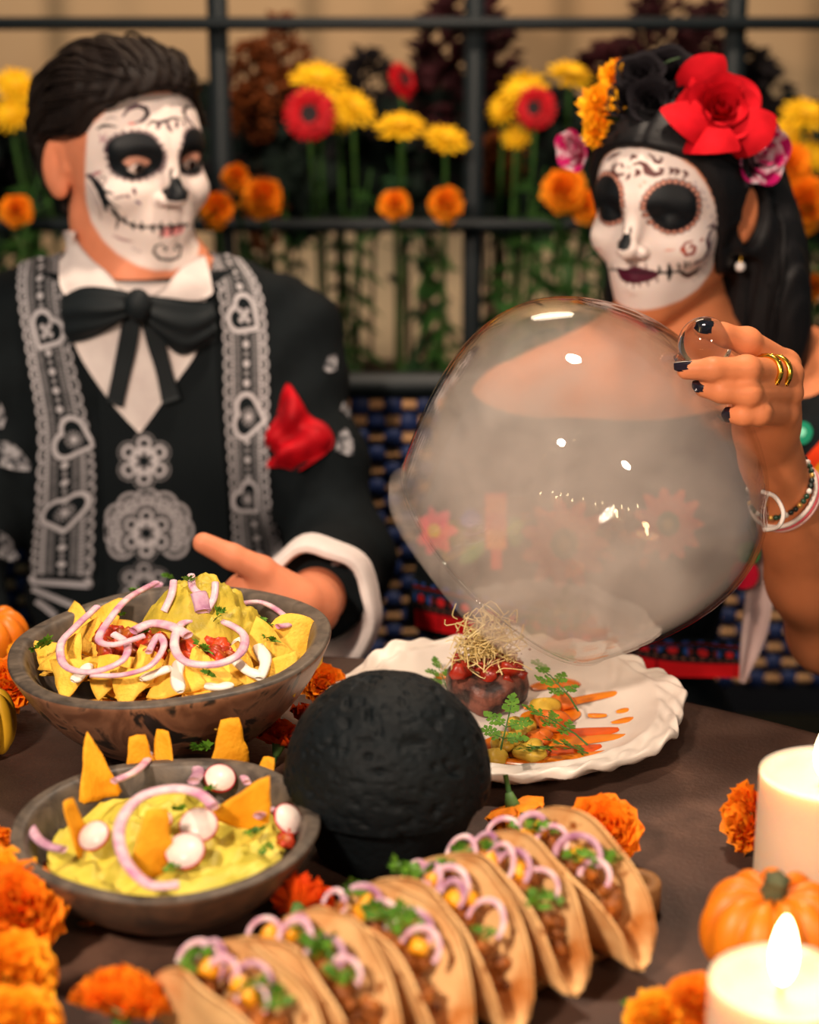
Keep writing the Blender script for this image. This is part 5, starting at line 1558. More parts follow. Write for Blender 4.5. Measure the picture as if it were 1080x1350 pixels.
# ================================================================== JEWELLERY
m_gold = M('gold', lin((226, 170, 60)), 0.22, metal=1.0)
md = w_fingers[1][0]
for k, t in enumerate((0.30, 0.52)):
    c = md[1].lerp(md[2], t); ax = (md[2] - md[1]).normalized(); r = 0.0122 + (0.0104 - 0.0122) * t + 0.0012
    e = empty('finger_ring', c, 'gold ring on the woman\'s middle finger, ' + ('nearer the knuckle' if k == 0 else 'nearer the fingertip'), 'ring', 'gold rings on the woman\'s hand')
    v, f = tube([q - c for q in ring(c, r, ax, 32)], 0.0026, 8, True); link('band', mesh('band', v, f, m_gold), e)
    for s in range(10):
        q = ring((0, 0, 0), r + 0.0016, ax, 10)[s]
        v, f = lathe([(0, 0.0014), (0.001, 0.001), (0.0014, 0), (0.001, -0.001), (0, -0.0014)], 8); link('bead', mesh('bead', v, f, m_gold), e, loc=q)
fa = (WS['elL'] - WS['wrL']).normalized()
bc = WS['wrL'].lerp(WS['elL'], 0.12)
tilt = (fa + Vector((0.30, 0.1, 0.20))).normalized()
e = empty('beaded_bracelet', bc, 'beaded bracelet of dark, gold and white beads on the woman\'s wrist', 'bracelet')
bcol = [M('bead_dark', lin((24, 34, 28)), 0.3), M('bead_gold', lin((214, 170, 90)), 0.3, metal=0.6), M('bead_green', lin((36, 70, 50)), 0.3), M('bead_white', lin((226, 216, 206)), 0.35)]
rb = ring((0, 0, 0), 0.0305, tilt, 40)
for k, q in enumerate(rb):
    v, f = lathe([(0, 0.0026), (0.0019, 0.0018), (0.0026, 0), (0.0019, -0.0018), (0, -0.0026)], 10)
    link('bead', mesh('bead', v, f, bcol[(k * 7 + k // 3) % 4]), e, loc=q)
bc2 = WS['wrL'].lerp(WS['elL'], 0.165)
e = empty('thread_bracelet', bc2, 'pink and white thread bracelet with a loose white loop, below the beads', 'bracelet')
for k, (dz, mm) in enumerate(((0, M('thread_white', lin((236, 222, 214)), 0.8)), (0.0035, M('thread_pink', lin((226, 90, 100)), 0.8)), (0.007, M('thread_pale', lin((236, 190, 184)), 0.8)))):
    v, f = tube([q + tilt * dz for q in ring((0, 0, 0), 0.0315, tilt, 40)], 0.0021, 6, True, 1.0); link('thread', mesh('thread', v, f, mm), e)
lp = [P(1004, 648, 1.548), P(1022, 655, 1.543), P(1033, 676, 1.54), P(1026, 694, 1.542), P(1006, 699, 1.545)]
v, f = tube([q - bc2 for q in catmull(lp, 6)], 0.0019, 6); link('loop', mesh('loop', v, f, MT['thread_white']), e)
er = FW.W(0.078, -0.008, -0.046)
e = empty('earring', er, 'pearl drop earring hanging from the woman\'s ear', 'earring')
v, f = lathe([(0.0052 * math.sin(math.pi * i / 10), 0.0052 * math.cos(math.pi * i / 10)) for i in range(11)], 16); link('pearl', mesh('pearl', v, f, M('pearl', lin((236, 226, 220)), 0.15, coat=0.5)), e, loc=(0, 0, -0.016))
v, f = tube([(0, 0, 0.004), (0, -0.002, -0.004), (0, 0, -0.012)], 0.0009, 6); link('hook', mesh('hook', v, f, m_gold), e)

# ================================================================== FLOWER CROWN
m_rose = mat('rose_red', lin((200, 16, 30)), 0.75, lin((160, 5, 16)), 45, spec=0.1, sss=0.04, sssr=(1, .1, .1), sscale=0.005)
m_rose_d = M('rose_black', lin((26, 22, 26)), 0.7, spec=0.15)
m_pink = mat('carnation_pink', lin((206, 24, 108)), 0.65, lin((240, 214, 222)), 40, spec=0.15, sharp=(0.44, 0.54))
def cup_petal(name, L, w, curl, m, nu=9, nv=8):
    vs = []
    for j in range(nv):
        t = j / (nv - 1); ww = w * (0.25 + 0.75 * math.sin(min(1, t * 0.75 + 0.08) * math.pi * 0.72)); 
        for i in range(nu):
            a = -1 + 2 * i / (nu - 1)
            edge = 1 - 0.22 * a * a * (t ** 2)
            x = a * ww; z = L * t * edge; y = -0.55 * (1 - a * a) * w * math.sin(t * math.pi * 0.55) + (curl * L * max(0, t - .55) ** 2 * -4 * (0.6 + 0.4 * a * a)) 
            vs.append((x, y, z))
    f = grid_faces(nv, nu); k = len(vs)
    v2 = [(x * .97, y + 0.0007, z) for x, y, z in vs]
    return mesh(name, vs + v2, f + [tuple(q + k for q in g[::-1]) for g in f], m)
def rose(parent, loc, face, r, m, name, layers, label=None):
    """part with one child per petal; petals open outward towards -y before turning"""
    face = Vector(face).normalized()
    head = empty(name, loc); head.parent = parent
    head.rotation_mode = 'QUATERNION'; head.rotation_quaternion = face.to_track_quat('Z', 'Y')
    if label: head['label'] = label
    for l, (n, rad, L, w, op, curl) in enumerate(layers):
        me = cup_petal('petal', r * L, r * w, curl, m)
        for k in range(n):
            a = 2 * math.pi * (k + 0.37 * l) / n
            o = link('petal', me, head, loc=(math.cos(a) * r * rad, math.sin(a) * r * rad, -r * 0.15 + 0.02 * r * l))
            o.rotation_euler = (Matrix.Rotation(a + math.pi / 2, 3, 'Z') @ Matrix.Rotation(op, 3, 'X')).to_euler()
    return head
ROSE = [(3, 0.03, 0.75, 0.22, -0.02, 0.0), (3, 0.09, 0.80, 0.34, 0.10, 0.05), (4, 0.16, 0.85, 0.46, 0.26, 0.12), (5, 0.22, 0.92, 0.55, 0.55, 0.2), (5, 0.22, 1.02, 0.62, 0.95, 0.22)]
crown_c = FW.W(0, -0.01, 0.075)
crown = empty('floral_headdress', crown_c, 'flower crown of red, orange, pink and black flowers on the woman\'s head', 'crown')
CR = lambda px, py, d: P(px, py, d) - crown_c
band = [FW.W(0.090 * math.sin(a), 0.012, 0.030 + 0.090 * math.cos(a)) - crown_c for a in [R(x) for x in range(-90, 91, 10)]]
v, f = tube(band, 0.004, 8); link('band', mesh('band', v, f, m_rose_d), crown)
h = rose(crown, CR(948, 150, 1.818), (0.10, -0.86, 0.50), 0.035, m_rose, 'red_rose', ROSE)
# two big drooping petals under the red rose
me = cup_petal('petal', 0.044, 0.027, 0.05, m_rose)
def hang_petal(part, at, tip, tilt):
    z = (tip - at).normalized(); y = (at - CAMP).normalized(); y = (y - z * y.dot(z)).normalized(); y = (y + Vector((tilt, 0, 0))).normalized(); y = (y - z * y.dot(z)).normalized(); x = y.cross(z)
    hm_ = Matrix.Translation(crown_c) @ Matrix.LocRotScale(part.location, part.rotation_quaternion, (1, 1, 1))
    link('petal', me, part).matrix_local = hm_.inverted() @ (Matrix.Translation(at) @ Matrix((x, y, z)).transposed().to_4x4())
hang_petal(h, P(940, 160, 1.802), P(938, 214, 1.788), 0.1)
hang_petal(h, P(965, 150, 1.806), P(994, 178, 1.81), -0.2); hang_petal(h, P(928, 142, 1.803), P(896, 170, 1.796), 0.3); hang_petal(h, P(942, 132, 1.822), P(920, 88, 1.825), 0.1)
rose(crown, CR(994, 200, 1.845), (0.45, -0.80, 0.05), 0.033, m_pink, 'pink_carnation', ROSE[:4] , 'small magenta and white flower')
rose(crown, CR(762, 196, 1.90), (-0.7, -0.7, -0.1), 0.022, m_pink, 'pink_carnation', ROSE[:4])
for k, (px, py, d, r, fc) in enumerate(((845, 105, 1.86, 0.026, (-0.2, -0.7, 0.8)), (882, 98, 1.87, 0.028, (0.1, -0.7, 0.8)), (858, 138, 1.835, 0.026, (0, -0.9, 0.5)), (895, 140, 1.835, 0.024, (0.2, -0.9, 0.5)), (830, 135, 1.85, 0.022, (-0.4, -0.8, 0.5)))):
    rose(crown, CR(px, py, d), fc, r, m_rose_d, 'black_rose', ROSE[:4])
m_cy = mat('crown_orange', lin((255, 178, 22)), 0.6, lin((244, 112, 14)), 34, spec=0.15, sss=0.1, sssr=(1, .4, .1), sscale=0.005, sharp=(0.5, 0.72))
for k, (px, py, d, s, fc) in enumerate(((812, 102, 1.87, 0.72, (-0.3, -0.75, 0.6)), (792, 140, 1.86, 0.95, (-0.5, -0.8, 0.35)), (790, 172, 1.86, 0.72, (-0.6, -0.8, 0.0)), (822, 92, 1.88, 0.5, (0.2, -0.6, 0.8)))):
    me = marigold_mesh('orange_flower', m_cy, 0.026, 26, 90 + k, 0.8, 0.22, 1.7)
    link('orange_flower', me, crown, loc=CR(px, py, d), rot=Vector(fc).to_track_quat('Z', 'Y').to_euler(), scale=s)
for (px, py) in ((852, 155), (884, 150), (815, 160), (875, 84), (925, 170)):
    link('leaf', leaf_mesh('leaf', m_dkgreen, 0.022, 0.006, 0.3), crown, loc=CR(px, py, 1.83), rot=(0.3, -0.6, rnd.random() * 6))

# ================================================================== THINGS ON THE TABLE
m_bowl = mat('bowl_stone', lin((112, 74, 54)), 0.38, lin((48, 41, 37)), 26, distort=2.2, spec=0.4, bump=0.25, bscale=60, detail=9, sharp=(0.36, 0.62), c3=lin((146, 102, 76)), stretch=(1, 1, 0.6))
m_bowl2 = mat('bowl_grey', lin((128, 96, 72)), 0.45, lin((66, 57, 50)), 30, distort=1.5, spec=0.4, bump=0.2, bscale=70, detail=8)
def bowl_mesh(name, R_, H, th, foot, m, seed=0, n=96, part=0):
    o = [(0, 0.0), (foot * 0.8, 0.0), (foot, 0.002), (foot + (R_ - foot) * 0.42, H * 0.26), (foot + (R_ - foot) * 0.76, H * 0.58), (R_ * 0.985, H * 0.90), (R_, H * 0.985), (R_ - th * 0.35, H), (R_ - th, H * 0.985),
         (R_ - th * 1.5, H * 0.86), (foot + (R_ - th - foot) * 0.70, H * 0.5), (foot + (R_ - th - foot) * 0.3, th + H * 0.14), (0, th)]
    o = [(p.x, p.y) for p in catmull([(a, b, 0) for a, b in o], 4)]
    o = [(max(a, 0), max(b, 0)) for a, b in o]; k = max(range(len(o)), key=lambda i: o[i][0]); o = o[:k + 2] if part == 0 else o[k + 1:]
    v, f = lathe(o, n, lambda r, z, a: (r * (1 + 0.006 * math.sin(3 * a + seed) + 0.004 * math.sin(7 * a)), z + 0.0012 * math.sin(4 * a + seed) * (z / H)))
    return mesh(name, v, f, m)
m_bowl_in = mat('bowl_inner_grey', lin((104, 92, 80)), 0.45, lin((58, 52, 47)), 40, distort=2.0, spec=0.35, bump=0.2, bscale=80, detail=8)

# -- nacho bowl
B1 = Vector((-0.186, 1.398, 0.7545)); B1R, B1H = 0.1275, 0.088
b1 = empty('serving_bowl', B1, 'large brown marbled stone bowl heaped with nachos, in front of the man', 'bowl', rot=(0, R(-3.0), 0))
link('bowl', bowl_mesh('bowl', B1R, B1H, 0.012, 0.050, m_bowl, 1), b1); link('bowl_lining', bowl_mesh('bowl_lining', B1R, B1H, 0.012, 0.050, m_bowl_in, 1, 96, 1), b1)
# -- small bowl
B2 = Vector((-0.1635, 1.150, 0.75)); B2R, B2H = 0.1035, 0.060
b2 = empty('small_bowl', B2, 'smaller grey brown stone bowl of guacamole with upright chips, nearest the front', 'bowl')
link('bowl', bowl_mesh('bowl', B2R, B2H, 0.009, 0.045, m_bowl2, 4), b2); link('bowl_lining', bowl_mesh('bowl_lining', B2R, B2H, 0.009, 0.045, m_bowl_in, 4, 96, 1), b2)

class Mound:
    def __init__(s, c, r, z0, h, p=2.0): s.c, s.r, s.z0, s.h, s.p = c, r, z0, h, p
    def z(s, x, y):
        q = min(1.0, math.hypot(x - s.c.x, y - s.c.y) / s.r); return s.z0 + s.h * (1 - q ** s.p)
    def at(s, u, v, lift=0.0):
        r = ray(u, v); best = None
        d = 0.8
        while d < 2.0:
            p = CAMP + r * d
            if p.z <= s.z(p.x, p.y) + lift: return p
            d += 0.0015
        return T(u, v, s.z0)
N1 = Mound(B1, 0.116, 0.826, 0.018)
G1 = Mound(Vector((-0.168, 1.415, 0)), 0.060, 0.824, 0.062, 2.2)
G2 = Mound(B2, 0.096, 0.788, 0.014)

m_chip = mat('corn_chip', lin((252, 204, 84)), 0.65, lin((240, 176, 52)), 45, spec=0.2, bump=0.6, bscale=260)
m_chip_o = mat('corn_chip_toasted', lin((246, 172, 36)), 0.65, lin((230, 146, 20)), 45, spec=0.2, bump=0.5, bscale=260)
def chip_mesh(name, m, s, seed, shape='tri', th=0.0016, k=9):
    rr = random.Random(seed); vs = []
    tip = [rr.uniform(0.85, 1.1) for _ in range(3)]
    a1, a2 = rr.uniform(-.5, .5), rr.uniform(-.5, .5); ph = rr.random() * 6
    grid = []
    for j in range(k):
        for i in range(k):
            u, v = -1 + 2 * i / (k - 1), -1 + 2 * j / (k - 1)
            rr_ = max(abs(u), abs(v)); an = math.atan2(v, u)
            if shape == 'tri': rad = 1.0 / max(0.50, max(math.cos(an - t) for t in (math.pi / 2 + math.pi, math.pi / 6, 5 * math.pi / 6)) * 1.0) * 0.5
            elif shape == 'round': rad = 0.82
            else: wt = 0.42 - 0.12 * math.sin(an); rad = (abs(math.cos(an) / wt) ** 4 + abs(math.sin(an)) ** 4) ** -0.25
            rad = min(rad, 0.92) * (1 + 0.035 * math.sin(5 * an + ph))
            x, y = math.cos(an) * rad * rr_, math.sin(an) * rad * rr_
            z = 0.34 * (a1 * x * x + a2 * y * y + 0.6 * x * y) + 0.05 * math.sin(4 * x + ph) + 0.02 * math.sin(5 * y + ph * 2)
            grid.append((x * s, y * s, z * s))
    f = grid_faces(k, k); n = len(grid)
    e = [i for i in range(k)] + [j * k + k - 1 for j in range(1, k)] + [(k - 1) * k + i for i in range(k - 2, -1, -1)] + [j * k for j in range(k - 2, 0, -1)]
    rim = [(e[i], e[(i + 1) % len(e)], e[(i + 1) % len(e)] + n, e[i] + n) for i in range(len(e))]
    return mesh(name, grid + [(x, y, z - th) for x, y, z in grid], f + [tuple(q + n for q in g[::-1]) for g in f] + rim, m)
CH = [chip_mesh('tortilla_chip', m_chip, 0.030, s) for s in range(5)] + [chip_mesh('tortilla_chip', m_chip, 0.030, 9, 'round')]
CHO = [chip_mesh('tortilla_chip', m_chip_o, 0.030, 20 + s) for s in range(3)] + [chip_mesh('tortilla_chip', m_chip_o, 0.032, 30 + s, 'strip') for s in range(3)]
# hidden bed of chips that carries the heap
bed = MB(); cv = [(tuple(x.co), ) for x in CH[0].vertices]; cvv = [Vector(x.co) * 0.8 for x in CH[1].vertices]; cff = [tuple(p.vertices) for p in CH[1].polygons]
for k in range(70):
    a = rnd.random() * 6.28; r = 0.092 * math.sqrt(rnd.random()); z = B1.z + (0.060 if r > 0.07 else 0.048) + 0.018 * rnd.random() + 0.012 * (1 - r / 0.1)
    mm = Matrix.Translation((B1.x + r * math.cos(a), B1.y + r * math.sin(a), min(z, N1.z(B1.x + r * math.cos(a), B1.y + r * math.sin(a)) - 0.006))) @ Euler((rnd.uniform(-.35, .35), rnd.uniform(-.35, .35), rnd.random() * 6)).to_matrix().to_4x4()
    bed.add([mm @ q for q in cvv], cff)
tag(bed.obj('chip_heap', m_chip, None), 'bed of broken yellow tortilla chips at the bottom of the nacho bowl', 'chips', kind='stuff')
def face_rot(nrm, spin):
    return (Vector(nrm).to_track_quat('Z', 'Y').to_matrix() @ Matrix.Rotation(spin, 3, 'Z')).to_euler()
def put(name, me, loc, rot, label, cat, group=None, scale=1.0):
    return tag(link(name, me, None, loc=loc, rot=rot, scale=scale), label, cat, group)
GR = 'tortilla chips heaped in the nacho bowl'
for k, (px, py, nx, nz, sp, s, me, lb) in enumerate([
    (98, 822, -0.5, 0.9, 0.6, 0.85, 0, 'pale chip poking up at the back left of the nachos'),
    (112, 842, -0.2, 1.0, 2.0, 0.9, 1, 'chip lying flat beside the parsley at the left of the nacho bowl'),
    (86, 868, -0.4, 1.0, 4.2, 0.9, 2, 'leftmost chip of the nachos, touching the bowl wall'),
    (92, 890, -0.3, 0.8, 1.2, 0.85, 3, 'chip low at the front left inside the nacho bowl'),
    (140, 884, -0.1, 0.9, 3.1, 0.95, 4, 'chip under the white cream at the front left of the nachos'),
    (170, 900, 0.0, 0.7, 5.0, 0.8, 0, 'dark-edged chip at the front of the nachos, left of centre'),
    (200, 884, 0.1, 0.9, 0.3, 0.95, 1, 'chip just below the big onion loop on the nachos'),
    (232, 892, -0.15, 0.75, 2.4, 1.0, 2, 'front chip carrying a vertical streak of cream'),
    (272, 892, 0.15, 0.75, 4.4, 1.0, 3, 'front chip right of the vertical cream streak'),
    (308, 880, 0.2, 0.8, 1.7, 1.0, 4, 'front chip under the right onion loop'),
    (352, 862, 0.25, 0.45, 0.1, 1.15, 0, 'large upright triangular chip at the right of the nachos'),
    (390, 850, 0.4, 0.55, 0.8, 1.05, 5, 'large rounded chip leaning on the right bowl wall'),
    (372, 886, 0.3, 0.8, 3.3, 0.85, 1, 'chip lying low at the front right of the nachos'),
    (330, 838, 0.2, 0.9, 2.2, 0.8, 2, 'chip behind the large upright chip at the right'),
    (140, 812, -0.3, 0.9, 3.9, 0.75, 4, 'small chip at the back of the nachos under an onion strand'),
    (62, 858, -0.3, 1.0, 5.4, 0.6, 3, 'small chip beside the parsley by the left wall of the bowl')]):
    put('tortilla_chip', CH[me], N1.at(px, py, 0.004), face_rot((nx, -0.65, nz), sp), lb, 'chip', GR, s)
# guacamole mound
def blob(name, m, fz, c, r, n=36, amp=0.004, sc=70, label=None, cat=None, base=-0.03, kind=None):
    vs = []
    for j in range(n):
        rad = r * (j / (n - 1)) ** 0.8
        for i in range(56):
            a = 2 * math.pi * i / 56; x, y = c[0] + rad * math.cos(a), c[1] + rad * math.sin(a)
            vs.append((x, y, fz(x, y)))
    vs = np.array(vs); nz_ = fbm(vs, sc, 3)[:, None]
    vs += nz_ * amp * np.array([0.5, 0.5, 1.0])
    vs = np.vstack([vs, [[c[0] + r * 0.9 * math.cos(2 * math.pi * i / 56), c[1] + r * 0.9 * math.sin(2 * math.pi * i / 56), fz(c[0] + r, c[1]) + base] for i in range(56)]])
    o = link(name, mesh(name, vs, [(a, d, c_, b) for a, b, c_, d in grid_faces(n + 1, 56, False, True)], m))
    return tag(o, label, cat, kind=kind)
m_guac = mat('guacamole', lin((212, 184, 62)), 0.5, lin((168, 150, 44)), 60, spec=0.35, bump=0.5, bscale=160)
m_guac2 = mat('guacamole_pale', lin((224, 204, 84)), 0.5, lin((188, 174, 56)), 60, spec=0.35, bump=0.5, bscale=160)
m_salsa = mat('salsa', lin((206, 66, 24)), 0.4, lin((172, 88, 26)), 60, spec=0.4, sharp=(0.42, 0.6), c3=lin((160, 40, 16)))
m_cream = mat('sour_cream', lin((244, 232, 216)), 0.4, spec=0.3)
blob('guacamole', m_guac, lambda x, y: G1.z(x, y), G1.c, 0.058, 40, 0.005, 90, 'mound of yellow green guacamole on top of the nachos', 'guacamole')
def lumps(name, m, pts, s, seed, label, cat, parent=None, kind=None, flat=0.7):
    rr = random.Random(seed); mb = MB()
    for p in pts:
        r = s * (0.6 + 0.8 * rr.random()); vs = []
        ph = [rr.random() * 6 for _ in range(3)]
        q = Euler((rr.random() * 6, rr.random() * 6, 0)).to_matrix()
        for j in range(6):
            th = math.pi * j / 5
            for i in range(9):
                a = 2 * math.pi * i / 9; k = 1 + 0.25 * math.sin(3 * a + ph[0]) * math.sin(th) + 0.2 * math.cos(2 * th + ph[1])
                vs.append(Vector(p) + q @ Vector((math.sin(th) * math.cos(a) * k, math.sin(th) * math.sin(a) * k, math.cos(th) * flat)) * r)
        mb.add(vs, [(a, d, c, b) for a, b, c, d in grid_faces(6, 9, False, True)])
    o = mb.obj(name, m, parent)
    return tag(o, label, cat, kind=kind) if parent is None else tag(o, kind=kind)
for nm, pxs, lb in (('salsa', [(178 + rnd.uniform(-42, 42), 846 + rnd.uniform(-16, 20)) for _ in range(60)], 'chunky red salsa on the left half of the nachos'),
                    ('salsa', [(268 + rnd.uniform(-36, 38), 850 + rnd.uniform(-20, 22)) for _ in range(60)], 'chunky red salsa inside the right onion loop of the nachos')):
    lumps(nm, m_salsa, [N1.at(u, v, 0.007) for u, v in pxs], 0.0062, len(nm) + int(pxs[0][0]), lb, 'salsa', kind='stuff')
def ribbon(name, pts, rad, m, label, cat, group=None, flat=0.45, n=8):
    pts = catmull(pts, 5); L = len(pts)
    v, f = tube(pts, [rad * (0.45 + 0.75 * math.sin(math.pi * (0.1 + 0.8 * i / (L - 1))) + 0.15 * math.sin(i)) for i in range(L)], n, flat=flat)
    return tag(link(name, mesh(name, v, f, m)), label, cat, group)
for pl, lb in (([(238, 868), (233, 890), (238, 912)], 'vertical streak of white cream at the front of the nachos'), ([(336, 828), (340, 850), (350, 872), (342, 895)], 'streak of cream running down beside the large upright chip'),
               ([(226, 880), (205, 888), (186, 896)], 'smear of cream at the front left of the nachos'), ([(308, 868), (326, 884), (348, 892)], 'smear of cream at the front right of the nachos'), ([(270, 904), (290, 906), (306, 902)], 'small dab of cream low at the front of the nachos'),
               ([(118, 876), (106, 890), (96, 898)], 'dab of cream at the lower left of the nachos'), ([(300, 828), (314, 842), (312, 858)], 'dab of cream right of the guacamole mound')):
    ribbon('sour_cream', [N1.at(u, v, 0.009) for u, v in pl], 0.0046, m_cream, lb, 'cream', 'streaks of cream on the nachos')
m_onion = mat('red_onion', lin((240, 210, 210)), 0.4, lin((196, 128, 162)), 75, spec=0.35, sss=0.2, sscale=0.004)
m_onion_p = mat('red_onion_purple', lin((158, 100, 134)), 0.4, lin((226, 186, 200)), 70, spec=0.35)
def onion(name, pts, rad, label, group, closed=False, m=None, parent=None):
    pts = catmull(list(pts) + ([pts[0]] if closed else []), 5)
    if closed: pts = pts[:-1]
    v, f = tube(pts, rad * 0.80, 8, closed, 0.55); o = link(name, mesh(name, v, f, m or m_onion), parent)
    return tag(o, label, 'onion', group) if parent is None else o
GO = 'red onion rings on the nachos'
for pl, w, lf, cl, lb in (([(128, 800), (98, 828), (80, 850), (86, 878), (120, 886), (160, 872), (168, 850), (150, 836)], 0.0042, 0.020, False, 'long onion loop sweeping round the left of the nachos'),
                          ([(206, 768), (170, 788), (148, 812), (130, 842), (150, 850), (190, 838)], 0.0042, 0.026, False, 'onion strand running from the guacamole down to the left'),
                          ([(276, 816), (240, 822), (230, 850), (244, 872), (284, 876), (316, 862), (322, 838), (300, 822)], 0.0046, 0.022, True, 'full onion ring around the salsa at the right'),
                          ([(120, 890), (160, 890), (198, 878), (216, 852), (208, 838), (196, 860)], 0.0038, 0.018, False, 'onion strand curling along the front left of the nachos'),
                          ([(316, 796), (344, 794), (368, 806), (382, 822), (366, 826)], 0.0042, 0.016, False, 'onion arc over the back right of the nacho bowl'),
                          ([(176, 832), (200, 822), (226, 826), (248, 838)], 0.0062, 0.022, False, 'broad onion piece in the middle of the salsa')):
    onion('onion_ring', [N1.at(u, v, lf) for u, v in pl], w, lb, GO, cl)
for pl, w, m_, lb in (([(210, 770), (196, 788), (172, 798)], 0.0048, m_onion_p, 'purple-edged onion slice lying on the left of the guacamole'), ([(229, 766), (226, 784), (216, 806)], 0.0040, m_onion, 'pale onion strip down the front of the guacamole'),
                      ([(252, 758), (254, 774), (262, 782)], 0.0040, m_onion, 'short onion strip at the top of the guacamole'), ([(262, 782), (266, 796), (268, 806)], 0.0085, m_onion_p, 'purple onion petal on the right face of the guacamole'),
                      ([(284, 768), (282, 788), (272, 806)], 0.0038, m_onion, 'onion strip along the right side of the guacamole')):
    onion('onion_slice', [G1.at(u, v, 0.006) for u, v in pl], w, lb, 'onion slices on the guacamole', False, m_)
# chopped herbs
m_herb = mat('herb_green', lin((104, 148, 40)), 0.5, lin((62, 108, 28)), 120, spec=0.25)
def herb_mesh(name, s, n, seed, m=None):
    rr = random.Random(seed); mb = MB()
    for k in range(n):
        d = Vector((rr.uniform(-1, 1), rr.uniform(-1, 1), rr.uniform(0, 0.9))).normalized(); c = Vector((rr.uniform(-1, 1), rr.uniform(-1, 1), rr.uniform(0, .5))) * s * 0.55
        side = d.cross(Vector((rr.uniform(-.4, .4), rr.uniform(-.4, .4), 1))).normalized(); up = side.cross(d); L = s * rr.uniform(0.35, 0.65)
        vs = []
        for i in range(7):
            a = -1.2 + 2.4 * i / 6; r = L * (1.0 if i % 2 == 0 else 0.62)
            vs.append(c + d * (math.cos(a) * r) + side * (math.sin(a) * r * 0.8) + up * (0.12 * L * (1 if i % 2 else -0.4)))
        mb.add([c] + vs, [(0, i + 1, i + 2) for i in range(6)])
    return mb.mesh(name, m or m_herb, False)
HERB = [herb_mesh('herb', 0.010, 12, s) for s in range(4)]
for k, (px, py, lb, mo, s) in enumerate([(56, 856, 'parsley tuft by the left wall of the nacho bowl', N1, 1.3), (184, 784, 'parsley leaves on the left slope of the guacamole', G1, 1.2), (250, 766, 'parsley leaf on the crest of the guacamole', G1, 0.9), (222, 762, 'tiny parsley leaf left of the guacamole crest', G1, 0.7),
        (188, 838, 'parsley leaves in the middle of the salsa', N1, 0.9), (350, 824, 'parsley leaf on the upright chip at the right', N1, 0.9), (358, 846, 'dark parsley leaf hanging between the two large right chips', N1, 0.9), (276, 892, 'parsley leaf at the front of the nachos', N1, 0.8),
        (288, 812, 'green patch of herbs right of the guacamole', G1, 0.9), (150, 878, 'speck of parsley at the front left of the nachos', N1, 0.5), (268, 858, 'herb leaf in the right salsa', N1, 1.1), (392, 888, 'parsley leaf against the front right bowl wall', N1, 0.7), (160, 812, 'parsley speck behind the left onion loop', N1, 0.6), (310, 800, 'herb leaf under the back right onion arc', N1, 0.7)]):
    put('parsley_sprig', HERB[k % 4], mo.at(px, py, 0.014 if mo is N1 else 0.008), (rnd.uniform(0.2, .7), 0, rnd.random() * 6), lb, 'herb', 'parsley on the nachos', s)

# -- small bowl contents
blob('guacamole', m_guac2, lambda x, y: G2.z(x, y) , (B2.x, B2.y), 0.080, 44, 0.009, 60, 'lumpy yellow green guacamole filling the smaller bowl', 'guacamole', base=-0.010)
for k, (bx, by, tx, ty, w, me, tw, lb) in enumerate([(135, 1070, 118, 975, 60, 'tri', 0.2, 'broad pointed chip standing at the left of the small bowl'), (188, 1048, 182, 968, 38, 'strip', 0.3, 'chip strip standing at the back, left of two'), (214, 1048, 214, 958, 32, 'strip', -0.4, 'narrow chip strip standing at the back, right of two'),
        (305, 1030, 303, 944, 44, 'strip', 0.15, 'tallest chip strip standing at the back right of the small bowl'), (345, 1052, 354, 996, 30, 'strip', -0.3, 'small curved chip standing at the right rim'), (112, 1130, 90, 1050, 34, 'strip', 0.9, 'thin chip leaning outward at the left of the small bowl'),
        (200, 1165, 208, 1062, 52, 'strip', 0.4, 'chip strip standing in the front of the guacamole inside the onion loop'), (306, 1104, 350, 1036, 92, 'tri2', 0.3, 'wide curved chip lying against the right of the small bowl')]):
    p0 = G2.at(bx, by, -0.004); dd = proj(p0)[2]; p1 = P(tx, ty, dd - 0.012 * (k % 2)); up = p1 - p0; L = up.length
    tocm = (CAMP - p0).normalized(); y = up.normalized(); z_ = (tocm - y * tocm.dot(y)).normalized(); z_ = Matrix.Rotation(tw, 3, y) @ z_; x = y.cross(z_)
    m3 = Matrix((x, y, z_)).transposed()
    mesh_ = CHO[(k % 3) + (3 if me == 'strip' else 0)]
    sx_ = w / FPX * dd / (0.027 if me == 'strip' else 0.050); sy_ = L / (0.064 if me == 'strip' else 0.044)
    o = tag(link('tortilla_chip', mesh_, None), lb, 'chip', 'chips standing in the small bowl')
    o.matrix_world = Matrix.Translation((p0 + p1) / 2) @ m3.to_4x4() @ Matrix.Diagonal((sx_, sy_ * (1 if me == 'tri' else 1), (sx_ + sy_) / 2, 1))
m_rad = mat('radish_flesh', lin((240, 226, 214)), 0.35, lin((226, 200, 192)), 60, spec=0.4)
m_radr = M('radish_skin', lin((196, 30, 60)), 0.35)
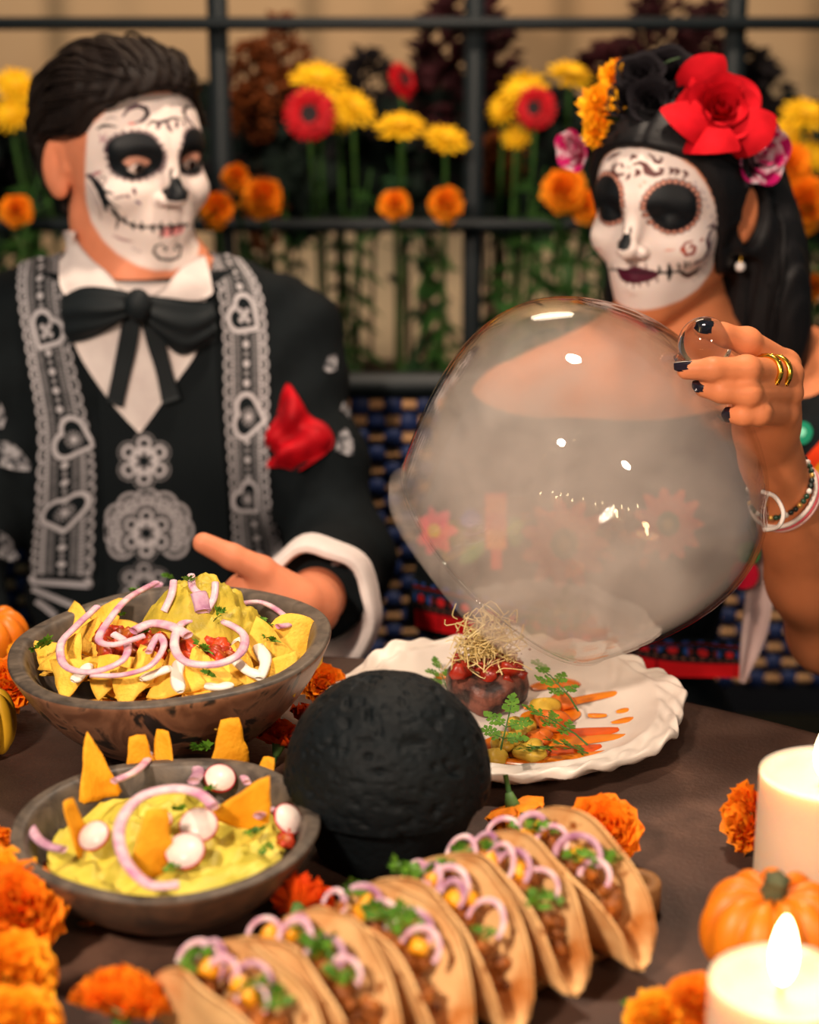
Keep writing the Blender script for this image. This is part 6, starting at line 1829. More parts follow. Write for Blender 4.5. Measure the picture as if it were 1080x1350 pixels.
for k, (px, py, r, nx, lb) in enumerate([(262, 1088, 26, 0.0, 'radish slice in the middle of the small bowl, upper of two overlapping'), (244, 1122, 27, -0.1, 'radish slice lower of two overlapping in the small bowl'), (290, 1026, 21, 0.15, 'radish slice at the back of the small bowl'),
        (380, 1080, 22, 0.7, 'radish slice with a red edge at the right rim of the small bowl'), (124, 1102, 22, -0.3, 'pinkish radish slice at the left of the small bowl'), (212, 1082, 16, -0.1, 'radish slice partly behind the onion loop')]):
    p = G2.at(px, py, 0.014); rr_ = r / FPX * proj(p)[2]
    e = empty('radish_slice', p, lb, 'radish', 'radish slices in the small bowl', face_rot((nx, -0.55, 0.8), 0))
    v, f = lathe([(0, 0.001), (rr_ * 0.94, 0.001), (rr_ * 0.94, -0.001), (0, -0.001)], 28); link('flesh', mesh('flesh', v, f, m_rad, False), e)
    v, f = lathe([(rr_ * 0.94, 0.0011), (rr_, 0.0007), (rr_, -0.0007), (rr_ * 0.94, -0.0011)], 28); link('skin', mesh('skin', v, f, m_radr), e)
GS = 'onion pieces in the small bowl'
for pl, w, lf, m_, lb in (([(236, 1166), (196, 1166), (164, 1132), (158, 1088), (184, 1052), (228, 1040), (262, 1046), (282, 1064)], 0.0052, 0.030, m_onion, 'large onion loop standing across the small bowl'), ([(40, 1090), (50, 1106), (66, 1116), (84, 1120)], 0.0050, 0.014, m_onion_p, 'short onion strip hanging on the left wall of the small bowl'),
                      ([(150, 1030), (180, 1016), (196, 998), (192, 984)], 0.0042, 0.022, m_onion, 'onion strip by the back left chips of the small bowl'), ([(255, 1030), (262, 1018), (256, 1006)], 0.0060, 0.016, m_onion_p, 'onion chunk at the back of the small bowl'),
                      ([(340, 1076), (354, 1068), (366, 1070)], 0.0048, 0.016, m_onion_p, 'onion piece beside the right radish slice'), ([(300, 1010), (318, 1020), (326, 1032)], 0.0040, 0.016, m_onion, 'onion strip behind the back radish slice')):
    onion('onion_piece', [G2.at(u, v, lf) for u, v in pl], w, lb, GS, False, m_)
for k, (px, py, s, lb) in enumerate([(266, 992, 1.3, 'cilantro leaf at the back rim of the small bowl'), (228, 1148, 1.0, 'cilantro at the front of the small bowl'), (276, 1042, 0.8, 'green pepper bit in the middle of the small bowl'), (335, 1100, 0.9, 'cilantro under the wide right chip'), (236, 1070, 0.8, 'cilantro behind the middle radish slice'), (350, 1122, 0.8, 'cilantro in the guacamole at the right')]):
    put('cilantro_sprig', HERB[k % 4], G2.at(px, py, 0.010), (rnd.uniform(0, .6), 0, rnd.random() * 6), lb, 'herb', 'cilantro in the small bowl', s)
lumps('tomato_bits', m_salsa, [G2.at(380 + rnd.uniform(-8, 8), 1106 + rnd.uniform(-7, 7), 0.006) for _ in range(7)] + [G2.at(248 + rnd.uniform(-14, 14), 1020 + rnd.uniform(-5, 5), 0.006) for _ in range(7)], 0.004, 8, 'diced tomato at the back and right of the small bowl', 'tomato', kind='stuff')

# -- lava stone mortar with lid
MC = Vector((-0.0155, 1.222, 0.75)); MRr = 0.0735
m_lava = mat('lava_stone', (0.0050, 0.0078, 0.0095), 0.6, (0.003, 0.0045, 0.0055), 60, spec=0.14, bump=0.7, bscale=170, detail=8)
mo = empty('lava_stone_mortar', MC, 'round black lava stone mortar with a domed lid, in front of the plate', 'mortar')
nu, nv = 220, 110; vs = []
for j in range(nv):
    th = R(100) * j / (nv - 1)
    for i in range(nu):
        a = 2 * math.pi * i / nu; vs.append((MRr * math.sin(th) * math.cos(a), MRr * math.sin(th) * math.sin(a), 0.062 + MRr * math.cos(th)))
vs = np.array(vs); cen = np.array((0, 0, 0.062)); nn = (vs - cen) / np.linalg.norm(vs - cen, axis=1, keepdims=True)
pit = vnoise(vs, 130, 2); vs += nn * (0.0006 * fbm(vs, 60, 5)[:, None] - 0.0028 * np.clip(pit - 0.30, 0, 1)[:, None] * 2 - 0.0026 * np.clip(vnoise(vs, 270, 8) - .25, 0, 1)[:, None])
link('lid', mesh('lid', vs, [(a, b, c, d) for a, b, c, d in grid_faces(nv, nu, False, True)], m_lava), mo)
bp_ = [(0, 0), (0.044, 0), (0.050, 0.004), (0.056, 0.020), (0.0655, 0.044), (0.0685, 0.052), (0.066, 0.0535), (0.0, 0.050)]
v, f = lathe(bp_, 96); v = np.array(v); v[:, :2] *= (1 + 0.02 * fbm(v, 45, 9))[:, None]; link('base', mesh('base', v, f, m_lava), mo)

# -- plate with the starter
PC = Vector((0.080, 1.442, 0.75)); PR = 0.147
m_plate = mat('white_stoneware', lin((236, 226, 214)), 0.35, lin((222, 208, 196)), 12, spec=0.4, bump=0.25, bscale=45)
def plate_fn(r, z, a):
    k = max(0.0, (r / PR - 0.80) / 0.20)
    p = np.array([[math.cos(a) * 2.2, math.sin(a) * 2.2, r * 24]])
    w = 0.030 * math.sin(9 * a) + 0.018 * math.sin(17 * a + 1) + 0.012 * math.sin(29 * a + 2)
    n = float(vnoise(p, 5, 3)[0])
    return r * (1 + k * (0.022 * math.sin(9 * a + .5) + 0.010 * math.sin(23 * a) + 0.012 * n)), z + k * (0.0035 * n + 0.0025 * math.sin(9 * a) + 0.0016 * math.sin(31 * a + 14 * k))
pp = [(0, 0.003), (0.085, 0.003), (0.090, 0.0), (0.096, 0.0), (0.100, 0.004), (0.122, 0.0095), (0.138, 0.0150), (0.1455, 0.0190), (0.147, 0.0225), (0.1455, 0.0255), (0.140, 0.0255), (0.133, 0.0235), (0.126, 0.0245), (0.119, 0.0190), (0.108, 0.0125), (0.095, 0.0095), (0.06, 0.0085), (0, 0.0085)]
pp = [(p.x, p.y) for p in catmull([(a, b, 0) for a, b in pp], 3)]
v, f = lathe([(max(r, 0), z) for r, z in pp], 200, plate_fn)
pl_ = empty('plate', PC, 'white plate with a rough wavy rim under the cloche', 'plate'); link('dish', mesh('dish', v, f, m_plate), pl_)
PZ = 0.7595
def on(px, py, z=PZ): return T(px, py, z)
m_steak = mat('seared_meat', lin((122, 72, 58)), 0.45, lin((38, 24, 22)), 55, spec=0.4, bump=0.8, bscale=150, detail=8, sharp=(0.42, 0.58))
SCn = on(642, 925)
def steak_fn(r, z, a): return r * 1.06 * (1 + 0.06 * math.sin(3 * a) + 0.035 * math.sin(7 * a + 1 + 60 * z)), z + 0.0015 * math.sin(5 * a)
v, f = lathe([(0, 0), (0.026, 0), (0.031, 0.004), (0.0325, 0.014), (0.031, 0.024), (0.026, 0.029), (0, 0.030)], 60, steak_fn)
put('meat_medallion', mesh('meat_medallion', v, f, m_steak), SCn, (0, 0, 0), 'thick seared meat medallion topped with sprouts on the white plate', 'meat')
m_rsal = mat('red_relish', lin((176, 44, 18)), 0.35, lin((120, 22, 10)), 90, spec=0.5)
lumps('tomato_relish', m_rsal, [SCn + Vector((rnd.uniform(-.026, .028), rnd.uniform(-.026, .020), 0.032 + rnd.uniform(-.006, .006))) for _ in range(60)], 0.0060, 77, 'glossy red tomato relish on the meat medallion', 'relish', kind='stuff', flat=0.42)
sb = MB(); sc0 = SCn + Vector((0, 0, 0.050))
for k in range(340):
    d = Vector((rnd.gauss(0, 1), rnd.gauss(0, 1), rnd.gauss(0.15, .8))).normalized(); q = sc0 + Vector((rnd.gauss(0, .012), rnd.gauss(0, .010), rnd.gauss(0.001, .012)))
    b_ = Vector((rnd.gauss(0, 1), rnd.gauss(0, 1), rnd.gauss(0, 1))) * 0.006; L = rnd.uniform(.012, .026)
    pts = catmull([q - d * L * .5, q + b_, q + d * L * .5 + Vector((0, 0, -.003))], 3)
    v, f = tube(pts, rnd.uniform(0.0004, 0.00068), 4); sb.add(v, f)
tag(sb.obj('sprouts', mat('sprouts', lin((246, 226, 170)), 0.5, lin((206, 178, 104)), 70, spec=0.3)), 'tangled tuft of pale thin sprouts on top of the meat', 'sprouts', kind='stuff')
sb = MB()
for k in range(60):
    q = sc0 + Vector((rnd.gauss(0, .014), rnd.gauss(0, .012), rnd.gauss(0.004, .013))); r = rnd.uniform(.0008, .0016)
    v, f = lathe([(0, r), (r, 0), (0, -r)], 5); sb.add([Vector(x) + q for x in v], f)
tag(sb.obj('sprout_seeds', M('sprout_tips', lin((120, 60, 50)), 0.5)), 'tiny dark red seed tips among the pale sprouts', 'sprouts', kind='stuff')
# sauce drops and streaks (thin pools with a rounded edge)
m_sauce = mat('orange_sauce', lin((236, 142, 30)), 0.2, lin((222, 104, 16)), 40, spec=0.5)
m_sauce_r = mat('red_orange_sauce', lin((226, 92, 18)), 0.2, lin((204, 66, 12)), 40, spec=0.5)
def pool(px_pts, w, m, label, z=PZ, h=0.0014):
    pts = [on(u, v, z) for u, v in px_pts]; pts = catmull(pts, 6); L = len(pts); vs = []; nn = 9
    for i, p in enumerate(pts):
        t = (pts[min(i + 1, L - 1)] - pts[max(i - 1, 0)]).normalized(); s = Vector((-t.y, t.x, 0))
        ww = 1.7 * (w[0] + (w[1] - w[0]) * (i / (L - 1))); ww *= max(0.06, math.sin(math.pi * (0.04 + 0.92 * i / (L - 1)))) ** 0.5
        for j in range(nn):
            a = -1 + 2 * j / (nn - 1); vs.append(p + s * (a * ww) + Vector((0, 0, h * (1 - abs(a) ** 3) + 0.0004)))
    return tag(link('sauce_streak', mesh('sauce_streak', vs, [q[::-1] for q in grid_faces(L, nn)], m)), label, 'sauce', 'sauce streaks on the plate')
pool([(690, 934), (740, 928), (790, 918), (826, 912)], (0.004, 0.0042), m_sauce, 'long orange streak running to the upper right of the plate')
pool([(775, 944), (800, 944)], (0.003, 0.002), m_sauce, 'short thin orange streak in the middle right of the plate'); pool([(812, 940), (828, 936)], (0.0015, 0.0034), m_sauce, 'small orange drop right of the short streak')
pool([(806, 954), (836, 948)], (0.0012, 0.0042), m_sauce, 'orange drop with a tail at the right of the plate')
pool([(740, 968), (780, 966), (815, 962)], (0.007, 0.0042), m_sauce_r, 'broad red orange smear on the right half of the plate'); pool([(720, 984), (770, 976), (830, 970)], (0.006, 0.0035), m_sauce, 'orange streak under the red orange smear', h=0.001)
pool([(700, 992), (745, 992), (792, 984)], (0.009, 0.004), m_sauce_r, 'red orange streak near the front of the plate'); pool([(655, 1004), (710, 1004), (760, 998), (800, 992)], (0.005, 0.003), m_sauce, 'thin orange line along the front of the sauce')
pool([(700, 908), (740, 900), (762, 906)], (0.006, 0.006), m_sauce, 'orange pool behind the vegetables'); pool([(574, 892), (596, 892)], (0.004, 0.004), m_sauce, 'orange dab left of the meat'); pool([(640, 990), (690, 980), (740, 974), (772, 970)], (0.017, 0.010), m_sauce, 'orange pool under the potato pieces', h=0.0006); pool([(690, 950), (730, 944), (760, 936)], (0.012, 0.009), m_sauce, 'orange pool under the rear vegetables', h=0.0006)
m_pot = mat('potato', lin((220, 184, 70)), 0.4, lin((196, 150, 44)), 40, spec=0.4); m_carrot = mat('carrot', lin((226, 120, 40)), 0.4, lin((200, 92, 24)), 50, spec=0.4)
for k, (px, py, r, mm, lb) in enumerate([(668, 978, 0.014, m_pot, 'yellow potato piece in front of the meat'), (688, 958, 0.012, m_pot, 'potato piece just right of the meat'), (700, 990, 0.013, m_pot, 'pale potato piece between the chervil sprigs'), (728, 950, 0.014, m_carrot, 'glazed carrot piece right of the potatoes'),
        (718, 932, 0.013, m_pot, 'potato piece behind the carrot'), (740, 925, 0.012, m_carrot, 'carrot piece under the rear chervil'), (652, 998, 0.011, m_pot, 'potato piece at the front edge beside the mortar'), (712, 972, 0.010, m_carrot, 'small carrot piece among the sauce')]):
    vs, fs = lathe([(r * math.sin(math.pi * i / 8), r * 0.55 * math.cos(math.pi * i / 8)) for i in range(9)], 24, lambda r_, z, a: (r_ * (1 + 0.12 * math.sin(3 * a + k) + 0.07 * math.sin(5 * a + 2 * k)), z * (1 + 0.18 * math.sin(2 * a + k))))
    put('vegetable_piece', mesh('vegetable_piece', vs, fs, mm), on(px, py, PZ + r * 0.5), (rnd.uniform(-.2, .2), rnd.uniform(-.2, .2), rnd.random() * 6), lb, 'vegetable', 'vegetable pieces on the plate')
def chervil(px, py, ang, s, label, z=0.018):
    e = empty('chervil_sprig', on(px, py, PZ + z), label, 'herb', 'chervil sprigs on the plate', (R(20), R(8), ang)); e.scale = (s, s, s)
    mb = MB(); st = MB()
    v, f = tube([(0, -0.022, -0.004), (0, -0.008, 0.0), (0, 0.022, 0.002)], [0.0009, 0.0008, 0.0005], 5); st.add(v, f)
    for (bx, by, a, L) in ((0, 0.022, 0, 0.017), (0, 0.010, 1.0, 0.016), (0, 0.010, -1.0, 0.016), (0, -0.002, 1.25, 0.014), (0, -0.002, -1.25, 0.014)):
        d = Vector((math.sin(a), math.cos(a), 0)); v, f = tube([Vector((bx, by, 0.001)), Vector((bx, by, 0.001)) + d * L * 0.7], [0.0006, 0.0004], 4); st.add(v, f)
        for t, aa_, l in ((0.25, 1.0, 0.42), (0.25, -1.0, 0.42), (0.45, 0.9, 0.42), (0.45, -0.9, 0.42), (0.68, 0.75, 0.40), (0.68, -0.75, 0.40), (0.9, 0, 0.48), (0.88, 0.5, .40), (.88, -.5, .40)):
            c = Vector((bx, by, 0.001)) + d * L * t; dd = Vector((math.sin(a + aa_), math.cos(a + aa_), rnd.uniform(-.2, .35))); sd = Vector((dd.y, -dd.x, 0)); l2 = L * l
            mb.add([c, c + dd * l2 * .40 + sd * l2 * .42, c + dd * l2 * .48 + sd * l2 * .12, c + dd * l2 * .85 + sd * l2 * .34, c + dd * l2 * 1.15, c + dd * l2 * .85 - sd * l2 * .34, c + dd * l2 * .48 - sd * l2 * .12, c + dd * l2 * .40 - sd * l2 * .42],
                   [(0, 1, 2), (0, 2, 3, 4), (0, 4, 5, 6), (0, 6, 7)])
    mb.obj('leaves', m_herb, e, False); st.obj('stem', m_stem, e)
chervil(664, 972, R(-10), 1.05, 'large chervil sprig in front of the meat beside the mortar', 0.016); chervil(748, 962, R(70), 0.9, 'chervil sprig lying on the carrot', 0.018); chervil(744, 912, R(40), 0.95, 'chervil sprig behind the vegetables with a long stem', 0.024)
chervil(716, 986, R(160), 0.95, 'chervil sprig at the front of the sauce', 0.012); chervil(766, 990, R(95), 0.7, 'small chervil leaf at the right front of the sauce', 0.004); chervil(586, 900, R(20), 0.7, 'chervil leaf left of the meat behind the mortar', 0.006)
# -- tacos on a wooden board
TA, TB = T(305, 1268, 0.832), T(742, 1086, 0.832)
TA.z = TB.z = 0.0
rowd = (TB - TA).normalized(); ang = math.atan2(rowd.y, rowd.x)
m_wood = mat('pale_wood', lin((176, 128, 78)), 0.55, lin((136, 92, 52)), 30, spec=0.3, stretch=(4, 40, 40))
bd = empty('serving_board', ((TA.x + TB.x) / 2, (TA.y + TB.y) / 2, 0.75), 'wooden serving board with a round ring handle under the row of tacos', 'board', rot=(0, 0, ang))
Lr = (TB - TA).length
link('board', soft_box_mesh('board', (0, 0, 0.006), (Lr + 0.06, 0.085, 0.012), m_wood, 0.003), bd)
rc = Matrix.Rotation(-ang, 3, 'Z') @ (T(838, 1160, 0.772) - bd.location)
v, f = lathe([(0.0085, -0.011), (0.0165, -0.011), (0.0175, -0.009), (0.0175, 0.009), (0.0165, 0.011), (0.0085, 0.011), (0.0085, -0.011)], 40)
link('ring_handle', mesh('ring_handle', v, f, m_wood), bd, loc=(rc.x, rc.y, 0.0112))
v, f = tube([(Lr / 2 + 0.02, 0, 0.007), (rc.x - 0.014, rc.y, 0.0085)], 0.006, 10); link('neck', mesh('neck', v, f, m_wood), bd)
def torti_mat():
    m = mat('tortilla', lin((236, 188, 128)), 0.7, lin((196, 124, 60)), 30, spec=0.15, bump=0.3, bscale=120, detail=6, sharp=(0.44, 0.70))
    nt = m.node_tree; N = nt.nodes; L = nt.links; b = N['Principled BSDF']
    n = N.new('ShaderNodeTexNoise'); n.inputs['Scale'].default_value = 85; n.inputs['Detail'].default_value = 2
    tc = [x for x in N if x.type == 'TEX_COORD'][0]; L.new(tc.outputs['Object'], n.inputs['Vector'])
    r = N.new('ShaderNodeValToRGB'); r.color_ramp.elements[0].position = 0.64; r.color_ramp.elements[1].position = 0.72; L.new(n.outputs['Fac'], r.inputs[0])
    src = b.inputs['Base Color'].links[0].from_socket; mx = N.new('ShaderNodeMix'); mx.data_type = 'RGBA'
    L.new(r.outputs[0], mx.inputs['Factor']); L.new(src, mx.inputs['A']); mx.inputs['B'].default_value = (*lin((150, 84, 34)), 1); L.new(mx.outputs['Result'], b.inputs['Base Color'])
    return m
m_tort = torti_mat()
m_fill = mat('taco_meat', lin((190, 108, 34)), 0.55, lin((92, 50, 22)), 90, spec=0.35)
def tortilla_mesh(seed, Rt=0.076):
    rr = random.Random(seed); nu, nv = 33, 41; ph = rr.random() * 6; op = rr.uniform(0.14, 0.24); pts = np.zeros((nv, nu, 3))
    for j in range(nv):
        v = -1 + 2 * j / (nv - 1)
        for i in range(nu):
            u = -1 + 2 * i / (nu - 1); u = math.copysign(abs(u) ** 0.85, u) * 0.997
            x = Rt * u; w = v * math.sqrt(max(Rt * Rt - x * x, 1e-9)); s = abs(w); sg = 1 if w >= 0 else -1; r = 0.010
            if s < r * 1.35: y, z = r * math.sin(s / r), r * (1 - math.cos(s / r))
            else:
                k = s - r * 1.35; y, z = r * math.sin(1.35) + k * math.sin(op) - 1.0 * k * k * (0.3 if sg > 0 else 1.2), r * (1 - math.cos(1.35)) + k * math.cos(op * 0.6)
            y = sg * y + 0.0035 * math.sin(3.2 * u + ph) * (s / Rt) + 0.002 * math.sin(7 * u + ph * 2) * (s / Rt) ** 2
            z *= (0.90 if sg < 0 else 1.0)
            pts[j, i] = (x, y, z)
    gu = np.gradient(pts, axis=1); gv = np.gradient(pts, axis=0); n = np.cross(gu, gv); n /= np.linalg.norm(n, axis=2, keepdims=True) + 1e-9
    nz = vnoise(pts.reshape(-1, 3), 60, seed).reshape(nv, nu, 1); pts = pts + n * 0.0008 * nz
    f = np.array(grid_faces(nv, nu)); a = pts.reshape(-1, 3); b = (pts - n * 0.0026).reshape(-1, 3); k = len(a)
    e = [j * nu for j in range(nv)] + [(nv - 1) * nu + i for i in range(1, nu)] + [j * nu + nu - 1 for j in range(nv - 2, -1, -1)] + [i for i in range(nu - 2, 0, -1)]
    rim = [(e[i], e[(i + 1) % len(e)], e[(i + 1) % len(e)] + k, e[i] + k) for i in range(len(e))]
    return mesh('tortilla', np.concatenate([a, b]), np.concatenate([f, f[:, ::-1] + k, np.array(rim)]), m_tort)
NT = 6
tl = ['nearest taco of the row, at the bottom of the photo', 'second taco from the near end of the row', 'third taco from the near end of the row', 'third taco counted from the ring handle', 'large taco second from the far end of the row', 'farthest taco, next to the ring handle']
HB = [herb_mesh('cilantro', 0.013, 16, 50 + s) for s in range(3)]
for k in range(NT):
    c = TA.lerp(TB, k / (NT - 1)); t = empty('taco', (c.x, c.y, 0.7622), tl[k], 'taco', 'tacos in a row on the wooden board', (R(rnd.uniform(-5, 5)), R(rnd.uniform(-3, 3)), ang - R(90) + R(rnd.uniform(-6, 6))))
    link('tortilla', tortilla_mesh(k), t)
    rr = random.Random(70 + k)
    arc = lambda x, q=0.9: math.sqrt(max(0, 0.074 ** 2 - x * x)) * q
    pts = []
    for _ in range(70):
        x = rr.uniform(-.052, .052); pts.append((x, rr.uniform(-.010, .010), max(0.012, arc(x, 0.74) * rr.uniform(0.3, 1.0))))
    lumps('filling', m_fill, pts, 0.0048, 90 + k, None, None, t, 'stuff')
    for q in range(5):
        x = -0.045 + 0.019 * q + rr.uniform(-.008, .008); z = arc(x, 0.80); y = rr.uniform(-.006, .006); r = rr.uniform(.010, .016); ph = rr.uniform(-.6, .6)
        aa_ = [Vector((x + r * math.cos(a), y + r * 0.5 * math.sin(a + ph), z - 0.002 + 0.75 * r * math.sin(a))) for a in [R(-10 + 26 * i) for i in range(9)]]
        onion('onion_strip', aa_, rr.uniform(.0022, .0032), None, None, False, m_onion_p if q % 2 else m_onion, t)
    for q in range(4):
        x = rr.uniform(-.045, .045); link('cilantro', HB[q % 3], t, loc=(x, rr.uniform(-.008, .008), arc(x, 0.82)), rot=(rr.uniform(-.5, .5), 0, rr.random() * 6), scale=rr.uniform(.7, 1.25))
    for q in range(3):
        x = rr.uniform(-.04, .04); v, f = box((0, 0, 0), (0.010, 0.008, 0.007)); link('pepper_dice', mesh('pepper_dice', v, f, M('yellow_pepper', lin((250, 170, 30)), 0.35), False), t, loc=(x, rr.uniform(-.006, .006), arc(x, 0.78)), rot=(rr.random(), rr.random(), rr.random()))

# -- candles
m_wax = mat('candle_wax', lin((226, 198, 168)), 0.5, spec=0.25, sss=0.8, sssr=(1.0, 0.62, 0.36), sscale=0.03)
m_flame = emit('flame', (1.0, 0.78, 0.42), 26.0)
m_wick = M('wick', lin((36, 26, 20)), 0.9)
def candle(loc, r, h, label, flame_h=0.034, power=0.5, group=None, name='pillar_candle'):
    e = empty(name, loc, label, 'candle', group)
    pr = [(0, 0), (r * 0.97, 0), (r, 0.002), (r, h - 0.006), (r * 0.985, h - 0.002), (r * 0.95, h), (r * 0.86, h - 0.002), (r * 0.7, h - 0.007), (r * 0.35, h - 0.010), (0, h - 0.0105)]
    pr = [pr[0], pr[1]] + [(p.x, p.y) for p in catmull([(a, b, 0) for a, b in pr[2:]], 4)]
    v, f = lathe(pr, 56, lambda rr_, z, a: (rr_ * (1 + 0.006 * math.sin(3 * a)), z + (0.0012 * math.sin(2 * a) if z > h * .8 else 0))); link('wax', mesh('wax', v, f, m_wax), e)
    v, f = tube([(0, 0, h - 0.011), (0.0006, 0, h - 0.004), (0.001, 0, h + 0.003)], 0.0011, 6); link('wick', mesh('wick', v, f, m_wick), e)
    fr = [(0.0, 0.0), (0.0034, 0.003), (0.0056, 0.008), (0.0064, 0.014), (0.0056, 0.021), (0.0036, 0.028), (0.0016, 0.032), (0, 0.034)]
    k = flame_h / 0.034
    v, f = lathe([(a * (0.6 + .4 * k), b * k) for a, b in fr], 20); link('flame', mesh('flame', v, f, m_flame), e, loc=(0.001, 0, h - 0.002))
    if power:
        d = bpy.data.lights.new('candle_light', 'POINT'); d.energy = power; d.color = (1.0, 0.62, 0.30); d.shadow_soft_size = 0.012
        o = bpy.data.objects.new('candle_light', d); COL.objects.link(o); o.parent = e; o.location = (0, 0, h + flame_h + 0.004)
    return e
candle((0.2735, 1.143, 0.75), 0.0405, 0.100, 'tall cream pillar candle burning behind the mini pumpkin at the right', 0.036, 0.16)
candle((0.202, 0.903, 0.75), 0.0385, 0.092, 'cream pillar candle burning in the bottom right corner, in front of the pumpkin', 0.042, 0.16)
for k, (x, y, h) in enumerate([(-0.62, 0.58, 0.10), (-0.52, 0.46, 0.13), (-0.40, 0.55, 0.09), (-0.34, 0.38, 0.12), (-0.22, 0.52, 0.08), (-0.14, 0.34, 0.10), (0.30, 0.60, 0.13), (0.40, 0.46, 0.10), (0.24, 0.36, 0.09), (0.46, 0.62, 0.16), (0.02, 0.42, 0.07), (-0.50, 0.28, 0.10), (0.10, 0.22, 0.09)]):
    candle((x, y, 0.75), 0.028, h, 'cream candle burning on the near side of the table, mirrored in the cloche', 0.040, 0.0, 'candles on the near side of the table')

# -- mini pumpkins and gourd
m_pump = mat('pumpkin_skin', lin((232, 132, 22)), 0.42, lin((214, 104, 12)), 14, spec=0.4, bump=0.1, bscale=50)
m_pumps = M('pumpkin_stem', lin((96, 96, 62)), 0.8, lin((60, 66, 40)), 60)
def pumpkin(loc, r, h, label, rot=(0, 0, 0), ribs=11, m=None, name='mini_pumpkin', stem=True):
    e = empty(name, loc, label, 'pumpkin', None, rot)
    nv, nu = 28, ribs * 10; vs = []
    for j in range(nv):
        th = math.pi * j / (nv - 1)
        for i in range(nu):
            a = 2 * math.pi * i / nu; c = abs(math.sin(a * ribs / 2)) ** 0.55; k = 0.84 + 0.16 * c
            rr_ = r * (math.sin(th) ** 0.75) * k * (1 + 0.03 * math.sin(2 * a)); z = h / 2 * math.cos(th) * (0.80 + 0.20 * c)
            dip = math.exp(-(math.sin(th) / 0.33) ** 2); z -= math.copysign(h * 0.14 * dip, math.cos(th))
            vs.append((rr_ * math.cos(a), rr_ * math.sin(a), z + h / 2))
    link('flesh', mesh('flesh', vs, [(a, b, c, d) for a, b, c, d in grid_faces(nv, nu, False, True)], m or m_pump), e)
    if stem:
        v, f = lathe([(0, -0.004), (r * .22, -0.003), (r * .16, 0.004), (r * .15, 0.012), (r * .17, 0.014), (0, 0.0145)], 20, lambda q, z, a: (q * (1 + .16 * math.cos(5 * a)), z)); link('stem', mesh('stem', v, f, m_pumps), e, loc=(0, 0, h * 0.84), rot=(R(8), R(6), 0))
    return e
pumpkin((0.228, 1.055, 0.7495), 0.0455, 0.070, 'orange ribbed mini pumpkin between the two candles')
pumpkin((T(2, 842, 0.78).x - 0.012, T(2, 842, 0.78).y, 0.7495), 0.036, 0.060, 'orange mini pumpkin at the left edge beside the nacho bowl', ribs=10)
pumpkin((T(-8, 960, 0.775).x - 0.006, T(-8, 960, 0.775).y, 0.7495), 0.024, 0.062, 'small yellow gourd cut off by the left edge of the photo', ribs=9, m=mat('gourd_yellow', lin((226, 176, 40)), 0.45, lin((200, 146, 26)), 14, spec=0.4), name='gourd')

# -- marigolds scattered on the table
m_calyx = M('calyx', lin((92, 132, 62)), 0.6)
def table_marigold(px, py, z, r, face, label, head=None, stem=0.012):
    p = T(px, py, z); face = Vector(face).normalized()
    e = empty('marigold', p, label, 'flower', 'marigolds scattered on the table'); e.rotation_mode = 'QUATERNION'; e.rotation_quaternion = face.to_track_quat('Z', 'Y')
    s = r / 0.024
    link('flower_head', head or MARI[0], e, scale=s)
    v, f = lathe([(0, -0.012 * s), (0.003 * s, -0.012 * s), (0.0055 * s, -0.004 * s), (0.007 * s, 0.002 * s), (0, 0.003 * s)], 14); link('calyx', mesh('calyx', v, f, m_calyx), e)
    if stem: v, f = tube([(0, 0, -0.011 * s), (0.001, 0, -0.011 * s - stem)], 0.0022 * s, 7); link('stem', mesh('stem', v, f, m_stem), e)
U3 = lambda x, y, z: (x, y, z)
table_marigold(796, 1100, 0.775, 0.0265, (0.12, -0.62, 0.72), 'bright orange marigold between the plate and the ring handle', MARI[0])
table_marigold(676, 1064, 0.770, 0.022, (0.15, -0.2, -0.55), 'marigold lying face down below the plate with its green stem up', MARI[1], 0.014)
table_marigold(990, 1078, 0.776, 0.024, (-0.9, -0.3, 0.15), 'marigold leaning against the tall candle', MARI[1])
table_marigold(14, 906, 0.775, 0.026, (0.1, -0.55, 0.8), 'orange marigold left of the nacho bowl', MARI[0])
table_marigold(40, 870, 0.772, 0.020, (0.5, -0.4, 0.7), 'marigold half tucked under the left of the nacho bowl', MARI_Y[0])
table_marigold(368, 980, 0.768, 0.021, (0.2, 0.4, 0.7), 'deep orange marigold crushed between nacho bowl and mortar', MARI_D[0])
table_marigold(408, 955, 0.772, 0.018, (0.5, 0.1, 0.7), 'deep orange marigold behind the mortar', MARI_D[0])
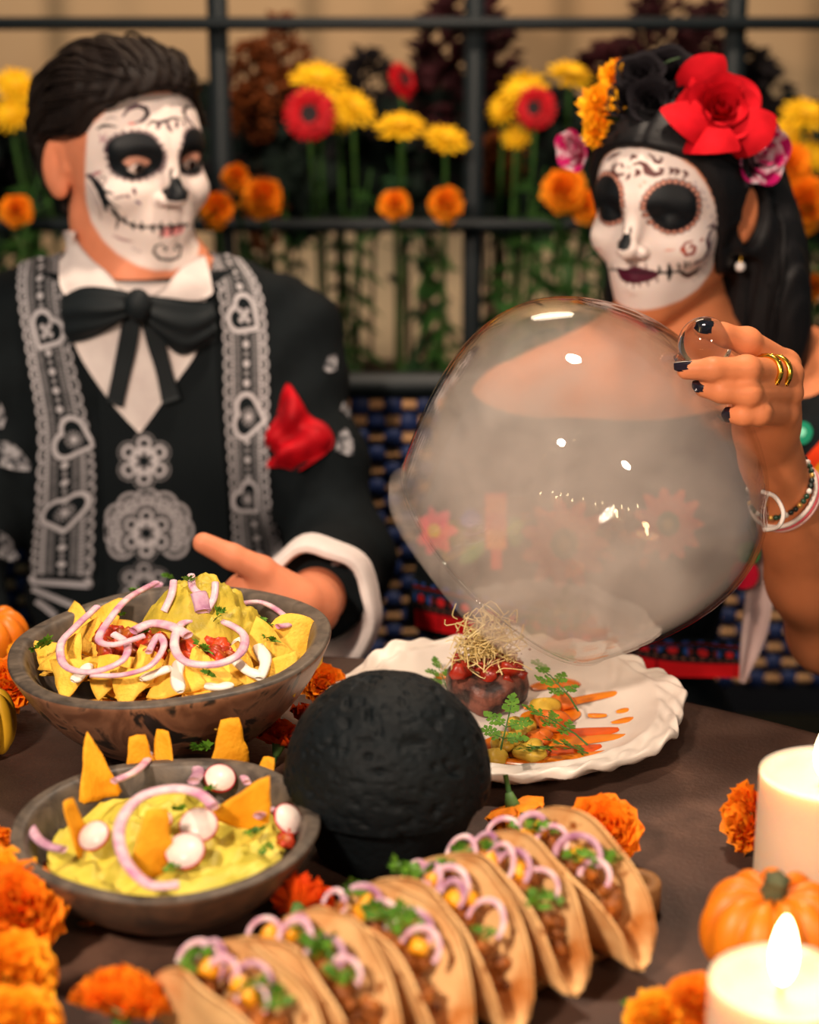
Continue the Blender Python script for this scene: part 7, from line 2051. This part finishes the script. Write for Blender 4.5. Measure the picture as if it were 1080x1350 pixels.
table_marigold(424, 905, 0.772, 0.020, (0.2, -0.5, 0.6), 'orange marigold between nacho bowl and plate', MARI[1])
table_marigold(396, 1196, 0.775, 0.022, (0.35, 0.75, 0.25), 'dark orange marigold on its side between small bowl and tacos', MARI_D[0])
table_marigold(24, 1206, 0.785, 0.031, (0.25, -0.6, 0.65), 'large frilly orange marigold at the lower left edge', MARI[0])
table_marigold(-6, 1172, 0.790, 0.028, (0.0, -0.5, 0.8), 'light orange marigold at the left edge behind the large frilly one', MARI_Y[0])
table_marigold(10, 1292, 0.790, 0.028, (0.25, -0.7, 0.55), 'yellow orange marigold at the lower left, under the large frilly one', MARI_Y[0])
table_marigold(40, 1165, 0.770, 0.020, (0.6, -0.2, 0.7), 'marigold squeezed against the left of the small bowl', MARI_D[0])
table_marigold(162, 1330, 0.790, 0.028, (0.1, 0.3, 0.8), 'orange marigold in front of the nearest taco', MARI[1])
table_marigold(20, 1356, 0.780, 0.026, (0.1, -0.4, 0.9), 'marigold cut off by the bottom left corner', MARI_Y[0])
table_marigold(868, 1348, 0.770, 0.020, (-0.2, -0.3, 0.9), 'yellow orange marigold at the bottom edge right of the tacos', MARI_Y[0])
table_marigold(918, 1330, 0.778, 0.020, (-0.1, -0.5, 0.8), 'small orange marigold beside the bottom right candle', MARI[1])
table_marigold(-4, 1115, 0.772, 0.014, (0.6, -0.4, 0.6), 'small marigold peeping in at the left edge beside the small bowl', MARI[1])
mb = MB(); fan_petal(mb, (0, 0, 0), (0.85, -0.45, 0.22), (0, 0.25, 1), 0.034, 0.018, 0.002, 5, 8, 6, 0.1, 0.12)
tag(mb.obj('loose_petal', m_mari, None, loc=T(104, 1214, 0.754)), 'single loose orange petal in front of the small bowl', 'petal')
for k, (px, py) in enumerate(((836, 1338), (880, 1322))):
    put('cilantro_bit', HERB[k], T(px, py, 0.753), (0.2, 0, k * 2.0), ('cilantro leaf on the table by the tacos' if k == 0 else 'green leaf among the marigolds at the bottom edge'), 'herb', None, 1.1)
